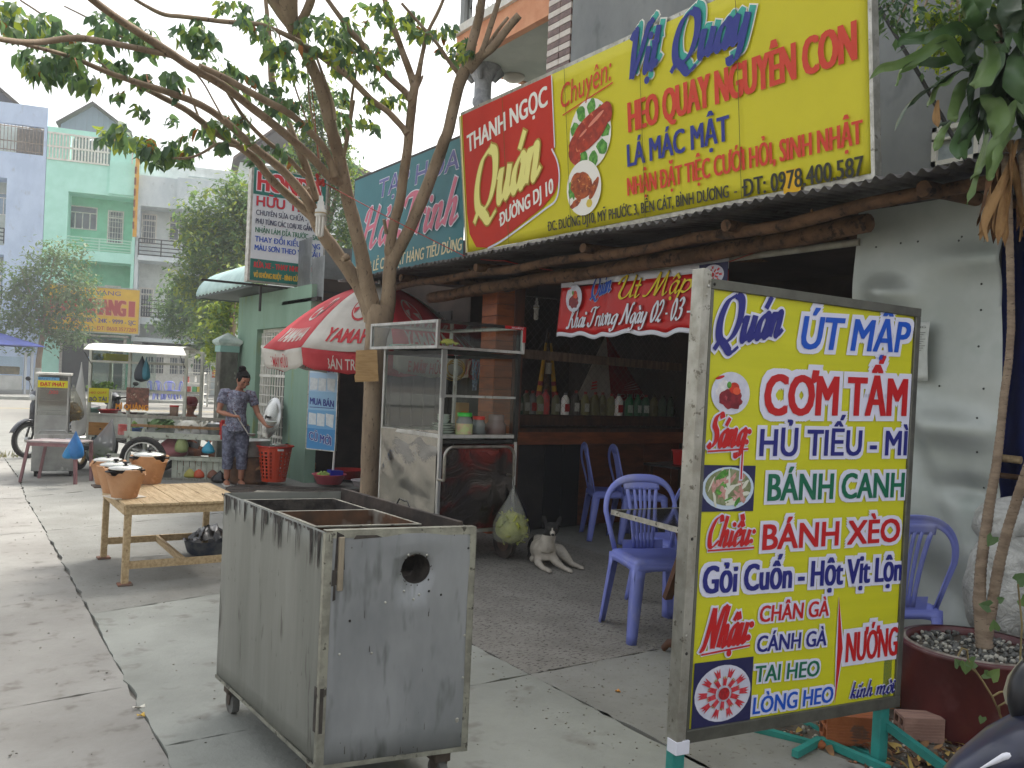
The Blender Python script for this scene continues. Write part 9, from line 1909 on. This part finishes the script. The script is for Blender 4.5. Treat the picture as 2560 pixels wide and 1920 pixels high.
# ------------------------------------------------------------------ planter, bricks, sacks, leaf litter
pt2 = thing('planter', 'big maroon ceramic planter with gravel holding the corn plant', 'planter', (DB.x, DB.y, 0)); PR = .30
mar2 = M('maroon glaze', '5a2626', '451b1c', .4, sc=3, c3='75504e', s3=5, lo3=.52, hi3=.75, bump=.1, coat=.2)
MB().lathe([(0, .0), (PR*.9, .0), (PR*.97, .05), (PR, .36), (PR+.012, .37), (PR+.012, .39), (PR-.018, .39), (PR-.02, .35)], 48).build('wall', mar2, pt2); MB().lathe([(PR+.013, .386), (PR-.015, .394)], 48).build('rim_dust', M('dusty rim', '8d857a', '6a6058', .9, sc=12), pt2)
MB().lathe([(PR-.018, .355), (0, .365)], 32).build('soil', dirt, pt2)
random.seed(15); gv = MB()
for i in range(420): a_ = random.random()*6.28; d_ = (PR-.03)*random.random()**.5; r_ = random.uniform(.006, .016); gv.ell((d_*math.cos(a_), d_*math.sin(a_), .365+r_*.3), (r_, r_*random.uniform(.5, 1), r_*.6), 6, 4, random.choice((0, 0, 1)), M=Matrix.Rotation(random.random()*3, 3, rdir()))
gv.build('gravel', [M('grey gravel', '6a6a66', '43443f', .9, sc=20), M('pale gravel', 'a9a69a', None, .9)], pt2, kind='stuff')
earth = tag(thing('bare_earth', None, None, (0,0,0)), kind='structure')
def ef(u, v): x = 3.05+1.6*u; y = .9+2.35*v; e = math.sin(math.pi*min(1, max(0, u)))*math.sin(math.pi*v); return (x+.12*noise.noise(Vector((y*2, 0, 0)))*(1-u), y, -.004+.03*e+.012*noise.noise(Vector((x*7, y*7, 0)))*e)
MB().grid(30, 40, ef).build('earth_patch', M('gritty earth', '6f675b', '4f483e', .95, sc=7, bump=.8, c3='9a9284', s3=24), earth)
def grd(x, y): u = (x-3.05)/1.6; v = (y-.9)/2.35; return ef(u, v)[2] if 0 < u < 1 and 0 < v < 1 else 0.
random.seed(16); rb2 = MB()
for i in range(1300): x = random.uniform(3.1, 4.45); y = random.uniform(1.1, 3.1); r_ = random.uniform(.003, .014)**1.0; rb2.ell((x, y, grd(x, y)+r_*.4), (r_, r_*random.uniform(.5, 1), r_*.6), 5, 4, random.choice((0, 0, 1, 2)), M=Matrix.Rotation(random.random()*3, 3, rdir()))
rb2.build('rubble', [M('grey gravel', '6a6a66'), M('pale gravel', 'a9a69a'), M('brick crumbs', '8d5a40', None, .9)], None, label='small rubble and gravel on the bare earth by the sheet wall', kind='stuff')
lv2 = MB(); dl = [M('fallen leaf tan', '8d6a42', '6b4c2e', .8, sc=9), M('fallen leaf brown', '5f4029', '46301f', .8, sc=9), M('fallen leaf yellow', 'a88f4c', None, .8)]
for i in range(520):
 x = random.uniform(3.15, 4.1); y = random.uniform(1.1, 2.6) ;
 if i < 330: x = random.gauss(3.42, .22); y = random.gauss(1.75, .28)
 p = Vector((x, y, grd(x, y)+random.uniform(.005, .03))); d = rdir(); d.z *= .2; lv2.add(leaf_verts(p, d, rdir()*.5+Vector((0,0,1)), random.uniform(.035, .09), random.uniform(.015, .035), random.uniform(-.4, .5)), LF, random.choice((0, 0, 1, 1, 2)), True)
lv2.build('dead_leaves', dl, None, label='dead brown leaves littered round the foot of the planter', kind='stuff')
def hollow_brick(w, rz, label, L_=.20, W_=.09, H_=.09, m=None, tilt=0.):
 m = m or M('hollow brick', 'a8633a', '8f4f2c', .9, sc=8, st=(1,6,1), bump=.4, c3='6b4a3a', s3=9)
 t = thing('brick', label, 'brick', None); m2 = MB(); tk_ = .012
 def ring(x): return [(x, -W_/2, 0), (x, W_/2, 0), (x, W_/2, H_), (x, -W_/2, H_)]
 m2.box((-L_/2, -W_/2, 0), (L_/2, W_/2, tk_)); m2.box((-L_/2, -W_/2, H_-tk_), (L_/2, W_/2, H_)); m2.box((-L_/2, -W_/2, tk_), (L_/2, -W_/2+tk_, H_-tk_)); m2.box((-L_/2, W_/2-tk_, tk_), (L_/2, W_/2, H_-tk_)); m2.box((-L_/2, -tk_/2, tk_), (L_/2, tk_/2, H_-tk_)); m2.box((-L_/2, -W_/2+tk_, H_/2-tk_/2), (L_/2, -tk_/2, H_/2+tk_/2)); m2.box((-L_/2, tk_/2, H_/2-tk_/2), (L_/2, W_/2-tk_, H_/2+tk_/2))
 for k in range(6): m2.box((-L_/2+.002, -W_/2-.002, .008+k*.013), (L_/2-.002, -W_/2, .015+k*.013))
 m2.build('shell', m, t); t.matrix_world = Matrix.Translation(w) @ Matrix.Rotation(R(rz), 4, 'Z') @ Matrix.Rotation(R(tilt), 4, 'Y'); return t
q = G(2130, 1860); hollow_brick((q.x, q.y, grd(q.x, q.y)+.005), -40, 'orange hollow brick under the menu board, nearest the camera', .24, .12, .12)
q = G(2215, 1800); hollow_brick((q.x+.05, q.y+.1, grd(q.x, q.y)+.01), -20, 'orange hollow brick behind the right leg of the menu board', .22, .12, .11)
q = G(2295, 1862); hollow_brick((q.x, q.y, grd(q.x, q.y)+.005), -35, 'pinkish grooved brick between board leg and planter', .17, .10, .10, M('pink brick', '9a7a6c', '84665a', .9, sc=8, st=(1,8,1), bump=.5))
for i, (px, py, s_, l_) in enumerate(((2530, 1835, .055, 'grey rock at the foot of the planter, right'), (2440, 1740, .0, ''), (2290, 1725, .035, 'tan stone between sheet wall and planter'), (2052, 1868, .03, 'broken brick lump beside the near hollow brick'))):
 if not s_: continue
 q = G(px, py); m2 = MB(); m2.ell((0, 0, 0), (s_, s_*.8, s_*.6), 10, 8);
 m2.v = [tuple(Vector(v)*(1+.25*noise.noise(Vector(v)*30+Vector((i, 0, 0))))) for v in m2.v]; m2.build('stone', M('rock grey', '8a857a', '6c675e', .9, sc=9, bump=.4) if i == 0 else dl[0] if i == 2 else M('hollow brick', 'a8633a'), None, label=l_, cat='stone').location = (q.x, q.y, grd(q.x, q.y)+s_*.4)
q = G(2436, 1855); ck = thing('cigarette_pack', 'crushed red and white cigarette pack by the planter', 'pack', Fr((q.x, q.y, grd(q.x, q.y)+.02), R(25), R(20))); MB().rbox((-.035, -.012, 0), (.035, .012, .045), .003).build('box', redm, ck); MB().rbox((-.036, -.013, .02), (.036, .013, .046), .002).build('white_band', inkw, ck)
q = G(2395, 1865); m2 = MB()
for k in range(7): a_ = k*.5; m2.grid(3, 4, lambda u, v: (-.06+.018*k+.02*u+.01*math.sin(v*4+k), .02*math.sin(u*3+k)+.012*noise.noise(Vector((u*4, v*4, k))), .0+(.07+.02*math.sin(k*1.7))*v))
thick(m2.build('crumpled_cardboard', M('grey pink card', '957d70', '7d675b', .9, sc=9), None, label='crumpled greyish cardboard scrap leaning on the planter', cat='cardboard'), .002).matrix_world = Matrix.Translation((q.x, q.y, grd(q.x, q.y)+.01)) @ Matrix.Rotation(R(-35), 4, 'Z')
# white sacks behind the planter
def sack(c, r, label, seed):
 m2 = MB(); m2.ell((0, 0, 0), (1, 1, 1), 36, 26); m2.v = [(v[0]*r[0]*(1+.12*noise.noise(Vector(v)*2.5+Vector((seed, 0, 0)))+.09*noise.noise(Vector(v)*6)), v[1]*r[1]*(1+.12*noise.noise(Vector(v)*2.2+Vector((0, seed, 0)))+.05*noise.noise(Vector(v)*8)), v[2]*r[2]*(1+.1*noise.noise(Vector(v)*2))) for v in m2.v]
 return m2.build('sack', M('white woven sack', 'c9c9c4', 'a8a8a2', .7, sc=7, bump=1, bsc=14, wave=.03, dist=1.5), None, label=label, cat='sack')
sack(0, (.26, .2, .34), 'upright bulging white woven sack behind the planter', 3).location = PD(2530, 1470, 4.3); sack(0, (.22, .16, .14), 'smaller white sack slumped on top of the upright one', 8).location = PD(2530, 1310, 4.35)
# climbing weed in front of the planter and low weed leaves
wd = thing('weed', 'spindly weed with a few heart shaped leaves in front of the planter', 'plant', (0, 0, 0)); sm2 = MB(); D9 = 3.3
for q in ([(2513,1850,3.4),(2502,1790,3.35),(2480,1740,3.3),(2455,1700,3.3),(2420,1650,3.3),(2418,1625,3.3),(2405,1620,3.3),(2395,1640,3.3)], [(2455,1700,3.3),(2440,1680,3.3),(2425,1668,3.3)], [(2480,1742,3.3),(2500,1730,3.3),(2520,1728,3.3)], [(2500,1790,3.35),(2497,1765,3.3),(2515,1755,3.3)], [(2548,1700,3.4),(2555,1560,3.4),(2545,1460,3.4)]): sm2.tube([PD(*a) for a in q], .004, 6)
sm2.build('stem', M('weed stem', '8a7a52', '6f6240', .8, sc=9), wd)
for i, (px, py, s_) in enumerate(((2415, 1660, .05), (2432, 1655, .045), (2396, 1662, .035), (2480, 1690, .05), (2462, 1685, .035), (2455, 1795, .03), (2468, 1860, .06), (2455, 1870, .05), (2545, 1450, .06), (2555, 1500, .05), (2480, 1345, .05), (2470, 1515, .05), (2485, 1570, .045), (2498, 1500, .03))):
 c = PD(px, py, 3.3 if py > 1600 else 3.6); m2 = MB(); pts = [(0, -.1), (.35, -.3), (.5, 0), (.3, .4), (0, .75), (-.3, .4), (-.5, 0), (-.35, -.3)]; a_ = i*1.3; rt = Vector((r0.x, r0.y, 0)); m2.add([c+(rt*(x*math.cos(a_)-z*math.sin(a_))+Vector((0,0,1))*-(x*math.sin(a_)+z*math.cos(a_))+fw*(-.25*abs(x)))*s_*1.1 for x, z in pts], [(0, 1, 2, 3, 4), (0, 4, 5, 6, 7)]); m2.build('leaf', lfa if i % 3 else lfb, wd)
# dark motorcycle cut by the lower right corner
sb = thing('motorcycle', 'dark blue motorcycle cut by the lower right corner of the view', 'motorcycle', (0, 0, 0)); Dm = 2.05
nb2 = M('navy bike paint', '1a2140', '131830', .3, sc=3, coat=.4, c3='6a6450', s3=4, lo3=.6, hi3=.8)
def pth(L_): return [PD(*a) for a in L_]
m2 = MB(); P = pth([(2330,1985,2.1),(2420,1925,2.08),(2500,1890,2.05),(2580,1860,2.0),(2680,1850,1.95)]); m2.tube(P, (.02, .05, .075, .085, .09), 20, sq=(1.3, .8)); m2.build('front_cowl', nb2, sb)
m2 = MB(); P = pth([(2450,1935,2.0),(2510,1905,1.96),(2580,1893,1.93)]); m2.tube([p+Vector((0,0,.012)) for p in P], (.002, .008, .01), 8); m2.build('white_swoosh', inkw, sb)
m2 = MB(); P = pth([(2540,1905,2.0),(2620,1960,1.98),(2700,2100,2.0)]); m2.tube(P, (.07, .09, .1), 16); m2.build('body', nb2, sb)
mr = PD(2575, 1735, 2.05); m2 = MB(); m2.ell((0, 0, 0), (.075, .04, .085), 20, 14); o = m2.build('mirror_housing', M('black bike plastic', '14151c', None, .3), sb); o.location = mr
m2 = MB(); m2.tube([mr+Vector((.03, 0, -.08)), PD(2640, 1900, 2.0)], .008, 8); m2.build('mirror_stem', darkm, sb)
wheel_(sb, PD(2560, 2400, 2.1), .26, .08, 'y', spokes=20)
gl2 = MB(); P = [PD(2556, 1645, 2.3), PD(2520, 1690, 2.3), PD(2508, 1730, 2.3), PD(2515, 1760, 2.3), PD(2540, 1775, 2.3), PD(2560, 1700, 2.3)]; gl2.prism(P, fw*.002); gl2.build('dry_leaf', M('grey dry leaf', 'a09c86', '8a8672', .8, sc=9), None, label='pale grey dry leaf hanging beside the motorcycle mirror', cat='leaf')
# yellow hose coil and net hanging by the plank post
hc_ = MB(); c = PD(1140, 920, 8.4)
for k in range(3): hc_.tube([c+Vector((.10*math.cos(t*.45)*(1+.1*k), .02*k, .085*math.sin(t*.45)-.02*k)) for t in range(16)], .006, 6)
hc_.build('hose_coil', M('yellow hose', 'a8883a', None, .5), None, label='coil of yellow hose hanging in the dark behind the glass cart', cat='hose')
nn_ = PD(1192, 930, 8.3); m2 = MB()
for k in range(7):
 m2.tube([nn_+Vector((.03*math.sin(k+t*.6), .01*k, .18-.06*t)) for t in range(7)], .004, 4);
m2.build('striped_cloth', M('blue white cloth', '3f4f70', '8f9bb0', .8, sc=40), None, label='thin blue and white twisted cloth hanging by the plank post', cat='cloth')
# ------------------------------------------------------------------ thin haze over the street
hz = MB().box((-165, -65, -1.2), (205, 165, 16)).build('haze', M('haze', 'ffffff'), kind='stuff')
hm = bpy.data.materials.new('haze air'); hm.use_nodes = True; n_ = hm.node_tree.nodes; n_.remove(n_['Principled BSDF']); v_ = n_.new('ShaderNodeVolumePrincipled')
v_.inputs['Density'].default_value = .0018; v_.inputs['Color'].default_value = (.93, .95, 1, 1); hm.node_tree.links.new(v_.outputs[0], n_['Material Output'].inputs['Volume'])
hz.data.materials.clear(); hz.data.materials.append(hm)
S.cycles.volume_bounces = 1
